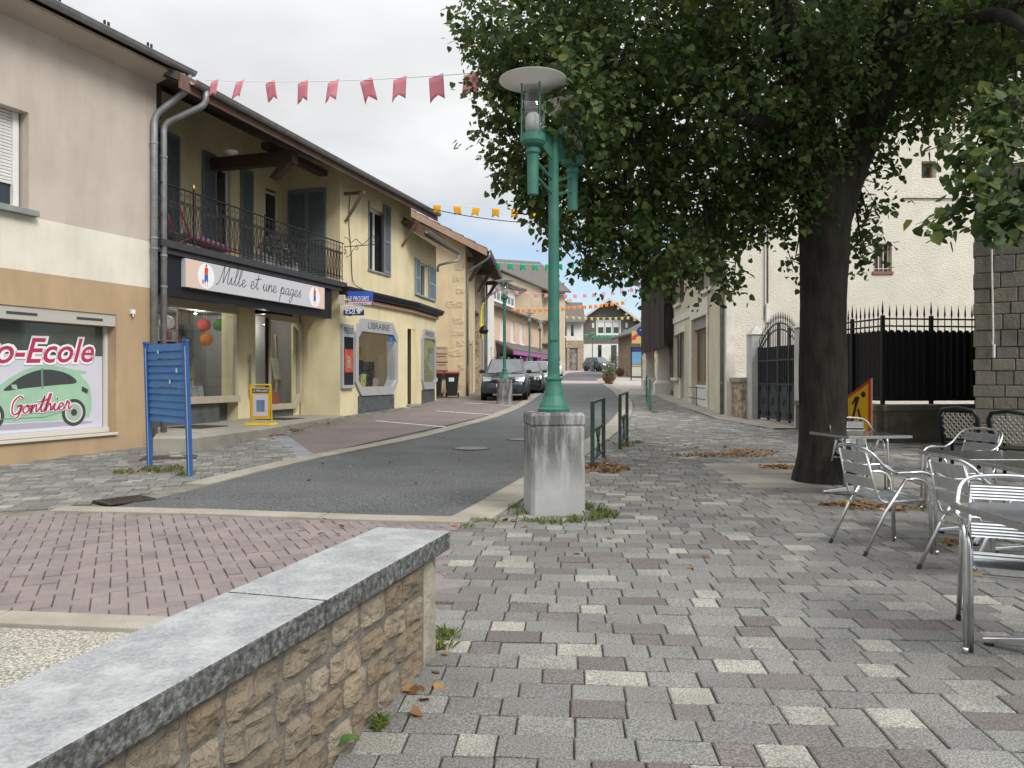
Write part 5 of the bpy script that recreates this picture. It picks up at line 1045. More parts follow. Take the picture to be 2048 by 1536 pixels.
mb = MB(FG); mb.wall(.02, 2.56, gb1 - .08, 2.25, (), .1, -.21); mb.build('backing_sheet', M_fence, GT)
for u in (.33, .95, 1.63, 2.25):
    mb = MB(FG); z = gb0 + .45
    for k in range(8): a = k * math.pi / 4; mb.add([(u, -.17, z), (u + .05 * math.cos(a - .35), -.185, z + .05 * math.sin(a - .35)), (u + .13 * math.cos(a), -.18, z + .13 * math.sin(a)), (u + .05 * math.cos(a + .35), -.185, z + .05 * math.sin(a + .35))], [(0, 1, 2, 3)])
    mb.build('rosette', M_fence, GT)
    for s_, zz in ((-1, gb1 - .16), (1, gb1 - .16), (-1, gb0 + .12), (1, gb0 + .12)):
        mb = MB(FG); cu = u + s_ * .22; mb.tube([(cu, -.185, zz - .07), (cu + s_ * .03, -.185, zz), (cu, -.185, zz + .07), (cu - s_ * .05, -.185, zz + .02), (cu - s_ * .01, -.185, zz)], .014, 5); mb.build('scroll', M_fence, GT)
# fence on a low wall
def fence_run(fr, L_, label, zw, grp):
    t = thing('iron_fence', label, 'fence', fr((L_ / 2, 0, zw)), grp); n = int(L_ / .14)
    for i in range(n + 1):
        u = L_ * i / n; post = (i % 7 == 0); mb = MB(fr)
        if post: mb.box(u - .032, u + .032, -.03, .03, zw, 2.66); spear(mb, u, 0, 2.66, 1.2); mb.build('post', M_fence, t)
        else: mb.tube([(u, 0, zw + .1), (u, 0, 2.62)], .011, 6); spear(mb, u, 0, 2.62, 1.05); mb.build('bar', M_fence, t)
    for z in (zw + .1, 2.44, 2.58): mb = MB(fr); mb.box(.04, L_ - .04, -.02, .02, z, z + .03); mb.build('rail', M_fence, t)
    m = int(L_ / .14)
    for i in range(m):
        u = L_ * i / m; mb = MB(fr); w_ = L_ / m; mb.prism([(u + .004, zw + .06), (u + w_ - .004, zw + .06), (u + w_ - .004, 2.33)] + [(u + w_ / 2 + (w_ / 2 - .004) * math.cos(a), 2.33 + .055 * math.sin(a)) for a in (.6, 1.2, 1.57, 1.94, 2.54)] + [(u + .004, 2.33)], 1, -.06, -.045); mb.build('privacy_slat', M_fence, t)
    return t
Fa = Fr(7.22, 15.0, -.50, 3.0, -1); Fb = Fr(7.22, 15.0, 2.2, .3, 1)
fence_run(Fa, 2.95, 'black spear topped iron fence running from the tree back to the gate', .93, 'iron fences on the low wall'); fence_run(Fb, 2.5, 'black spear topped iron fence with slats beside the stone building corner', .93, 'iron fences on the low wall')
lw = thing('boundary_wall', 'low mossy rubble wall with slab coping under the iron fence', 'wall', (7.3, 15, .1)); M_moss = mat('mossy_dark_rubble', (.11, .1, .075), (.17, .155, .12), 4, .95, bump=2.5, bscale=9, dirt=(.07, .075, .03), dscale=(2, 2, 2), damt=.7)
for f_, l_ in ((Fa, 3.0), (Fb, 2.6)):
    mb = MB(f_); mb.box(0.0, l_, -.2, .12, -.05, .8); mb.build('rubble', M_moss, lw); mb = MB(f_); mb.box(-.03, l_, -.24, .17, .8, .92); mb.build('coping', mat('grey_mossy_coping', (.17, .165, .14), (.12, .12, .095), 5, .95, bump=.8, bscale=40), lw, bevel=.01)
# ------------------------------------------------------------------ stone building corner at the right edge
SB = thing('stone_corner_building', 'grey ashlar stone building corner with white cable beside the terrace', 'building', (8.6, 12.6, 0)); FP = Fr(7.78, 13.0, .86, -.51, -1); FP.nx, FP.ny = -.51, -.86
M_ash = mat('grey_ashlar', (.19, .175, .145), (.25, .235, .2), 3, .95, bump=1.5, bscale=22, tone=[(0, (.14, .13, .108)), (.3, (.17, .155, .13)), (.55, (.125, .118, .103)), (.8, (.185, .168, .13))], dirt=(.1, .09, .075), dscale=(2, 2, 2), damt=.5)
mb = MB(FP); mb.box(.05, 5, -6, -.03, -.1, 5.0); mb.build('core', mat('dark_mortar', (.17, .155, .135)), SB); rr = random.Random(9); z = .0; row = 0
while z < 4.9:
    h_ = rr.choice([.2, .24, .26, .28]); u = 0.0 + (.0 if row % 2 else .03) + .12 * max(0, 1 - z / .9)*0; first = True
    while u < 3.6:
        l = rr.uniform(.2, .42) * (1.3 if first and row % 2 else 1); mb = MB(FP); mb.tone = rr.choice([.1, .4, .6, .9]); pr = rr.uniform(0, .018)
        mb.box(u + .006, u + l - .006, -.25, pr, z + .006, z + h_ - .006); mb.build('ashlar_block', M_ash, SB, bevel=.01, seg=1); u += l; first = False
    z += h_; row += 1
mb = MB(FP); mb.tube(catmull([(.28, .05, 5.0), (.27, .05, 3.6), (.29, .05, 2.2), (.28, .05, 2.05), (.3, .05, 1.98)], 4), .014, 6).tube([(.3, .05, 2.0), (.3, .05, 1.78)], .022, 8); mb.build('hanging_cable', M_wht, SB)
# ------------------------------------------------------------------ street lamps
M_lampg = mat('green_lamp_paint', (.026, .128, .093), (.038, .155, .115), 6, .5, dirt=(.12, .2, .17), dscale=(6, 6, 3), damt=.3); M_ped = mat('stained_concrete', (.38, .376, .368), (.32, .317, .31), 3, .9, bump=.35, bscale=60, dirt=(.3, .3, .29), dscale=(4, 4, .8), damt=.5)

def stain(m, dark, z0, z1, amt):                  # run-off stains: streaky, strongest near the top of the block
    t = m.node_tree; L = t.links; b = t.nodes['Principled BSDF']; src = b.inputs['Base Color'].links[0].from_socket
    g_ = t.nodes.new('ShaderNodeNewGeometry'); sp_ = t.nodes.new('ShaderNodeSeparateXYZ'); L.new(g_.outputs['Position'], sp_.inputs[0]); r_ = t.nodes.new('ShaderNodeMapRange'); r_.inputs[1].default_value = z0; r_.inputs[2].default_value = z1; L.new(sp_.outputs[2], r_.inputs[0])
    mp_ = t.nodes.new('ShaderNodeMapping'); mp_.inputs['Scale'].default_value = (8, 8, 1.3); L.new(g_.outputs['Position'], mp_.inputs[0]); n_ = t.nodes.new('ShaderNodeTexNoise'); n_.inputs['Scale'].default_value = 1.0; n_.inputs['Detail'].default_value = 9; n_.inputs['Roughness'].default_value = .7; L.new(mp_.outputs[0], n_.inputs['Vector'])
    k_ = t.nodes.new('ShaderNodeMapRange'); k_.inputs[1].default_value = .34; k_.inputs[2].default_value = .54; L.new(n_.outputs[0], k_.inputs[0]); u_ = t.nodes.new('ShaderNodeMath'); u_.operation = 'MULTIPLY'; L.new(r_.outputs[0], u_.inputs[0]); L.new(k_.outputs[0], u_.inputs[1]); v_ = t.nodes.new('ShaderNodeMath'); v_.operation = 'MULTIPLY'; v_.inputs[1].default_value = amt; L.new(u_.outputs[0], v_.inputs[0])
    x_ = t.nodes.new('ShaderNodeMix'); x_.data_type = 'RGBA'; L.new(v_.outputs[0], x_.inputs[0]); L.new(src, x_.inputs[6]); x_.inputs[7].default_value = rgb(*dark); L.new(x_.outputs[2], b.inputs['Base Color'])
stain(M_ped, (.06, .06, .06), .28, .72, .9)
M_lglass = glass('lamp_glass', (.93, .95, .95), .05); M_shade = mat('white_shade_underside', (.62, .62, .6), None, rough=.5)
def lantern(par, T, z):                            # lantern standing on a spigot at height z (disc top about z + .72)
    mb = MB(T); mb.lathe([(.0, z - .5), (.055, z - .5), (.06, z - .1), (.075, z - .08), (.075, z - .05), (.06, z - .02), (.11, z + .0), (.13, z + .03), (.13, z + .1), (.0, z + .1)], 20); mb.build('lantern_stem', M_lampg, par, smooth=False)
    mb = MB(T); mb.lathe([(.12, z + .1), (.122, z + .58)], 24); mb.build('lantern_glass', M_lglass, par, smooth=True)
    mb = MB(T); mb.lathe([(.0, z + .1), (.075, z + .1), (.078, z + .28), (.05, z + .32), (.0, z + .34)], 16); mb.build('bulb', mat('frosted_bulb', (.42, .43, .43)), par, smooth=True)
    mb = MB(T)
    for k in range(6): mb.lathe([(.04 + .004 * k, z + .36 + .03 * k), (.088, z + .368 + .03 * k), (.04 + .004 * k, z + .376 + .03 * k)], 14)
    mb.build('reflector_rings', mat('reflector_alu', (.6, .6, .6), None, rough=.3, metal=.8), par)
    for k in range(4): mb = MB(T); a = k * math.pi / 2 + .5; mb.tube([(.132 * math.cos(a), .132 * math.sin(a), z + .08), (.132 * math.cos(a), .132 * math.sin(a), z + .6)], .007, 6); mb.build('cage_bar', M_lampg, par)
    mb = MB(T); mb.lathe([(.12, z + .575), (.125, z + .6), (.34, z + .645), (.345, z + .655)], 36); sh = mb.build('shade_underside', M_shade, par, smooth=True, recalc=False)
    mb = MB(T); mb.lathe([(.346, z + .652), (.2, z + .69), (.12, z + .71), (.1, z + .74), (.0, z + .755)], 36); mb.build('shade', M_lampg, par, smooth=True, recalc=False)
def pedestal(par, w, h, m, rz=0):
    mb = MB(xform((0, 0, 0), rz)); a = w / 2; c = a * .87
    o8 = lambda s, k: [(-a * s, -c * s * k), (-c * s * k, -a * s), (c * s * k, -a * s), (a * s, -c * s * k), (a * s, c * s * k), (c * s * k, a * s), (-c * s * k, a * s), (-a * s, c * s * k)]
    lev = [(-.1, 1.02), (h * .85, 1.0), (h * .86, .975), (h * .875, .975), (h * .885, 1.02), (h * .97, 1.02), (h, .94)]
    vs = []; fs = []
    for z, s in lev: vs += [(x, y, z) for x, y in o8(s, 1)]
    for i in range(len(lev) - 1):
        for k in range(8): fs.append((i * 8 + k, i * 8 + (k + 1) % 8, i * 8 + 8 + (k + 1) % 8, i * 8 + 8 + k))
    fs.append(tuple(range((len(lev) - 1) * 8, len(lev) * 8))); mb.add(vs, fs); mb.build('pedestal', m, par, bevel=.02)
def pole(par, z0, z1, r=.052):
    mb = MB(); mb.lathe([(.165, z0), (.17, z0 + .03), (.155, z0 + .05), (.15, z0 + .07), (.105, z0 + .17), (.085, z0 + .27), (.08, z0 + .33), (.094, z0 + .34), (.094, z0 + .36), (.07, z0 + .37), (r + .012, z0 + .4), (r + .006, z0 + 1.5), (r, z1), (.0, z1)], 20); mb.build('pole', M_lampg, par)
    mb = MB(); mb.lathe([(r + .013, z0 + .95), (r + .013, z0 + .955)], 16); mb.box(-.04, .04, -r - .02, -r + .02, z0 + .75, z0 + .95); mb.build('inspection_door', M_lampg, par, bevel=.01)
LP = thing('street_lamp', 'green twin lantern street lamp on a stained concrete pedestal beside the terrace', 'street lamp', (0, 0, 0), 'green street lamps'); ORG[LP.name] = None
pedestal(LP, .56, 1.06, M_ped, math.radians(8)); pole(LP, 1.06, 4.03)
dr = Vector((-.52, -.85)).normalized() * .44
for s_, nm in ((1, 'near'), (-1, 'far')):
    T = xform((dr.x * s_, dr.y * s_, 0)); lantern(LP, T, 3.77)
    mb = MB(); e = (dr.x * s_ * .9, dr.y * s_ * .9)
    for z, k in ((3.45, .0), (3.6, .0)): mb.tube([(0, 0, z - .1), (e[0], e[1], z + .03)], .016, 6)
    mb.build('arm_stay', M_lampg, LP); mb = MB(); mb.add([(0, 0, 4.0), (e[0], e[1], 4.0), (e[0], e[1], 3.85), (0, 0, 3.7), (.012, .0, 4.0), (e[0] + .012, e[1], 4.0), (e[0] + .012, e[1], 3.85), (.012, 0, 3.7)], [(0, 1, 2, 3), (4, 5, 6, 7), (0, 1, 5, 4), (1, 2, 6, 5), (2, 3, 7, 6)]); mb.build('arm_plate', M_lampg, LP)
lx, ly = G(1110, 1032); LP.location = (lx, ly + .25, gz(ly))
def lamp_single():
    o = empty('street_lamp'); ORG[o.name] = None; pedestal(o, .52, .88, M_ped, math.radians(4)); pole(o, .88, 3.75, .048); lantern(o, xform(), 3.75); return o
L2 = lamp_single(); spots = ((1009, 27.5, 'green single lantern street lamp on a concrete pedestal in front of the dark SUV'), (1059, 48, 'green street lamp rising behind the row of parked cars'), (1080, 60, 'green street lamp with pale disc before the purple shop end'), (1185, 88, 'small green street lamp on pedestal before the white chalet wall'), (1250, 80, 'slim green street lamp beside the roadside stone building'))
for i, (px, Y, l) in enumerate(spots):
    o = L2 if i == 0 else copy_tree(L2); o.location = ((px - 1024) / FPX * Y, Y, gz(Y)); tag(o, l, 'street lamp', 'green street lamps')
# ------------------------------------------------------------------ blue notice board
M_blue = mat('blue_board_paint', (.045, .145, .34), (.06, .17, .38), 4, .5, dirt=(.03, .11, .32), dscale=(3, 3, 3), damt=.4); M_blue2 = mat('dark_blue_post', (.025, .1, .3), (.035, .12, .34), 4, .5)
xa, ya = G(300, 937); xb, yb = G(380, 953); NB = thing('notice_board', 'leaning blue slatted notice board on two posts on the setts', 'notice board', (xa, ya, gz(ya)))
FNb = Fr(xa, ya, xb - xa, yb - ya, 1); FNb.nx, FNb.ny = (-.12, -.99); W = math.hypot(xb - xa, yb - ya); lean = -.068
Tn = lambda p: FNb((p[0] + (p[2]) * lean, p[1], p[2] + gz(ya)))
for u in (0, W):
    mb = MB(Tn); mb.box(u - .045, u + .045, -.045, .045, -.05, 1.86); p_ = mb.build('post', M_blue2, NB, bevel=.006); mb = MB(Tn); mb.box(u - .055, u + .055, -.055, .055, 1.86, 1.9); mb.build('post_cap', M_blue2, p_, bevel=.005); mb = MB(Tn); mb.box(u + .012, u + .032, .045, .049, .0, 1.8); mb.build('post_stripe', mat('pale_blue_stripe', (.4, .5, .62)), p_)
rr = random.Random(2)
for i in range(11):
    z = .72 + i * .1025; mb = MB(Tn); d0 = rr.uniform(0, .006); sag = .012 * (10 - i) / 10; gap = .012 if i in (4, 8) else .0
    mb.hexa([(.05, -.012, z), (W - .05, -.012, z - sag), (W - .05, .014 + d0, z - sag), (.05, .014 + d0, z), (.05, -.012, z + .108 - gap * 1.6), (W - .05, -.012, z + .108 - sag - gap * 1.6), (W - .05, -.004, z + .108 - sag - gap * 1.6), (.05, -.004, z + .108 - gap * 1.6)]); mb.build('slat', M_blue, NB)
for u, z, s_ in ((.38, 1.72, .05), (.72, 1.28, .055), (.93, 1.44, .06)): mb = MB(Tn); mb.add([(u, .0235, z), (u + s_, .0235, z - .01), (u + s_ * .8, .0235, z + s_), (u + .01, .0235, z + s_ * .9)], [(0, 1, 2, 3)]); mb.build('torn_sticker', mat('sticker', (.55, .65, .7)), NB)
# ------------------------------------------------------------------ yellow newspaper stand
M_yw = mat('yellow_stand_paint', (.62, .42, .01), (.56, .37, .01), 5, .45); SX, SY = -5.62, 17.2; NS = thing('newspaper_stand', 'yellow metal newspaper stand with poster standing on the stoop', 'sign', (SX, SY, .387)); Tn = xform((SX, SY, .387), math.radians(-6))
mb = MB(Tn)
for x in (-.24, .24): mb.tube([(x, .06, .03), (x, .0, .85)], .018, 8)
mb.tube(fillet([(-.24, 0, .84), (-.24, 0, .9), (.24, 0, .9), (.24, 0, .84)], .04), .018, 8); mb.build('frame', M_yw, NS)
mb = MB(Tn); mb.hexa([(-.34, -.2, 0), (.34, -.2, 0), (.34, .24, 0), (-.34, .24, 0), (-.3, -.16, .05), (.3, -.16, .05), (.3, .2, .05), (-.3, .2, .05)]); mb.build('base', M_yw, NS, bevel=.015)
mb = MB(Tn); mb.box(-.22, .22, -.0, .02, .14, .84); mb.build('backboard', M_yw, NS)
Fs = lambda p: Tn((p[0], -p[1], p[2]))
mb = MB(Fs); mb.box(-.19, .19, .0, .004, .72, .81); hd = mb.build('header', mat('navy_print', (.02, .03, .12)), NS); letters('lettering', 'LE PROGRES', M_print, hd, Fs, 0, .742, .006, .34, .05, center=True)
mb = MB(Fs); mb.box(-.17, .17, .0, .004, .2, .68); po = mb.build('poster', mat('pale_poster_paper', (.55, .5, .58)), NS); mb = MB(Fs); mb.box(-.09, .1, .0045, .006, .3, .56); mb.build('poster_picture', mat('blue_picture', (.05, .11, .24), (.16, .22, .33), 3, .5), po)
# ------------------------------------------------------------------ hanging signs of the press shop
T_ = thing('press_sign', 'blue and silver newspaper sign reading LE PROGRES on a wall bracket', 'sign', FB((UR, .3, 3.2))); FSg = Fr(*PX(694, 600, 21.3)[:2], 1, -.12, 1)
def sgn(x0, x1, y0, y1, m, par, nm, d0=0, d1=.03): a, z1 = FSg.px(x0, y0); b, z0 = FSg.px(x1, y1); mb = MB(FSg); mb.box(a, b, d0, d1, z0, z1); return mb.build(nm, m, par), a, b, z0, z1
o, a, b, z0, z1 = sgn(696, 746, 583, 609, mat('progres_blue', (.03, .08, .4), (.05, .12, .5), 3, .4), T_, 'panel'); letters('lettering', 'LE PROGRES', M_print, T_, FSg, (a + b) / 2 - .04, z0 + .1, .033, (b - a) * .82, .13, .15, center=True)
o, *_ = sgn(696, 746, 602, 604, mat('red_print', (.5, .03, .02)), T_, 'red_stripe', .03, .033); o, a, b, z0, z1 = sgn(697, 744, 604, 609.5, mat('silver_panel', (.5, .51, .54)), T_, 'silver_strip', .031, .034); letters('lettering', 'en vente ici', M_blackp, T_, FSg, (a + b) / 2, z0 + .015, .037, (b - a) * .55, .05, center=True)
mb = MB(FSg); zc2 = FSg.px(690, 600)[1]; mb.tube([(-.2, 0, zc2), (.1, .01, zc2)], .03, 8).box(-.22, -.06, -.06, .06, zc2 - .12, zc2 + .14); mb.build('bracket', mat('cream_bracket', (.5, .47, .4)), T_)
T_ = thing('lottery_sign', 'navy and silver lottery sign reading FDJ with clover emblem', 'sign', FB((UR, .3, 2.9)))
o, a, b, z0, z1 = sgn(686, 729, 613, 631, mat('silver_panel', (.5, .51, .54)), T_, 'panel'); mb = MB(FSg); mb.box(a + .02, b - .004, .03, .033, z0 + .004, z0 + (z1 - z0) * .58); mb.build('navy_band', mat('navy_print', (.02, .03, .12)), T_)
h_ = z1 - z0; w_ = b - a; poly_print('badge_edge', FSg, circ(b - w_ * .24, z0 + h_ * .5, w_ * .16, 20, h_ * .42), .0345, M_print, T_) if False else poly_print('badge_edge', FSg, [(a + w_ * .13, z0 + h_ * .2), (b - w_ * .22, z0 + h_ * .2), (b - w_ * .08, z0 + h_ * .5), (b - w_ * .24, z0 + h_ * .92), (b - w_ * .4, z0 + h_ * .74), (a + w_ * .16, z0 + h_ * .74)], .0345, M_print, T_)
poly_print('badge', FSg, [(a + w_ * .15, z0 + h_ * .24), (b - w_ * .22, z0 + h_ * .24), (b - w_ * .11, z0 + h_ * .5), (b - w_ * .24, z0 + h_ * .86), (b - w_ * .39, z0 + h_ * .7), (a + w_ * .18, z0 + h_ * .7)], .036, mat('navy_print', (.02, .03, .12)), T_); letters('lettering', 'FDJ', M_print, T_, FSg, a + w_ * .17, z0 + h_ * .3, .0375, w_ * .42, .12, .2, .012)
for k in range(4): c = (b - w_ * .25 + .035 * math.cos(k * math.pi / 2), z0 + h_ * .55 + .05 * math.sin(k * math.pi / 2)); poly_print('clover_leaf', FSg, circ(c[0], c[1], .03, 12), .0375, M_print, T_)
# wrought iron bracket and loose cables on the front
T_ = thing('iron_bracket', 'ornate wrought iron sign bracket on the yellow wall above the cornice', 'bracket', FB((7.4, 0, 4.8))); Fi = Fr(*FB((7.35, 0, 0))[:2], FB.nx, FB.ny, 1); z = FB.px(693, 495)[1]
mb = MB(Fi); mb.tube([(0, 0, z), (1.0, 0, z + .02)], .012, 6)
for pts in ([(0, z + .28), (.12, z + .22), (.2, z + .1), (.36, z + .2), (.46, z + .12), (.56, z + .04), (.7, z + .12), (.85, z + .26), (1.05, z + .26)], [(.05, z - .3), (.18, z - .24), (.3, z - .08), (.4, z), (.42, z - .08), (.35, z - .1)], [(0, z - .06), (.06, z - .12), (.02, z - .2), (-.01, z - .14)], [(.9, z + .28), (.95, z + .16), (1.1, z + .14), (1.02, z + .2)], [(.8, z + .1), (.95, z + .1), (1.08, z + .06)]): mb.tube([(p[0], 0, p[1]) for p in catmull(pts, 4)], .009, 5)
mb.build('scrollwork', M_black2, T_)
mb = MB(FB); a = FB.px(700, 400)[0]; mb.tube(catmull([(a - .05, .03, 6.75), (a - .12, .03, 5.9), (a + .02, .03, 5.0), (a + .1, .05, 4.2), (a + .2, .33, 3.95), (a + .12, .33, 3.5), (a - .2, .12, 3.2), (a - .5, .06, 3.35)], 6), .012, 5); o = mb.build('loose_cable', M_black2); recenter(o); tag(o, 'black cable hanging down the yellow wall past the iron bracket', 'cable')
e0 = FB((.42, .81, 7.02)); c0 = FB((.1, .1, 0)); pipe('downpipe', B, [(e0[0], e0[1], 7.02), (e0[0], e0[1], 6.75), (c0[0], c0[1], 6.35), (c0[0], c0[1], .4)], .06, collars=[(c0[0], c0[1], z) for z in (5.7, 3.8, 3.2, 1.4)])
# ------------------------------------------------------------------ wheelie bins and mailboxes
M_bin = mat('black_bin_plastic', (.02, .021, .022), (.03, .03, .03), 6, .5); M_lid = mat('red_bin_lid', (.33, .03, .035), None, rough=.45)
def mk_bin():
    o = empty('wheelie_bin'); ORG[o.name] = None; mb = MB(); mb.hexa([(-.2, -.22, .06), (.2, -.22, .06), (.2, .2, .06), (-.2, .2, .06), (-.28, -.3, .98), (.28, -.3, .98), (.28, .28, .98), (-.28, .28, .98)]); mb.box(-.3, .3, -.32, .3, .92, .99); mb.build('body', M_bin, o, bevel=.015)
    mb = MB(); mb.hexa([(-.31, -.34, 1.0), (.31, -.34, 1.0), (.31, .32, 1.0), (-.31, .32, 1.0), (-.28, -.3, 1.05), (.28, -.3, 1.05), (.28, .3, 1.08), (-.28, .3, 1.08)]); mb.build('lid', M_lid, o, bevel=.015)
    mb = MB(); mb.tube([(-.28, .34, 1.0), (.28, .34, 1.0)], .02, 8); mb.build('handle', M_bin, o)
    for s_ in (-1, 1): mb = MB(); mb.tube([(s_ * .22, .2, .1), (s_ * .28, .2, .1)], .1, 14); mb.build('wheel', M_bin, o)
    mb = MB(); mb.add([(-.11, -.288, .66), (.11, -.288, .66), (.11, -.302, .82), (-.11, -.302, .82)], [(0, 1, 2, 3)]); mb.build('sticker', M_print, o); return o
b1 = mk_bin(); tag(b1, 'black wheelie bin with red lid standing beside the quoined wall', 'bin', 'red lidded bins'); b2 = copy_tree(b1); b1.location = (-2.5, 32.1, gz(32.1)); b2.location = (-3.17, 31.9, gz(31.9)); b2['label'] = 'black wheelie bin with red lid half hidden by the press shop corner'
t = thing('mailboxes', 'row of small beige letterboxes on the yellow gable above the bins', 'mailbox', (-2.95, 32.9, 1.7))
for i in range(3): mb = MB(FC1); z = 1.75 + i * .36; mb.box(3.72, 4.25, 0, .16, z, z + .32); m_ = mb.build('letterbox', mat('beige_letterbox', (.45, .33, .2), (.5, .4, .28), 4, .6), t, bevel=.01); mb = MB(FC1); mb.box(3.8, 4.17, .16, .165, z + .22, z + .25); mb.build('slot', M_dk, m_)
mb = MB(FC1); mb.box(3.72, 4.25, 0, .15, 1.5, 1.72); mb.build('brown_box', mat('red_brown_timber', (.14, .06, .04)), t)
t = thing('wall_bicycle', 'yellow bicycle frame hung as decoration on the stone barn wall', 'bicycle', FC((4.6, .2, 3.6))); Fw = lambda p: FC((4.5 + p[0], .25 + p[1], 3.9 + p[2])); mb = MB(Fw)
for a, b in (((0, 0, 0), (.5, 0, .9)), ((.5, 0, .9), (.9, 0, .2)), ((.9, 0, .2), (0, 0, 0)), ((0, 0, 0), (.3, 0, -.5)), ((.9, 0, .2), (.5, 0, -.6)), ((.5, 0, .9), (.6, .1, 1.25))): mb.tube([a, b], .045, 6)
mb.build('frame', mat('bright_yellow', (.62, .55, .03)), t); mb = MB(Fw); mb.lathe([(.001, -.35), (.2, -.3), (.24, -.15), (.1, .05), (.001, .1)], 10, (.0, .15)); mb.build('dark_bag', M_black, t)
# ------------------------------------------------------------------ pedestrian railings
M_rl = mat('dark_green_railing', (.035, .06, .052), (.045, .075, .065), 6, .5)
def railing(p, q_, label, m):
    ang = math.atan2(q_[1] - p[1], q_[0] - p[0]); Lr = math.hypot(q_[0] - p[0], q_[1] - p[1]); T = xform((p[0], p[1], 0), ang); zz = lambda u: gz(p[1] + (q_[1] - p[1]) * u / Lr)
    t = thing('pedestrian_railing', label, 'railing', (p[0], p[1], gz(p[1])), 'pedestrian railings along the kerb')
    for u in (0, Lr): mb = MB(T); mb.box(u - .028, u + .028, -.028, .028, zz(u) - .05, zz(u) + 1.0); mb.build('post', m, t)
    for z in (.12, .55, .97): mb = MB(T); mb.hexa([(.028, -.02, zz(0) + z), (Lr - .028, -.02, zz(Lr) + z), (Lr - .028, .02, zz(Lr) + z), (.028, .02, zz(0) + z), (.028, -.02, zz(0) + z + .035), (Lr - .028, -.02, zz(Lr) + z + .035), (Lr - .028, .02, zz(Lr) + z + .035), (.028, .02, zz(0) + z + .035)]); mb.build('rail', m, t)
    c = Lr / 2; z = zz(c); mb = MB(T); mb.tube([(c, 0, z + .14), (c, 0, z + .56)], .012, 6)
    for s_ in (-1, 1): mb.tube(catmull([(c + s_ * .2, 0, z + .56), (c + s_ * .15, 0, z + .45), (c + s_ * .04, 0, z + .36), (c + s_ * .12, 0, z + .26), (c + s_ * .2, 0, z + .15)], 4), .012, 6)
    mb.lathe([(.012, z + .33), (.03, z + .36), (.012, z + .39)], 8, (c, 0)); mb.build('ornament', m, t)
railing(G(1185, 937), G(1207, 917), 'green metal pedestrian railing rising from a heap of dead leaves', M_rl); railing(G(1240, 900), G(1254, 886), 'green metal pedestrian railing standing second from the lamp pedestal', M_rl); railing(G(1300, 823), G(1293, 803), 'bright green railing post pair by the kerb before the timber barn', M_lampg)
# ------------------------------------------------------------------ bunting
def bunting(name_label, P0, P1, sag, n, t0, t1, m, size=.25, grp='strings of flags over the street', cord_m=None, seed=1):
    rr = random.Random(seed); P0, P1 = Vector(P0), Vector(P1); f = lambda t: P0.lerp(P1, t) - Vector((0, 0, sag * 4 * t * (1 - t)))
    t = thing('bunting', name_label, 'bunting', tuple(P0), grp); mb = MB(); mb.tube([f(i / 30) for i in range(31)], .006, 4); mb.build('cord', cord_m or mat('white_cord', (.7, .7, .7)), t)
    d = (P1 - P0); d.z = 0; d.normalize(); nn_ = Vector((-d.y, d.x, 0))
    for i in range(n):
        c = f(t0[i] if t1 is None else t0 + (t1 - t0) * i / max(1, n - 1)); w_ = size; h_ = size * 1.22; sw = rr.uniform(-.25, .2); out_ = rr.uniform(-.2, .2); mb = MB(); vs = []; curl = rr.uniform(.2, 1)
        for j in range(5):
            v = j / 4
            for k in range(5):
                u = k / 4 - .5; hh = h_ * v * (1 - .26 * (1 - abs(2 * u)) * v * v)
                p = c + d * (u * w_ + sw * hh * curl) + nn_ * (out_ * hh + .02 * math.sin(6 * u + i) * v) - Vector((0, 0, hh * math.sqrt(max(.1, 1 - sw * sw - out_ * out_)))); vs.append(p)
        fs = [(j * 5 + k, j * 5 + k + 1, j * 5 + k + 6, j * 5 + k + 5) for j in range(4) for k in range(4)]; mb.add(vs, fs); o = mb.build('flag', m, t, smooth=True, recalc=False)
        s_ = o.modifiers.new('solid', 'SOLIDIFY'); s_.thickness = .002
def cloth(name, c):
    if name in MATS: return MATS[name]
    m = bpy.data.materials.new(name); m.use_nodes = True; t = m.node_tree; b = t.nodes['Principled BSDF']; b.inputs['Base Color'].default_value = rgb(*c); b.inputs['Roughness'].default_value = .9; b.inputs['Specular IOR Level'].default_value = .1
    tl = t.nodes.new('ShaderNodeBsdfTranslucent'); tl.inputs[0].default_value = rgb(*c); mx_ = t.nodes.new('ShaderNodeMixShader'); mx_.inputs[0].default_value = .45; o = t.nodes['Material Output']; t.links.new(b.outputs[0], mx_.inputs[1]); t.links.new(tl.outputs[0], mx_.inputs[2]); t.links.new(mx_.outputs[0], o.inputs[0]); MATS[name] = m; return m
pk, yl, gr, og, pyl = cloth('pink_cloth', (.82, .38, .44)), cloth('yellow_cloth', (.85, .5, .04)), cloth('green_cloth', (.04, .5, .27)), cloth('orange_cloth', (.85, .36, .08)), cloth('pale_yellow_cloth', (.7, .65, .25))
P0 = Vector(PX(412, 160, 15.0)); P1 = Vector(PX(1240, 118, 8.8))
def tcol(px):
    lo, hi = 0.0, 1.0
    for _ in range(40):
        m = (lo + hi) / 2; q = P0.lerp(P1, m)
        if 1024 + FPX * q.x / q.y < px: lo = m
        else: hi = m
    return lo
T1 = [tcol(p) for p in (430, 480, 540, 606, 667, 732, 800, 872, 943)]
bunting('string of pink swallowtail flags tied to the mauve building gutter', P0, P1, .12, 9, T1, None, pk, .29, seed=4)
bunting('string of yellow flags from the bookshop eaves to the white house', PX(800, 404, 25.2), PX(1320, 425, 28), .1, 9, .13, .70, yl, .25, seed=5)
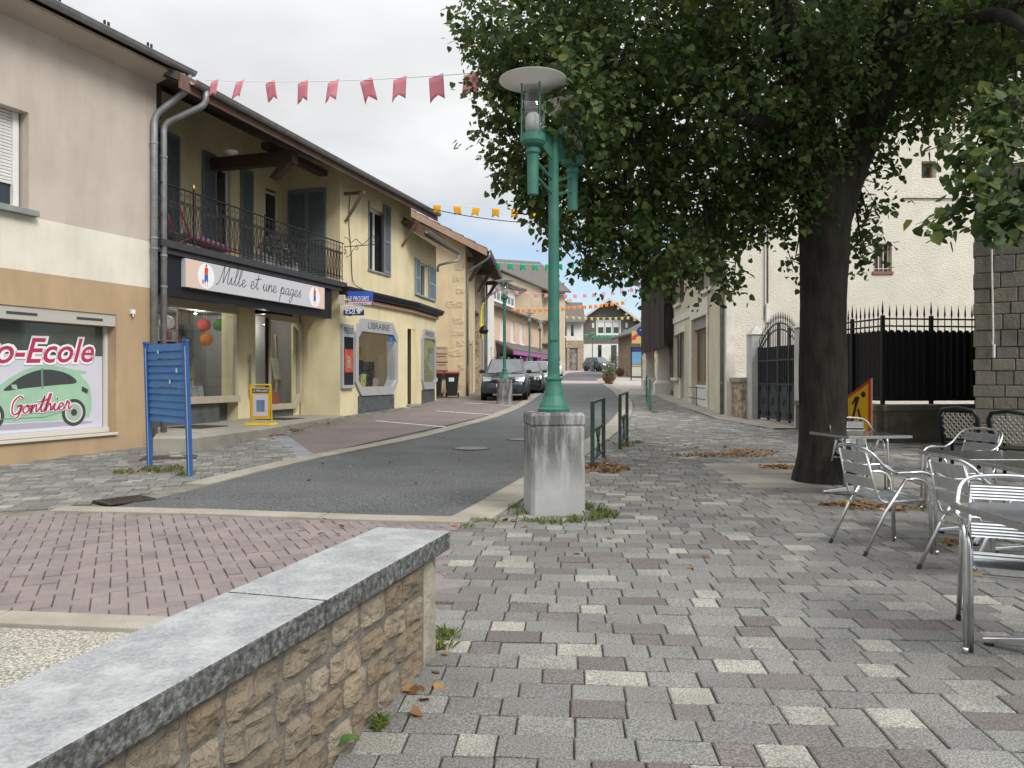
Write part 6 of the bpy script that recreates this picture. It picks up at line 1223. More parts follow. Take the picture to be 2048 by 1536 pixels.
mb = MB(); a, b = Vector(PX(800, 402, 25.0)), Vector(PX(1300, 430, 28)); mb.tube([a.lerp(b, i / 24) - Vector((0, 0, .5 * 4 * (i / 24) * (1 - i / 24))) for i in range(25)], .015, 5); o = mb.build('overhead_cable', M_black2); recenter(o); tag(o, 'thin dark cable sagging across the street below the yellow flags', 'cable')
bunting('string of green flags from the quoined house eaves across the street', PX(941, 518, 36.5), PX(1300, 500, 37.5), .45, 15, .01, .97, gr, .26, seed=6)
bunting('string of pale pink flags over the street behind the green ones', PX(985, 574, 50), PX(1290, 570, 52), .55, 16, .03, .97, pk, .24, seed=7)
bunting('string of orange flags crossing before the chalet gable', PX(985, 618, 58), PX(1290, 596, 60), .25, 24, .02, .85, og, .26, seed=8)
bunting('string of pale yellow flags in front of the chalet window', PX(1128, 632, 74), PX(1275, 632, 76), .15, 12, .04, .95, pyl, .26, seed=9)
bunting('farthest string of green flags low across the chalet front', PX(1168, 668, 88), PX(1260, 668, 88), .15, 12, .04, .95, gr, .3, seed=10)
# ------------------------------------------------------------------ roadworks sign, info panel, round sign
x, y = 5.25, 11.25; t = thing('roadworks_sign', 'yellow and red triangular roadworks sign seen edge on beside the tree trunk', 'road sign', (x, y, gz(y))); T = xform((x, y, gz(y) + .38), math.radians(-70))
tv = [(0, .1), (0, .98), (-.76, .54)]; tc_ = (-.2533, .54)
def tri(s_, y_, m, nm): mb = MB(T); mb.prism([(tc_[0] + (p[0] - tc_[0]) * s_, tc_[1] + (p[1] - tc_[1]) * s_) for p in tv], 1, y_ - .01, y_); return mb.build(nm, m, t)
tri(1, .02, mat('grey_sign_back', (.3, .3, .3)), 'back'); tri(.99, .004, mat('red_border', (.5, .06, .02)), 'border'); tri(.8, -.008, mat('sign_yellow', (.7, .4, .01)), 'face')
mb = MB(lambda p: T((tc_[0] + p[0], -p[1], tc_[1] + p[2])))
for q in (circ(.12, .2, .045, 12), [(-.02, -.03), (.05, .16), (-.03, .17), (-.11, .06), (-.09, .03), (-.04, .1), (-.07, -.03), (-.12, -.2), (-.07, -.2)], [(.0, -.03), (.05, -.2), (.1, -.2), (.03, 0)], [(-.17, -.2), (-.3, -.2), (-.24, -.1)]): mb.add([(p[0], .0195, p[1]) for p in q], [tuple(range(len(q)))])
mb.build('pictogram', M_blackp, t); mb = MB(T); mb.tube([(-.05, .02, .02), (-.08, .25, -.38)], .012, 6); mb.tube([(-.5, .02, .28), (-.45, .3, -.38)], .012, 6); mb.tube([(-.03, .01, .03), (-.03, -.05, -.38)], .012, 6); mb.build('stand', M_zinc, t)
x, y = G(1273, 761); t = thing('info_panel', 'blue town information panel with map in a dark frame on two legs', 'info panel', (x, y, gz(y))); T = lambda p: (x + p[0], y - p[1], gz(y) + p[2])
mb = MB(T); [mb.box(u, u + .07, -.04, .04, 0, 2.4) for u in (-.42, .35)]; mb.build('legs', M_black, t); mb = MB(T); mb.box(-.36, .36, -.02, .02, .25, 2.38); mb.build('board', M_black, t)
for z0, z1, m, nm in ((2.08, 2.32, mat('navy_print', (.02, .03, .12)), 'header'), (1.15, 2.04, mat('sky_blue_panel', (.1, .26, .42), (.16, .32, .45), 3, .4), 'blue_panel'), (1.0, 1.12, mat('yellow_board', (.6, .4, .04)), 'yellow_strip'), (.3, .96, mat('pale_map', (.5, .48, .42), (.4, .42, .38), 8, .6), 'map')): mb = MB(T); mb.box(-.33, .33, .02, .025, z0, z1); mb.build(nm, m, t)
mb = MB(T); mb.box(-.3, .3, .0, .3, .2, .24); mb.build('shelf', M_wood, t)
x, y = PX(1284, 663, 44)[:2]; t = thing('round_road_sign', 'blue round mandatory direction sign on a thin grey post', 'road sign', (x, y, gz(y))); mb = MB(); mb.tube([(x, y + .03, gz(y)), (x, y + .03, 4.6)], .03, 8); mb.build('post', M_zinc, t); z = PX(0, 663, 44)[2]; T = lambda p: (x + p[0], y - p[1], z + p[2])
mb = MB(T); mb.prism(circ(0, 0, .3, 24), 1, 0, .01); mb.build('disc', mat('sign_blue', (.02, .09, .42)), t); poly_print('arrow', T, [(-.05, -.15), (.02, -.15), (.02, .05), (.1, .05), (-.02, .19), (-.14, .05), (-.05, .05)], .013, M_print, t)
# ------------------------------------------------------------------ flower planters
def leaves(mb, c, r, n, size, rr, flat=.7):
    for _ in range(n):
        while True:
            p = Vector((rr.uniform(-1, 1), rr.uniform(-1, 1), rr.uniform(-1, 1)))
            if .3 < p.length < 1: break
        q = Vector(c) + Vector((p.x * r[0], p.y * r[1], p.z * r[2])); a = Vector((rr.gauss(0, 1), rr.gauss(0, 1), rr.gauss(0, 1))).normalized() * size * rr.uniform(.6, 1.3); b = a.orthogonal().normalized() * size * .5
        mb.add([q - a * .5, q + b * .6, q + a * .6, q - b * .6], [(0, 1, 2, 3)])
def leafmat(name, c1, c2, tr=.35, third=None):
    if name in MATS: return MATS[name]
    m = bpy.data.materials.new(name); m.use_nodes = True; t = m.node_tree; L = t.links; b = t.nodes['Principled BSDF']; b.inputs['Roughness'].default_value = .55; b.inputs['Specular IOR Level'].default_value = .3
    g_ = t.nodes.new('ShaderNodeNewGeometry'); cr_ = t.nodes.new('ShaderNodeValToRGB'); e = cr_.color_ramp; e.elements[0].color = rgb(*c1); e.elements[1].color = rgb(*c2); e.elements[1].position = .85
    if third: k = e.elements.new(.97); k.color = rgb(*third)
    L.new(g_.outputs['Random Per Island'], cr_.inputs[0]); L.new(cr_.outputs[0], b.inputs['Base Color']); tl = t.nodes.new('ShaderNodeBsdfTranslucent'); hs = t.nodes.new('ShaderNodeHueSaturation'); hs.inputs['Value'].default_value = 1.5; hs.inputs['Hue'].default_value = .485; L.new(cr_.outputs[0], hs.inputs['Color']); L.new(hs.outputs[0], tl.inputs[0])
    mx_ = t.nodes.new('ShaderNodeMixShader'); mx_.inputs[0].default_value = tr; o = t.nodes['Material Output']; L.new(b.outputs[0], mx_.inputs[1]); L.new(tl.outputs[0], mx_.inputs[2]); L.new(mx_.outputs[0], o.inputs[0]); MATS[name] = m; return m
M_pl = leafmat('planter_leaves', (.05, .09, .025), (.12, .16, .05)); M_fl = leafmat('red_pink_flowers', (.3, .03, .04), (.5, .16, .14)); M_gl = leafmat('grey_green_leaves', (.1, .12, .09), (.2, .22, .18)); M_pf = leafmat('violet_flowers', (.3, .16, .3), (.5, .38, .48))
for i, (px, py, s_, l) in enumerate(((1218, 768, 1.0, 'round planter of trailing red flowers and bushy green plants by the kerb'), (1240, 753, .95, 'low planter of dark red flowers beyond the bushy planter'), (1236, 750, 1.3, 'tall silvery shrub growing behind the flower planters'))):
    x, y = G(px, py); t = thing('flower_planter', l, 'planter', (x, y, gz(y))); rr = random.Random(i); T = xform((x, y, gz(y))); 
    mb = MB(T); mb.lathe([(.18, 0), (.24, .05), (.3, .35), (.33, .4), (.28, .4), (.0, .36)], 16); mb.build('pot', mat('terracotta_pot', (.16, .1, .08)), t)
    mb = MB(T)
    if i < 2: leaves(mb, (0, 0, .42), (.42 * s_, .42 * s_, .35), 500, .1, rr)
    else: leaves(mb, (0, 0, 1.2), (1.0, 1.0, .9), 700, .12, rr)
    if i == 0: leaves(mb, (0, 0, .9), (.5, .5, .35), 450, .1, rr)
    o = mb.build('foliage', M_pl if i < 2 else M_gl, t, recalc=False); stuff(o); mb = MB(T)
    if i < 2: leaves(mb, (0, 0, .38), (.47 * s_, .47 * s_, .34), 260, .09, rr); stuff(mb.build('flowers', M_fl, t, recalc=False))
    if i == 0: mb = MB(T); leaves(mb, (-.05, 0, 1.15), (.5, .45, .3), 70, .08, rr); stuff(mb.build('flowers', M_pf, t, recalc=False))
# ------------------------------------------------------------------ cars
M_tyre = mat('tyre_rubber', (.02, .02, .02), None, rough=.9); M_rim = mat('alloy_rim', (.4, .4, .41), None, rough=.35, metal=.8); M_cglass = mat('car_window', (.05, .06, .065), (.09, .1, .1), 2, .05, spec=.9); M_trim = mat('black_trim', (.018, .018, .02), None, rough=.6); M_hl = mat('headlight_glass', (.5, .53, .55), (.3, .32, .34), 14, .08, spec=.8); M_chr = mat('chrome', (.6, .6, .6), None, rough=.15, metal=1.0)
def car(label, loc, rz, paint, L=4.4, W=1.8, H=1.66, hood=1.02, belt=1.05, suv=True, plate=True):
    t = thing('parked_car', label, 'car', loc, 'parked cars'); T = xform(loc, rz); hw = W / 2; gr_ = .32 if suv else .2
    st_ = [(0, .30, .62, .80), (.06, .26, .74, .86), (.25, .24, hood - .12, .94), (.5, .24, hood - .03, .985), (1.15, .25, hood + .03, 1.0), (1.4, .25, belt, 1.0), (L * .7, .25, belt + .03, 1.0), (L - .5, .27, belt + .04, .985), (L - .12, .3, belt, .93), (L, .36, belt - .16, .88)]
    mb = MB(T); vs = []; fs = []; n = 10
    for y, zb, zt, k in st_:
        w_ = hw * k; zb = zb - (.3 - gr_)
        vs += [(-w_ * .9, y, zb), (-w_ * .985, y, zb + .12), (-w_, y, zb + (zt - zb) * .5), (-w_ * .975, y, zt - .07), (-w_ * .88, y, zt), (w_ * .88, y, zt), (w_ * .975, y, zt - .07), (w_, y, zb + (zt - zb) * .5), (w_ * .985, y, zb + .12), (w_ * .9, y, zb)]
    for i in range(len(st_) - 1):
        for k in range(n): fs.append((i * n + k, i * n + (k + 1) % n, (i + 1) * n + (k + 1) % n, (i + 1) * n + k))
    fs += [tuple(range(n))[::-1], tuple(range((len(st_) - 1) * n, len(st_) * n))]; mb.add(vs, fs); mb.build('body', paint, t, smooth=True, bevel=.012)
    y0, y1, y2, y3 = 1.12, 1.85 if suv else 2.0, L * .78 if not suv else L - .5, L - .14; wb, wt = hw * .87, hw * .68; zr = H
    cab = [(-wb, y0, belt - .02), (wb, y0, belt - .02), (wb, y3, belt), (-wb, y3, belt), (-wt, y1, zr - .03), (wt, y1, zr - .03), (wt, y2, zr - .02), (-wt, y2, zr - .02)]
    mb = MB(T); vs = cab[:4] + cab[4:]; ym = (y1 + y2) / 2; vs += [(-wt * 1.01, ym, zr), (wt * 1.01, ym, zr)]
    mb.add(vs, [(0, 1, 5, 4), (2, 3, 7, 6), (1, 2, 6, 9, 5), (3, 0, 4, 8, 7), (4, 5, 9, 8), (8, 9, 6, 7)]); mb.build('cabin', paint, t, bevel=.05, seg=3)
    def pane(nm, c4, s_=.86, lift=.012):
        P = [Vector(p) for p in c4]; c = sum(P, Vector()) / 4; nrm = (P[1] - P[0]).cross(P[3] - P[0]).normalized(); out_ = c - Vector((0, L / 2, .8)); nrm = nrm if nrm.dot(out_) > 0 else -nrm
        P = [c + (p - c) * s_ + nrm * lift for p in P]; mb = MB(T); mb.add(P + [p - nrm * .02 for p in P], [(0, 1, 2, 3), (0, 4, 5, 1), (1, 5, 6, 2), (2, 6, 7, 3), (3, 7, 4, 0)]); mb.build(nm, M_cglass, t)
    pane('windscreen', [cab[0], cab[1], cab[5], cab[4]], .9); pane('rear_window', [cab[2], cab[3], cab[7], cab[6]], .84)
    for s_ in (-1, 1):
        f = lambda u, v: Vector(((wb + (wt - wb) * v) * s_, (y0 + (y3 - y0) * u) * (1 - v) + (y1 + (y2 - y1) * u) * v, belt + (zr - .03 - belt) * v))
        for a, b in ((.04, .36), (.37, .68), (.70, .93)): pane('side_window', [f(a, .08), f(b, .08), f(b, .88), f(a, .88)], .94)
        for yy in (.82, L - .85):
            r = .34 if suv else .3; c = (s_ * (hw - .1), yy, r); Tw = lambda p, c=c, s_=s_: T((c[0] + s_ * p[2], c[1] + p[0], c[2] + p[1]))
            mb = MB(Tw); mb.lathe([(r * .6, -.1), (r * .97, -.1), (r, -.07), (r, .07), (r * .97, .1), (r * .68, .105)], 22); wh = mb.build('wheel', M_tyre, t, smooth=False); mb = MB(Tw); mb.lathe([(r * .67, .095), (r * .62, .085), (r * .25, .07), (.001, .085)], 22); mb.build('rim', M_rim, wh)
            mb = MB(Tw); mb.lathe([(r * 1.0, .088), (r * 1.15, .093), (r * 1.16, .05)], 22); mb.build('wheel_arch', M_trim, t)
        mb = MB(T); mb.box(s_ * (hw * .93) - (.0 if s_ > 0 else .2), s_ * (hw * .93) + (.2 if s_ > 0 else 0), 1.3, 1.42, belt + .0, belt + .15); mb.build('mirror', M_trim if suv else paint, t, bevel=.04)
        hz_ = hood - .27; mb = MB(T); x0, x1 = (.5 * hw, .93 * hw); mb.hexa([(s_ * x0, -.005, hz_), (s_ * x1 * .95, .09, hz_ - .02), (s_ * x1 * .93, .4, hz_ + .02), (s_ * x0, .3, hz_), (s_ * x0, .02, hz_ + .13), (s_ * x1 * .97, .2, hz_ + .17), (s_ * x1 * .95, .45, hz_ + .18), (s_ * x0, .3, hz_ + .15)]); mb.build('headlight', M_hl, t, bevel=.015)
        mb = MB(lambda p, s_=s_: T((s_ * hw * .66 + p[0], .03 - p[2], .5 + p[1]))); mb.lathe([(.085, -.05), (.085, .02), (.06, .02), (.055, .0), (.001, .005)], 14); mb.build('fog_lamp', M_chr if suv else M_trim, t)
        if suv: mb = MB(T); mb.tube([(s_ * wt * .93, y1 + .15, zr + .02), (s_ * wt * .93, y1 + .2, zr + .06), (s_ * wt * .93, y2 - .2, zr + .06), (s_ * wt * .93, y2 - .1, zr + .02)], .018, 6); mb.build('roof_rail', M_chr, t)
    mb = MB(T); mb.hexa([(-.42, -.02, hood - .3), (.42, -.02, hood - .3), (.36, .1, hood - .3), (-.36, .1, hood - .3), (-.46, .0, hood - .14), (.46, .0, hood - .14), (.4, .1, hood - .14), (-.4, .1, hood - .14)]); gl = mb.build('grille', M_trim, t); mb = MB(T); mb.box(-.44, .44, -.03, -.015, hood - .2, hood - .17); mb.build('grille_bar', M_chr, gl)
    mb = MB(T); mb.box(-.55, .55, -.02, .05, .36, .5); mb.build('air_intake', M_trim, t, bevel=.02)
    if plate: mb = MB(T); mb.box(-.26, .26, -.035, -.022, .53, .64); mb.build('number_plate', M_print, t)
    mb = MB(T)
    for x_ in (-.35, .25): mb.tube([(x_, y0 + .02, belt + .02), (x_ + .45, y0 + .13, belt + .1)], .01, 5)
    mb.build('wipers', M_trim, t); return t
pt = lambda n, c, mt=.3: mat(n, c, None, rough=.32, metal=mt, coat=.6)
car('dark grey SUV parked facing the street behind the lamp pedestal', (-.33, 29.2, gz(29.8)), math.radians(-3), pt('dark_grey_paint', (.035, .045, .055)))
car('black hatchback parked behind the dark grey SUV', (.55, 34.9, gz(35.5)), math.radians(-4), pt('black_car_paint', (.015, .016, .018)), 4.1, 1.74, 1.5, .92, .95, False)
car('silver estate car parked third in the row', (1.2, 40.5, gz(41)), math.radians(-5), pt('silver_paint', (.35, .37, .4), .5), 4.4, 1.76, 1.5, .92, .95, False)
car('white small car facing the street at the end of the parked row', (3.45, 66, gz(66.5)), math.radians(-4), pt('white_car_paint', (.6, .61, .6), .0), 3.9, 1.72, 1.5, .95, .96, False)
car('dark blue crossover coming round the bend before the chalet', (11.0, 86.5, gz(87)), math.radians(28), pt('dark_blue_paint', (.025, .03, .045)))
import numpy as np
# ------------------------------------------------------------------ aluminium terrace furniture
M_alu = mat('polished_aluminium', (.62, .63, .64), (.52, .53, .54), 12, .24, metal=.95); M_slat = mat('ribbed_aluminium', (.58, .59, .6), (.5, .51, .52), 20, .34, metal=.9); M_steel = mat('dark_steel_top', (.2, .205, .21), (.26, .265, .27), 9, .16, metal=.85); M_edge = mat('steel_edge', (.4, .4, .4), None, rough=.3, metal=.9); M_rub = mat('black_rubber', (.02, .02, .02), None, rough=.8); M_tan = mat('tan_rubber', (.45, .33, .2), None, rough=.7)
def ribbed(mb, x0, x1, y0, y1, z, along='y', th=.012, nr=5, tilt=None):
    n = nr * 2; prof = []
    for i in range(n + 1): prof.append((x0 + (x1 - x0) * i / n, z + th * (.65 if i % 2 else 1.0)))
    prof += [(x1, z), (x0, z)]
    mb.prism([(p[0], p[1]) for p in prof], 1, y0, y1)
def mk_chair():
    o = empty('terrace_chair'); ORG[o.name] = None; r = .0125
    for s_ in (-1, 1):
        y = .27 * s_
        mb = MB(); mb.tube(fillet([(.25, y, .0), (.235, y, .42), (.22, y, .63), (.12, y * 1.02, .665), (-.1, y * 1.02, .655)], .07), r, 8); mb.tube([(.25, y, -.0), (.25, y, .03)], .015, 8); mb.build('front_leg', M_alu, o, smooth=True)
        mb = MB(); mb.tube(fillet([(.222, y * .9, .0), (.207, y * .9, .40), (.195, y * .9, .56), (.1, y * .93, .61), (-.02, y * .97, .6)], .07), r, 8); mb.build('inner_front_tube', M_alu, o, smooth=True)
        mb = MB(); mb.tube([(-.36, y * .92, .012), (-.2, y * .93, .32), (-.02, y * .97, .6)], [.0135, .0135, .0125], 8); lg = mb.build('rear_leg', M_alu, o, smooth=True); mb = MB(); mb.tube([(-.366, y * .92, .0), (-.35, y * .92, .03)], .0155, 8); mb.build('rubber_foot', M_rub, lg)
        mb = MB(); mb.tube(fillet([(.19, y * .82, .425), (-.2, y * .8, .415), (-.24, y * .76, .5), (-.315, y * .7, .82)], .05), .0095, 8); mb.build('back_upright', M_alu, o, smooth=True)
    hoop = fillet([(-.1, -.275, .655), (-.2, -.27, .7), (-.32, -.24, .845), (-.335, 0, .87), (-.32, .24, .845), (-.2, .27, .7), (-.1, .275, .655)], .14, 7); mb = MB(); mb.tube(hoop, r, 8); mb.build('arm_hoop', M_alu, o, smooth=True)
    for i in range(5): mb = MB(); x = -.2 + i * .084; ribbed(mb, x, x + .072, -.215, .215, .425 + (.006 if i in (0, 4) else 0), nr=5); mb.build('seat_slat', M_slat, o)
    for i in range(3):
        zc = .52 + i * .105; mb = MB(lambda p: (-.245 - (p[2] - .5) * .235 + p[0], p[1], p[2])); prof = []
        for k in range(11): prof.append((.012 if k % 2 else .018, zc + .085 * k / 10))
        prof += [(.006, zc + .085), (.006, zc)]; n = len(prof); vs = [(q[0], -.195, q[1]) for q in prof] + [(q[0] - .012, 0, q[1]) for q in prof] + [(q[0], .195, q[1]) for q in prof]
        mb.add(vs, [(a * n + k, a * n + (k + 1) % n, a * n + n + (k + 1) % n, a * n + n + k) for a in (0, 1) for k in range(n)] + [tuple(range(n))[::-1], tuple(range(2 * n, 3 * n))]); mb.build('back_slat', M_slat, o)
    for x, z in ((.2, .4), (-.19, .36)):
        mb = MB(); mb.tube([(x, -.24, z), (x, .24, z)], .008, 6); st_ = mb.build('stretcher', M_alu, o)
        for s_ in (-1, 1): mb = MB(); mb.tube([(x, s_ * .19, z), (x, s_ * .235, z)], .0125, 8); mb.build('rubber_sleeve', M_tan, st_)
    return o
chair0 = mk_chair()
chairs = [((4.38, 9.75), -92, 'aluminium terrace chair behind the first table with its back to the stone wall'), ((3.13, 6.42), 8, 'aluminium terrace chair facing right, closest to the tree trunk'), ((3.4, 5.5), 5, 'aluminium terrace chair pushed against the joined tables'),
          ((2.70, 4.10), -115, 'aluminium terrace chair tucked under the table nearest the low wall'), ((4.72, 8.1), 200, 'aluminium terrace chair facing left with its arms toward the first table'), ((4.45, 5.2), 185, 'aluminium terrace chair on the far side of the joined tables')]
for i, ((x, y), a, l) in enumerate(chairs):
    o = chair0 if i == 0 else copy_tree(chair0); o.location = (x, y, gz(y) + .012); o.rotation_euler = (0, 0, math.radians(a)); tag(o, l, 'chair', 'aluminium terrace chairs')
def mk_table():
    o = empty('terrace_table'); ORG[o.name] = None; a = .39
    mb = MB(); mb.box(-a, a, -a, a, .706, .73); mb.build('table_top', M_steel, o, bevel=.005)
    for k in range(4):
        c, s_ = math.cos(k * math.pi / 2), math.sin(k * math.pi / 2); T = lambda p: (c * p[0] - s_ * p[1], s_ * p[0] + c * p[1], p[2]); mb = MB(T); n = 40; pr = []
        for i in range(n + 1): pr.append((-a - .004 + (2 * a + .008) * i / n, a + (.006 if i % 2 else .009)))
        pr += [(a + .004, a + .001), (-a - .004, a + .001)]; mb.prism(pr, 2, .7, .728); mb.build('ribbed_edge', M_edge, o)
        mb = MB(xform((0, 0, 0), k * math.pi / 2 + math.pi / 4)); mb.hexa([(.03, -.03, .05), (.4, -.022, .0), (.4, .022, .0), (.03, .03, .05), (.03, -.025, .12), (.4, -.016, .03), (.4, .016, .03), (.03, .025, .12)]); ft = mb.build('foot', M_alu, o, bevel=.008); mb = MB(xform((0, 0, 0), k * math.pi / 2 + math.pi / 4)); mb.lathe([(.022, -.012), (.025, 0), (.025, .004)], 12, (.37, 0)); mb.build('foot_pad', M_rub, ft)
    mb = MB(); mb.lathe([(.06, .05), (.06, .12), (.035, .14), (.035, .67), (.09, .7), (.09, .706)], 18); mb.build('column', M_alu, o, smooth=False); return o
tab0 = mk_table(); tabs = [((4.08, 9.05), 10, 'square steel topped terrace table standing beside the tree trunk'), ((4.18, 6.77), 0, 'square steel table, the half of the joined pair toward the stone wall'), ((4.18, 5.985), 0, 'square steel table, the half of the joined pair toward the low wall'), ((2.79, 3.83), -3, 'square steel table with a bright patch, alone at the terrace edge')]
for i, ((x, y), a, l) in enumerate(tabs):
    o = tab0 if i == 0 else copy_tree(tab0); o.location = (x, y, gz(y) + .022); o.rotation_euler = (0, 0, math.radians(a)); tag(o, l, 'table', 'steel terrace tables')
# plastic lattice chairs
M_dkg = mat('dark_green_plastic', (.012, .02, .018), None, rough=.4); M_lat = mat('cream_lattice', (.4, .38, .33), None, rough=.6)
def mk_plastic():
    o = empty('plastic_chair'); ORG[o.name] = None; bk = lambda y, z: (-.2 - (z - .42) * .3, y, z)
    mb = MB(); mb.tube([bk(-.24, .4), bk(-.25, .8), bk(-.2, .9), bk(0, .93), bk(.2, .9), bk(.25, .8), bk(.24, .4)], .03, 8); mb.build('back_frame', M_dkg, o, smooth=True)
    mb = MB(); mb.box(-.22, .24, -.25, .25, .4, .43); mb.build('seat', M_dkg, o, bevel=.012)
    for s_ in (-1, 1):
        mb = MB(); mb.tube(fillet([(.25, s_ * .28, 0), (.22, s_ * .27, .62), (-.28, s_ * .27, .66)], .06), .025, 8); mb.build('arm_and_leg', M_dkg, o, smooth=True); mb = MB(); mb.tube([(-.3, s_ * .26, 0), (-.2, s_ * .24, .42)], .025, 8); mb.build('rear_leg', M_dkg, o, smooth=True)
    for d in (-1, 1):
        for k in range(-7, 8):
            c = k * .066; pts = []
            for i in range(13):
                t = -.3 + .6 * i / 12; y, z = c + d * t * .6, .655 + t * .8
                if abs(y) < .215 and .46 < z < .86: pts.append(bk(y, z))
            if len(pts) > 1: mb = MB(); mb.tube([pts[0], pts[-1]], .0125, 4); mb.build('lattice_strip', M_lat, o)
    return o
pc0 = mk_plastic()
for i, ((x, y), a, l) in enumerate((((6.55, 11.1), 40, 'dark green plastic chair with cream lattice back before the mossy wall'), ((6.85, 10.4), 35, 'dark green plastic chair with lattice back against the ashlar corner'))):
    o = pc0 if i == 0 else copy_tree(pc0); o.location = (x, y, gz(y) + .012); o.rotation_euler = (0, 0, math.radians(a)); tag(o, l, 'chair', 'plastic lattice chairs')
# ------------------------------------------------------------------ shop contents
def lantern_ball(px, py, d, r, c, label):
    u, z = FB.px(px, py, d); q = FB((u, d, z)); t = thing('paper_lantern', label, 'lantern', (q[0], q[1], z - r), 'paper lanterns in the bookshop'); mb = MB(xform(q)); mb.lathe([(r * math.sin(math.pi * i / 12) + .001, -r * math.cos(math.pi * i / 12)) for i in range(13)], 18); mb.build('globe', cloth('lantern_' + label.split()[0], c), t, smooth=True); mb = MB(xform(q)); mb.tube([(0, 0, r), (0, 0, 3.28 - z)], .004, 4); mb.build('thread', M_wht, t)
lantern_ball(408, 650, -2.4, .17, (.7, .12, .1), 'red round paper lantern hanging in the bookshop window'); lantern_ball(438, 650, -2.4, .16, (.2, .5, .15), 'green round paper lantern hanging in the bookshop window'); lantern_ball(413, 679, -2.3, .16, (.75, .3, .05), 'orange round paper lantern hanging lowest in the bookshop window'); lantern_ball(334, 645, -2.3, .17, (.6, .55, .6), 'white round paper lantern at the downpipe side of the window')
u0, u1 = FB.px(353, 640, -1.75)[0], FB.px(388, 640, -1.75)[0]; mb = MB(FB); n = 40; pts = [(u0 + (u1 - u0) * i / n, -1.75 + .03 * math.sin(i * 1.1)) for i in range(n + 1)]
for i in range(n): mb.tone = .9 if (i // 3) % 3 == 0 else .1; mb.quad((pts[i][0], pts[i][1], .95), (pts[i + 1][0], pts[i + 1][1], .95), (pts[i + 1][0], pts[i + 1][1], 3.05), (pts[i][0], pts[i][1], 3.05))
o = mb.build('curtain', mat('striped_curtain', (.5, .45, .4), tone=[(0, (.55, .5, .44)), (.5, (.42, .28, .24))]), None, recalc=False); recenter(o); tag(o, 'cream curtain with brown stripes in the bookshop window', 'curtain')
rr = random.Random(21); bc = [(.5, .5, .48), (.08, .1, .13), (.4, .42, .45), (.55, .45, .12), (.5, .12, .1), (.12, .25, .4), (.25, .4, .25)]
def book(px, py, d, w_, h_, label, c, lean=.1, grp='books in the shop windows', fr=None, zabs=None):
    fr = fr or FB; u, z = fr.px(px, py, d); z = zabs if zabs is not None else z; q = fr((u, d, z)); t = thing('book', label, 'book', (q[0], q[1], z), grp); T = lambda p: fr((u + p[0], d + p[1] - p[2] * lean, z + p[2])); mb = MB(T); mb.box(-w_ / 2, w_ / 2, -.03, 0, 0, h_); b_ = mb.build('cover', mat('book_' + '_'.join(str(int(k * 100)) for k in c), c, tuple(k * .6 for k in c), 14, .5), t, bevel=.003); mb = MB(T); mb.box(-w_ / 2 + .006, w_ / 2 - .003, -.027, -.004, .004, h_ + .002); mb.build('pages', M_print, b_)
for i, (x_, y_, z_, l) in enumerate(((365, 672, None, 'dark covered magazine held up on the striped curtain'), (382, 676, None, 'pale magazine held up beside the dark one on the curtain'), (383, 715, None, 'grey magazine on the lower part of the curtain'), (382, 757, None, 'yellow and white book on the small display stand'), (403, 792, None, 'white open card standing on the window sill'), (390, 790, None, 'white book standing behind the blue board post'))):
    book(x_, y_, -1.68, .19 + .04 * (i % 2), .27, l, bc[[1, 2, 2, 3, 0, 0][i]], .12, zabs=(zs_ + .005) if i > 3 else None)
# easel with painting in the right window
ue_, ze_ = FB.px(560, 790, -1.9); E = thing('easel', 'wooden easel holding a pale floral painting in the bookshop window', 'easel', FB((ue_, -1.9, z0_))); T = lambda p: FB((ue_ + p[0], -2.0 + p[1], z0_ + .025 + p[2])); M_ew = mat('pale_easel_wood', (.42, .27, .14), (.5, .34, .2), 8, .6)
for a, b, nm in (((-.24, .12, 0), (-.03, 0, 1.4), 'leg'), ((.27, .12, 0), (.05, 0, 1.4), 'leg'), ((.0, -.25, 0), (.0, -.02, 1.3), 'leg'), ((-.02, .03, .5), (-.1, -.0, 1.95), 'mast')):
    mb = MB(T); mb.tube([a, b], .022, 4); mb.build(nm, M_ew, E)
mb = MB(T); mb.box(-.25, .27, .06, .12, .66, .7); mb.build('ledge', M_ew, E); mb = MB(T); mb.hexa([(-.28, .1, .7), (.24, .1, .66), (.24, .12, .66), (-.28, .12, .7), (-.3, .0, 1.3), (.2, .0, 1.27), (.2, .02, 1.27), (-.3, .02, 1.3)]); pn = mb.build('canvas', mat('floral_painting', (.62, .66, .68), (.5, .52, .3), 7, .7, lo=.5, hi=.62), E)
book(553, 788, -1.75, .34, .34, 'red illustrated book lying under the easel', (.4, .09, .07), .2, zabs=z0_ + .025); book(530, 770, -1.72, .24, .3, 'white printed card in the glass corner of the shop window', (.55, .58, .52), .15, zabs=z0_ + .025)
# shelves of books at the back of the shop
sh = thing('bookshelf', 'tall shelf of books at the back of the bookshop', 'bookshelf', FB((5.2, -5.0, .4)))
for k in range(5): mb = MB(FB); mb.box(3.6, 6.9, -5.4, -5.1, .5 + k * .5, .53 + k * .5); mb.build('shelf_board', mat('pale_shelf', (.5, .47, .42)), sh)
for k in range(5):
    u = 3.65
    while u < 6.8:
        w_ = rr.uniform(.05, .16); mb = MB(FB); mb.box(u, u + w_ - .006, -5.35, -5.08 - rr.uniform(0, .05), .535 + k * .5, .535 + k * .5 + rr.uniform(.22, .4)); c = rr.choice(bc); mb.build('book', mat('book_' + '_'.join(str(int(q * 100)) for q in c), c, tuple(q * .6 for q in c), 14, .5), sh); u += w_
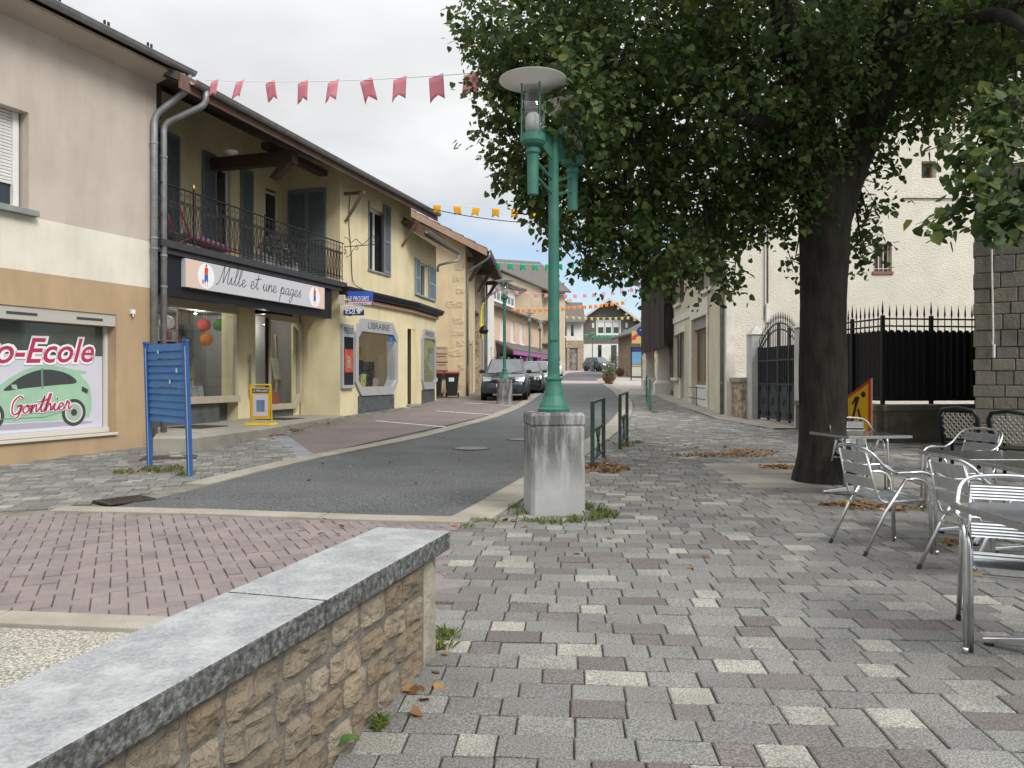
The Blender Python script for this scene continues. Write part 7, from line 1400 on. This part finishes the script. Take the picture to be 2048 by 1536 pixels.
# press window goods
def goods(px, py, d, w_, h_, dp, c, nm, label, lean=0.0, zabs=None, c2=None):
    u, z = FB.px(px, py, d); z = zabs if zabs is not None else z; mb = MB(lambda p: FB((u + p[0] + p[2] * lean, d + p[1], z + p[2]))); mb.box(-w_ / 2, w_ / 2, -dp, 0, 0, h_); o = mb.build(nm, mat('goods_' + '_'.join(str(int(q * 100)) for q in c), c, c2 or tuple(q * .5 for q in c), 9, .5), None, bevel=.01); recenter(o); tag(o, label, nm.replace('_', ' '), 'goods in the press shop window'); return o
zf = lz0 + .102
goods(716, 790, -.6, .3, .38, .04, (.35, .5, .6), 'book', 'blue picture book in the corner of the press window', .05, zf); goods(727, 790, -.5, .3, .42, .05, (.5, .5, .12), 'book', 'green and yellow picture book in the press window', .1, zf); goods(722, 785, -.9, .5, .5, .15, (.3, .2, .1), 'cardboard_box', 'brown cardboard box behind the picture books', 0, zf)
goods(752, 788, -.6, .34, .3, .05, (.5, .42, .42), 'magazine', 'pink and white magazine lying in the press window', .15, zf); goods(757, 760, -1.2, .75, .85, .4, (.04, .04, .045), 'display_case', 'dark display case with red rim in the press window', 0, zf, (.3, .28, .26)); goods(781, 785, -.7, .1, .95, .08, (.5, .18, .1), 'rolled_poster', 'orange rolled poster leaning in the press window', .35, zf)
goods(771, 700, -1.0, .34, .55, .05, (.4, .42, .38), 'hanging_bag', 'pale canvas bag hanging in the press window', .2, 1.95); goods(718, 690, -.8, .34, .45, .1, (.6, .4, .03), 'toy_bag', 'yellow toy bag hanging in the press window', -.1, 2.0); goods(722, 718, -.8, .3, .42, .1, (.03, .04, .09), 'backpack', 'dark blue backpack below the yellow toy bag', 0, 1.58); goods(747, 715, -1.4, .3, .9, .1, (.5, .48, .44), 'paper_stand', 'white paper stand in the middle of the press window', 0, 1.5)
u, z = FB.px(783, 672, -.02); o = poly_print('window_sticker', FB, circ(u, z, .19, 24, .3), .006, mat('blue_sticker', (.02, .1, .3), (.1, .3, .5), 9, .3), None); recenter(o); tag(o, 'blue oval sticker on the press window glass', 'sticker')
# ceiling spots lit in the bookshop windows, plus others added to brighten dark interiors
for i, (u, d, z, e) in enumerate(((1.6, -2.1, 3.2, 22), (3.3, -2.4, 3.2, 22), (2.4, -4.3, 3.2, 45), (5.6, -3.6, 3.2, 32), (6.1, -1.75, 2.9, 9), ((ul0 + ul1) / 2, -.8, 3.0, 24))):
    q = FB((u, d, z)); t = thing('ceiling_spot', 'small lit ceiling spot ' + ('behind the striped curtain', 'beside the paper lanterns', 'added to brighten the back of the bookshop room', 'added to brighten the tall bookshelf', 'above the easel', 'added to brighten the press shop window')[i], 'lamp', q, 'lit ceiling spots'); mb = MB(xform(q)); mb.lathe([(.05, 0), (.06, .03), (.0, .06)], 12); mb.build('housing', M_wht, t)
    l_ = bpy.data.lights.new('spot_bulb', 'POINT'); l_.energy = e; l_.shadow_soft_size = .05; l_.color = (1, .96, .9); lo2 = lnk(bpy.data.objects.new('spot_bulb', l_)); lo2.parent = t; lo2.location = (0, 0, -.06)
# things on the balcony
q = FB((1.6, -.5, CZ)); t = thing('deck_chair', 'folded deck chair with red tubing and cushions on the balcony', 'chair', q); T = lambda p: FB((1.3 + p[0], -.45 + p[1], CZ + p[2])); mb = MB(T)
for dd in (-.18, .18): mb.tube([(-.5, dd, .05), (.0, dd, .3), (1.6, dd, .22)], .025, 8); mb.tube([(0, dd, .3), (-.35, dd, .95)], .02, 8)
mb.build('tubing', mat('red_tube', (.45, .04, .07), None, rough=.4), t)
mb = MB(T); mb.hexa([(0, -.2, .3), (1.5, -.2, .22), (1.5, .2, .22), (0, .2, .3), (0, -.2, .42), (1.5, -.2, .3), (1.5, .2, .3), (0, .2, .42)]); mb.build('cushion', mat('mauve_cushion', (.2, .13, .22), (.3, .2, .3), 6, .9), t, bevel=.03); mb = MB(T); mb.box(-.45, -.1, -.2, .2, .02, .3); mb.build('seat_box', mat('dark_box', (.04, .05, .04)), t, bevel=.02)
for u_, c, l in ((.25, (.1, .35, .08), 'small green pot plant by the downpipe on the balcony'),):
    q = FB((u_, -.35, CZ)); t = thing('pot_plant', l, 'plant', q); mb = MB(xform(q)); mb.lathe([(.1, 0), (.14, .25), (.0, .24)], 12); mb.build('pot', M_dkg, t); mb = MB(xform(q)); leaves(mb, (0, 0, .45), (.2, .2, .25), 90, .12, rr); stuff(mb.build('foliage', M_pl, t, recalc=False))
q = FB((4.3, -.15, CZ)); t = thing('lavender_planter', 'long planter with dried grey plants behind the balcony railing', 'planter', q); mb = MB(FB); mb.box(3.55, 5.1, -.3, -.05, CZ + .02, CZ + .28); mb.build('trough', mat('grey_trough', (.3, .3, .3)), t); T = lambda p: FB((4.3 + p[0], -.12 + p[1], CZ + .45 + p[2])); mb = MB(T); leaves(mb, (0, 0, 0), (.8, .25, .42), 420, .1, rr); stuff(mb.build('foliage', leafmat('dried_plants', (.07, .075, .07), (.16, .16, .15)), t, recalc=False))
# ------------------------------------------------------------------ tree
M_bark = mat('dark_bark', (.013, .011, .009), (.036, .03, .025), 11, .95, stretch=(1, 1, .22), bump=4.0, bscale=16, bstretch=(1, 1, .16), dirt=(.05, .055, .03), dscale=(1, 1, .6), damt=.4)
tx, ty = TREE; tz = gz(ty); tree = thing('linden_tree', 'large linden tree with thick dark trunk spreading over the terrace', 'tree', (tx, ty, tz))
def limb(pts, rad, n=14, rough=.0, seed=0):
    c = catmull([tuple(p) + (r,) for p, r in zip(pts, rad)], 7); rr = random.Random(seed); mb = MB(); P = [Vector(p[:3]) for p in c]; vs = []; ph = [rr.uniform(0, 6.28) for _ in range(6)]
    tan = [(P[min(i + 1, len(P) - 1)] - P[max(i - 1, 0)]).normalized() for i in range(len(P))]; nr = tan[0].orthogonal().normalized()
    for i, p in enumerate(P):
        nr = (nr - tan[i] * nr.dot(tan[i])).normalized(); bi = tan[i].cross(nr)
        for k in range(n):
            a = 2 * math.pi * k / n; q = c[i][3] * (1 + rough * (.5 * math.sin(3 * a + ph[0] + p.z * .7) + .35 * math.sin(5 * a + ph[1] - p.z) + .3 * math.sin(9 * a + ph[2] + 2 * p.z) + .3 * math.sin(4 * p.z + ph[3])) + (rough * .8 * rr.uniform(-.5, .5)))
            vs.append(p + (nr * math.cos(a) + bi * math.sin(a)) * q)
    m = len(P); fs = [(i * n + k, i * n + (k + 1) % n, (i + 1) * n + (k + 1) % n, (i + 1) * n + k) for i in range(m - 1) for k in range(n)] + [tuple(range((m - 1) * n, m * n))]; mb.add(vs, fs); return mb
W_ = lambda px, py, Y: Vector(PX(px, py, Y))
limb([(tx, ty, tz - .15), (tx, ty, tz + .12), (tx - .01, ty, tz + .55), (tx - .02, ty, 1.7), (tx - .02, ty, 2.6), (tx - .01, ty, 3.2), (tx - .02, ty, 3.75), (tx - .02, ty, 4.15), (tx - .02, ty, 4.6)], [.47, .40, .325, .30, .30, .315, .34, .27, .08], 28, .05, 1).build('trunk', M_bark, tree, smooth=True, subd=1)
limbs = [([W_(1648, 500, 10.3), W_(1630, 350, 10.25), W_(1612, 220, 10.1), W_(1590, 100, 9.8), W_(1540, -60, 9.4)], [.16, .22, .21, .18, .13]), ([W_(1660, 500, 10.3), W_(1698, 350, 10.3), W_(1740, 230, 10.2), W_(1775, 110, 10.0), W_(1800, 0, 9.8), W_(1840, -200, 9.6)], [.16, .21, .22, .21, .19, .14]), ([W_(1655, 330, 10.5), W_(1650, 180, 11), W_(1700, -40, 11.6)], [.18, .14, .1]),
         ([W_(1625, 290, 10.2), W_(1500, 240, 9.9), W_(1380, 180, 9.6), W_(1240, 130, 9.5)], [.13, .1, .07, .03]), ([W_(1615, 330, 10.4), W_(1530, 330, 10.5), W_(1400, 370, 10.5), W_(1250, 380, 10.2)], [.11, .08, .06, .02]), ([W_(1740, 200, 10.2), W_(1600, 110, 10), W_(1500, 130, 9.6)], [.11, .09, .05]), ([W_(1775, 110, 10), W_(1880, 60, 9.3), W_(2000, 30, 8.2), W_(2100, 100, 6.5)], [.11, .09, .07, .03])]
for i, (p, r_) in enumerate(limbs): limb(p, r_, 12, .07, i + 3).build('limb', M_bark, tree, smooth=True)
rg = np.random.default_rng(4)
lobes = []
for px, py, Y, r in ((1060, 40, 9.6, 1.0), (985, 80, 10, .45), (1010, 150, 9.9, .5), (1000, 215, 10, .35), (1055, 270, 9.9, .65), (1015, 320, 10, .3), (1090, 350, 9.9, .6), (1080, 415, 10, .36), (1155, 420, 9.9, .62), (1200, 520, 10, .38), (1125, 468, 10, .22), (1245, 490, 9.9, .55), (1300, 535, 10, .42), (1360, 510, 10, .5), (1425, 545, 10, .38), (1455, 570, 10.1, .2), (1250, 350, 10.4, 1.1), (1400, 380, 10.6, 1.1), (1180, 200, 9.7, 1.1), (1270, 90, 9.6, 1.2), (1430, 200, 9.7, 1.2), (1560, 80, 9.4, 1.1), (1480, 420, 10.6, .6), (1530, 440, 10.9, .4), (1560, 300, 10.8, .7),
                     (1740, 60, 10.6, 1.0), (1880, 80, 9.8, 1.1), (1830, 190, 10.4, .55), (1920, 190, 9.8, .6), (2010, 120, 8.8, .9), (1735, 430, 11.0, .35), (1725, 510, 11.0, .3), (1745, 340, 11.2, .3), (1700, 230, 11.3, .6), (1590, 520, 11.0, .2), (1565, 400, 11.2, .4), (1660, 100, 10.2, .8), (2030, 250, 7.6, .45), (1640, 320, 9.8, .36), (1605, 400, 9.9, .34), (1690, 180, 9.7, .45), (1770, 250, 9.9, .3), (1570, 350, 9.9, .4), (1620, 230, 9.7, .4), (1165, 165, 8.1, .42), (1180, 235, 8.2, .38), (1150, 290, 8.4, .2), (1140, 110, 8.5, .4)):
    q = W_(px, py, Y); lobes.append((q.x, q.y, q.z, r, r * 1.15, r * .8))
for px, py, Y, r in ((1100, 120, 12.2, 1.3), (1180, 330, 12.4, 1.2), (1250, 470, 12.2, .8), (1330, 250, 12.8, 1.6), (1420, 420, 12.6, 1.0), (1300, 60, 13, 1.6), (1500, 120, 13, 1.6), (1620, 250, 12.8, 1.1), (1750, 120, 13, 1.3), (1880, 100, 12.6, 1.2), (1980, 60, 11.5, 1.2)):
    q = W_(px, py, Y); lobes.append((q.x, q.y, q.z, r, r, r * .8))
for x, y, z, r in ((.4, 9.8, 7.2, 1.3), (2.2, 8.0, 6.9, 1.3), (3.8, 7.4, 6.9, 1.4), (5.6, 7.6, 6.6, 1.4), (7.4, 8.8, 6.6, 1.5), (8.2, 10.8, 6.8, 1.4), (2, 10, 8.4, 1.6), (4.2, 9.6, 9, 1.7), (6.2, 10, 8.6, 1.6), (1.6, 12.2, 7.6, 1.5), (4.2, 12.6, 8, 1.7), (6.8, 12.2, 7.6, 1.5), (4.2, 11, 10, 1.6), (6.6, 6.4, 5.6, 1.1), (7.6, 7.6, 5.4, 1.0)): lobes.append((x, y, z, r, r, r * .75))
near = []
for px, py, Y, r in ((2035, 330, 5.6, .26), (1985, 300, 5.8, .2), (1985, 380, 5.6, .2), (1940, 400, 5.6, .16), (1900, 430, 5.6, .12), (1880, 300, 6, .13), (1925, 330, 6, .12), (2030, 420, 5.4, .2), (1960, 440, 5.5, .13), (1870, 455, 5.6, .08), (2045, 210, 5.8, .22), (1995, 230, 6, .2)):
    q = W_(px, py, Y); near.append((q.x, q.y, q.z, r, r, r * .8))
def leaf_cloud(lobes, dens, size, twig_len, rg, tw=None):
    base = np.array([(0, 0, 0), (-.42, .1, .10), (-.42, .52, .09), (0, 1.02, -.04), (.42, .52, .09), (.42, .1, .10)]); allv = []
    for (x, y, z, a, b, c) in lobes:
        n = int(dens * (a * b + a * c + b * c) / 3 * 4 * math.pi); nt_ = max(6, n // 9)
        d = rg.normal(size=(nt_, 3)); d /= np.linalg.norm(d, axis=1)[:, None]; rad = rg.uniform(.25, 1.0, nt_) ** .55; ctr = d * rad[:, None] * np.array([a, b, c]) + np.array([x, y, z])
        td = d * .8 + rg.normal(size=(nt_, 3)) * .45; td[:, 2] -= .25; td /= np.linalg.norm(td, axis=1)[:, None]
        if tw is not None:
            for i in range(0, nt_, 3): tw.append((ctr[i] - td[i] * twig_len * 1.2, ctr[i] + td[i] * twig_len * .9))
        k = rg.integers(0, nt_, n); s_ = rg.uniform(-.7, 1.0, n); pos = ctr[k] + td[k] * (s_ * twig_len)[:, None] + rg.normal(size=(n, 3)) * twig_len * .22
        ax = td[k] * .6 + rg.normal(size=(n, 3)) * .55; ax[:, 2] -= .45; ax /= np.linalg.norm(ax, axis=1)[:, None]
        up = rg.normal(size=(n, 3)) * .55 + np.array([0, -.25, .9]); sd_ = np.cross(ax, up); sd_ /= np.linalg.norm(sd_, axis=1)[:, None] + 1e-9; nn_ = np.cross(sd_, ax); sz = size * rg.uniform(.5, 1.4, n)
        v = pos[:, None, :] + sz[:, None, None] * (base[None, :, 0, None] * sd_[:, None, :] + base[None, :, 1, None] * ax[:, None, :] + base[None, :, 2, None] * nn_[:, None, :]); allv.append(v.reshape(-1, 3))
    return np.concatenate(allv)
def leaf_mesh(name, V, m, parent, off):
    n = len(V) // 6; me = bpy.data.meshes.new(name); V = V - np.array(off); me.vertices.add(len(V)); me.vertices.foreach_set('co', V.astype(np.float32).ravel()); b = np.arange(n)[:, None] * 6; L = np.concatenate([b + np.array([[0, 3, 2, 1]]), b + np.array([[0, 5, 4, 3]])], axis=1).ravel()
    me.loops.add(len(L)); me.loops.foreach_set('vertex_index', L.astype(np.int32)); me.polygons.add(n * 2); me.polygons.foreach_set('loop_start', np.arange(0, len(L), 4).astype(np.int32)); me.update(calc_edges=True); me.materials.append(m); o = lnk(bpy.data.objects.new(name, me)); o.parent = parent; return o
twg = []
V = leaf_cloud(lobes, 135, .08, .24, rg, twg); twn = []; V2 = leaf_cloud(near, 210, .08, .13, rg, twn)
M_leaf = leafmat('linden_leaves', (.023, .048, .014), (.076, .122, .034), .4, (.15, .17, .04))
stuff(leaf_mesh('crown', np.concatenate([V, V2]), M_leaf, tree, (tx, ty, tz)))
mb = MB()
for a, b in twg[::2]: mb.tube([a, (a + b) / 2 + np.array([0, 0, .02]), b], [.009, .006, .003], 4, caps=False)
for a, b in twn: mb.tube([a, b], [.004, .002], 4, caps=False)
for (p, q) in (((2060, 180, 6.0), (1900, 440, 5.6)), ((2060, 200, 5.8), (1870, 290, 6.0)), ((2070, 230, 5.6), (1985, 400, 5.6))): A_, B_ = W_(*p), W_(*q); mb.tube([A_.lerp(B_, t) + Vector((0, 0, .1 * math.sin(math.pi * t))) for t in (0, .25, .5, .75, 1)], [.012, .01, .008, .006, .003], 5)
for (x, y, z, a, b, c) in lobes:
    q = Vector((x, y, z)); src = min((Vector(p[k]) for p, _ in limbs for k in range(1, len(p))), key=lambda s: (s - q).length); mid = src.lerp(q, .5) + Vector((0, 0, .15)); mb.tube([src, src.lerp(mid, .5), mid, mid.lerp(q, .5), q], [.03, .026, .02, .014, .006], 6, caps=False)
stuff(mb.build('twigs', M_bark, tree, recalc=False))
# ------------------------------------------------------------------ fallen leaves and weeds
def scatter(name, spots, size, m, rng_, curl=.35):
    base = np.array([(0, 0, 0), (-.42, .1, .10), (-.42, .52, .09), (0, 1.02, -.04), (.42, .52, .09), (.42, .1, .10)]); out_ = []
    for x, y, rx, ry, n, h in spots:
        for _ in range(n):
            a = rng_.uniform(0, 6.28); r_ = math.sqrt(rng_.random()); px_, py_ = x + rx * r_ * math.cos(a), y + ry * r_ * math.sin(a); z = gz(py_) + .016 + h * (1 - r_) * rng_.random(); s_ = size * rng_.uniform(.6, 1.2)
            Mx = Matrix.Rotation(rng_.uniform(0, 6.28), 3, 'Z') @ Matrix.Rotation(rng_.gauss(0, curl), 3, 'X') @ Matrix.Rotation(rng_.gauss(0, curl), 3, 'Y')
            for b in base: q = Mx @ (Vector(b) * s_); out_.append((px_ + q.x, py_ + q.y, max(z + q.z, gz(py_) + .013)))
    o = leaf_mesh(name, np.array(out_), m, None, (0, 0, 0)); stuff(o); return o
rl = random.Random(8); sp = []
def S(px, py, rx, ry, n, h=0.03): x, y = G(px, py); sp.append((x, y, rx, ry, n, h))
S(1212, 938, .33, .5, 340, .07); S(1440, 912, .9, .25, 260, .03); S(1500, 905, .5, .3, 120); S(1555, 937, .28, .22, 150, .04); S(1700, 1012, .35, .12, 130, .05); S(1770, 1020, .4, .15, 110, .05); S(1250, 890, .2, .3, 50); S(300, 945, .6, .25, 35); S(590, 862, .25, .12, 50, .05); S(545, 872, .4, .15, 60, .04); S(450, 886, .5, .12, 40, .03); S(640, 850, .5, .3, 40); S(1915, 1090, .25, .1, 40, .03); S(1380, 900, 1.2, .8, 34); S(1300, 1000, 1.5, 1.6, 12); S(1500, 1100, 1.6, 1.4, 9); S(850, 1390, .12, .25, 7); S(700, 1490, .1, .12, 3); S(700, 950, 2.5, 2.5, 22); S(520, 1050, 1.5, .8, 8); S(870, 1310, .1, .15, 10); S(1000, 1050, .5, .3, 14); S(1200, 880, .4, 2.0, 30)
fl = scatter('fallen_leaves', sp, .06, leafmat('dead_leaves', (.16, .075, .03), (.3, .17, .07), .2, (.5, .36, .08)), rl); fl['label'] = 'brown and yellow fallen linden leaves scattered over the paving'; fl['category'] = 'leaves'
M_gr = leafmat('weed_green', (.07, .12, .025), (.16, .2, .05), .35)
def tuft(mb, x, y, n, h, r, rng_):
    for _ in range(n):
        a = rng_.uniform(0, 6.28); q = r * math.sqrt(rng_.random()); bx, by = x + q * math.cos(a), y + q * math.sin(a); hh = h * rng_.uniform(.4, 1.1); dx_, dy_ = rng_.gauss(0, .5) * hh, rng_.gauss(0, .5) * hh; w_ = .004 + .05 * hh * rng_.random(); z = gz(by) + .004; c, s_ = math.cos(a), math.sin(a)
        mb.add([(bx - w_ * s_, by + w_ * c, z), (bx + w_ * s_, by - w_ * c, z), (bx + dx_ * .5 + w_ * .8 * s_, by + dy_ * .5 - w_ * .8 * c, z + hh * .7), (bx + dx_, by + dy_, z + hh * .85), (bx + dx_ * .5 - w_ * .8 * s_, by + dy_ * .5 + w_ * .8 * c, z + hh * .7)], [(0, 1, 2, 3, 4)])
for (pxs, n, h, r, label) in (([(1175, 1020), (1200, 1028), (1218, 1036), (1190, 1042), (1150, 1046)], 55, .1, .1, 'green weeds growing at the right foot of the lamp pedestal'), ([(1040, 1030), (1055, 1045), (1085, 1048), (1110, 1049), (1030, 1018)], 32, .08, .08, 'green weeds growing along the front foot of the lamp pedestal'), ([(245, 948), (300, 942), (330, 945), (350, 940), (372, 952)], 70, .09, .14, 'weeds growing round the posts of the blue board'), ([(875, 1285), (890, 1270), (905, 1278), (885, 1300)], 40, .05, .05, 'weeds at the end of the low stone wall'), ([(755, 1462), (762, 1455)], 40, .06, .03, 'small grass tuft at the foot of the low stone wall'), ([(1250, 893), (1275, 888), (1310, 826), (1225, 945)], 60, .08, .12, 'weeds at the feet of the pedestrian railings'), ([(960, 1045), (990, 1046), (935, 1056)], 35, .05, .08, 'weeds in the joints beside the kerb end')):
    mb = MB()
    for p in pxs: x, y = G(*p); tuft(mb, x, y, n, h, r, rl)
    o = mb.build('weeds', M_gr, None, recalc=False); stuff(o); recenter(o); o['label'] = label; o['category'] = 'weeds'
x, y = G(650, 1515); t = thing('dock_plant', 'broad leaved green weed growing against the low stone wall', 'plant', (x, y, 0))
for i in range(9):
    a = i * .75 + .3; T = xform((x + .03 * math.cos(i * 2.1) + (.0 if i < 6 else -.1), y, .01), a); mb = MB(T); l_, w_ = .1 + .05 * (i % 3) / 2, .032; vs = []
    for k in range(6): u = k / 5; ww = w_ * math.sin(math.pi * (u * .88 + .1)) ; zz = .03 + .1 * u - .08 * u * u; vs += [(u * l_, -ww, zz + .008), (u * l_, 0, zz), (u * l_, ww, zz + .008)]
    mb.add(vs, [(3 * k + j, 3 * k + j + 1, 3 * k + j + 4, 3 * k + j + 3) for k in range(5) for j in (0, 1)]); mb.build('leaf', leafmat('dock_green', (.05, .13, .025), (.09, .19, .04), .3), t, recalc=False)
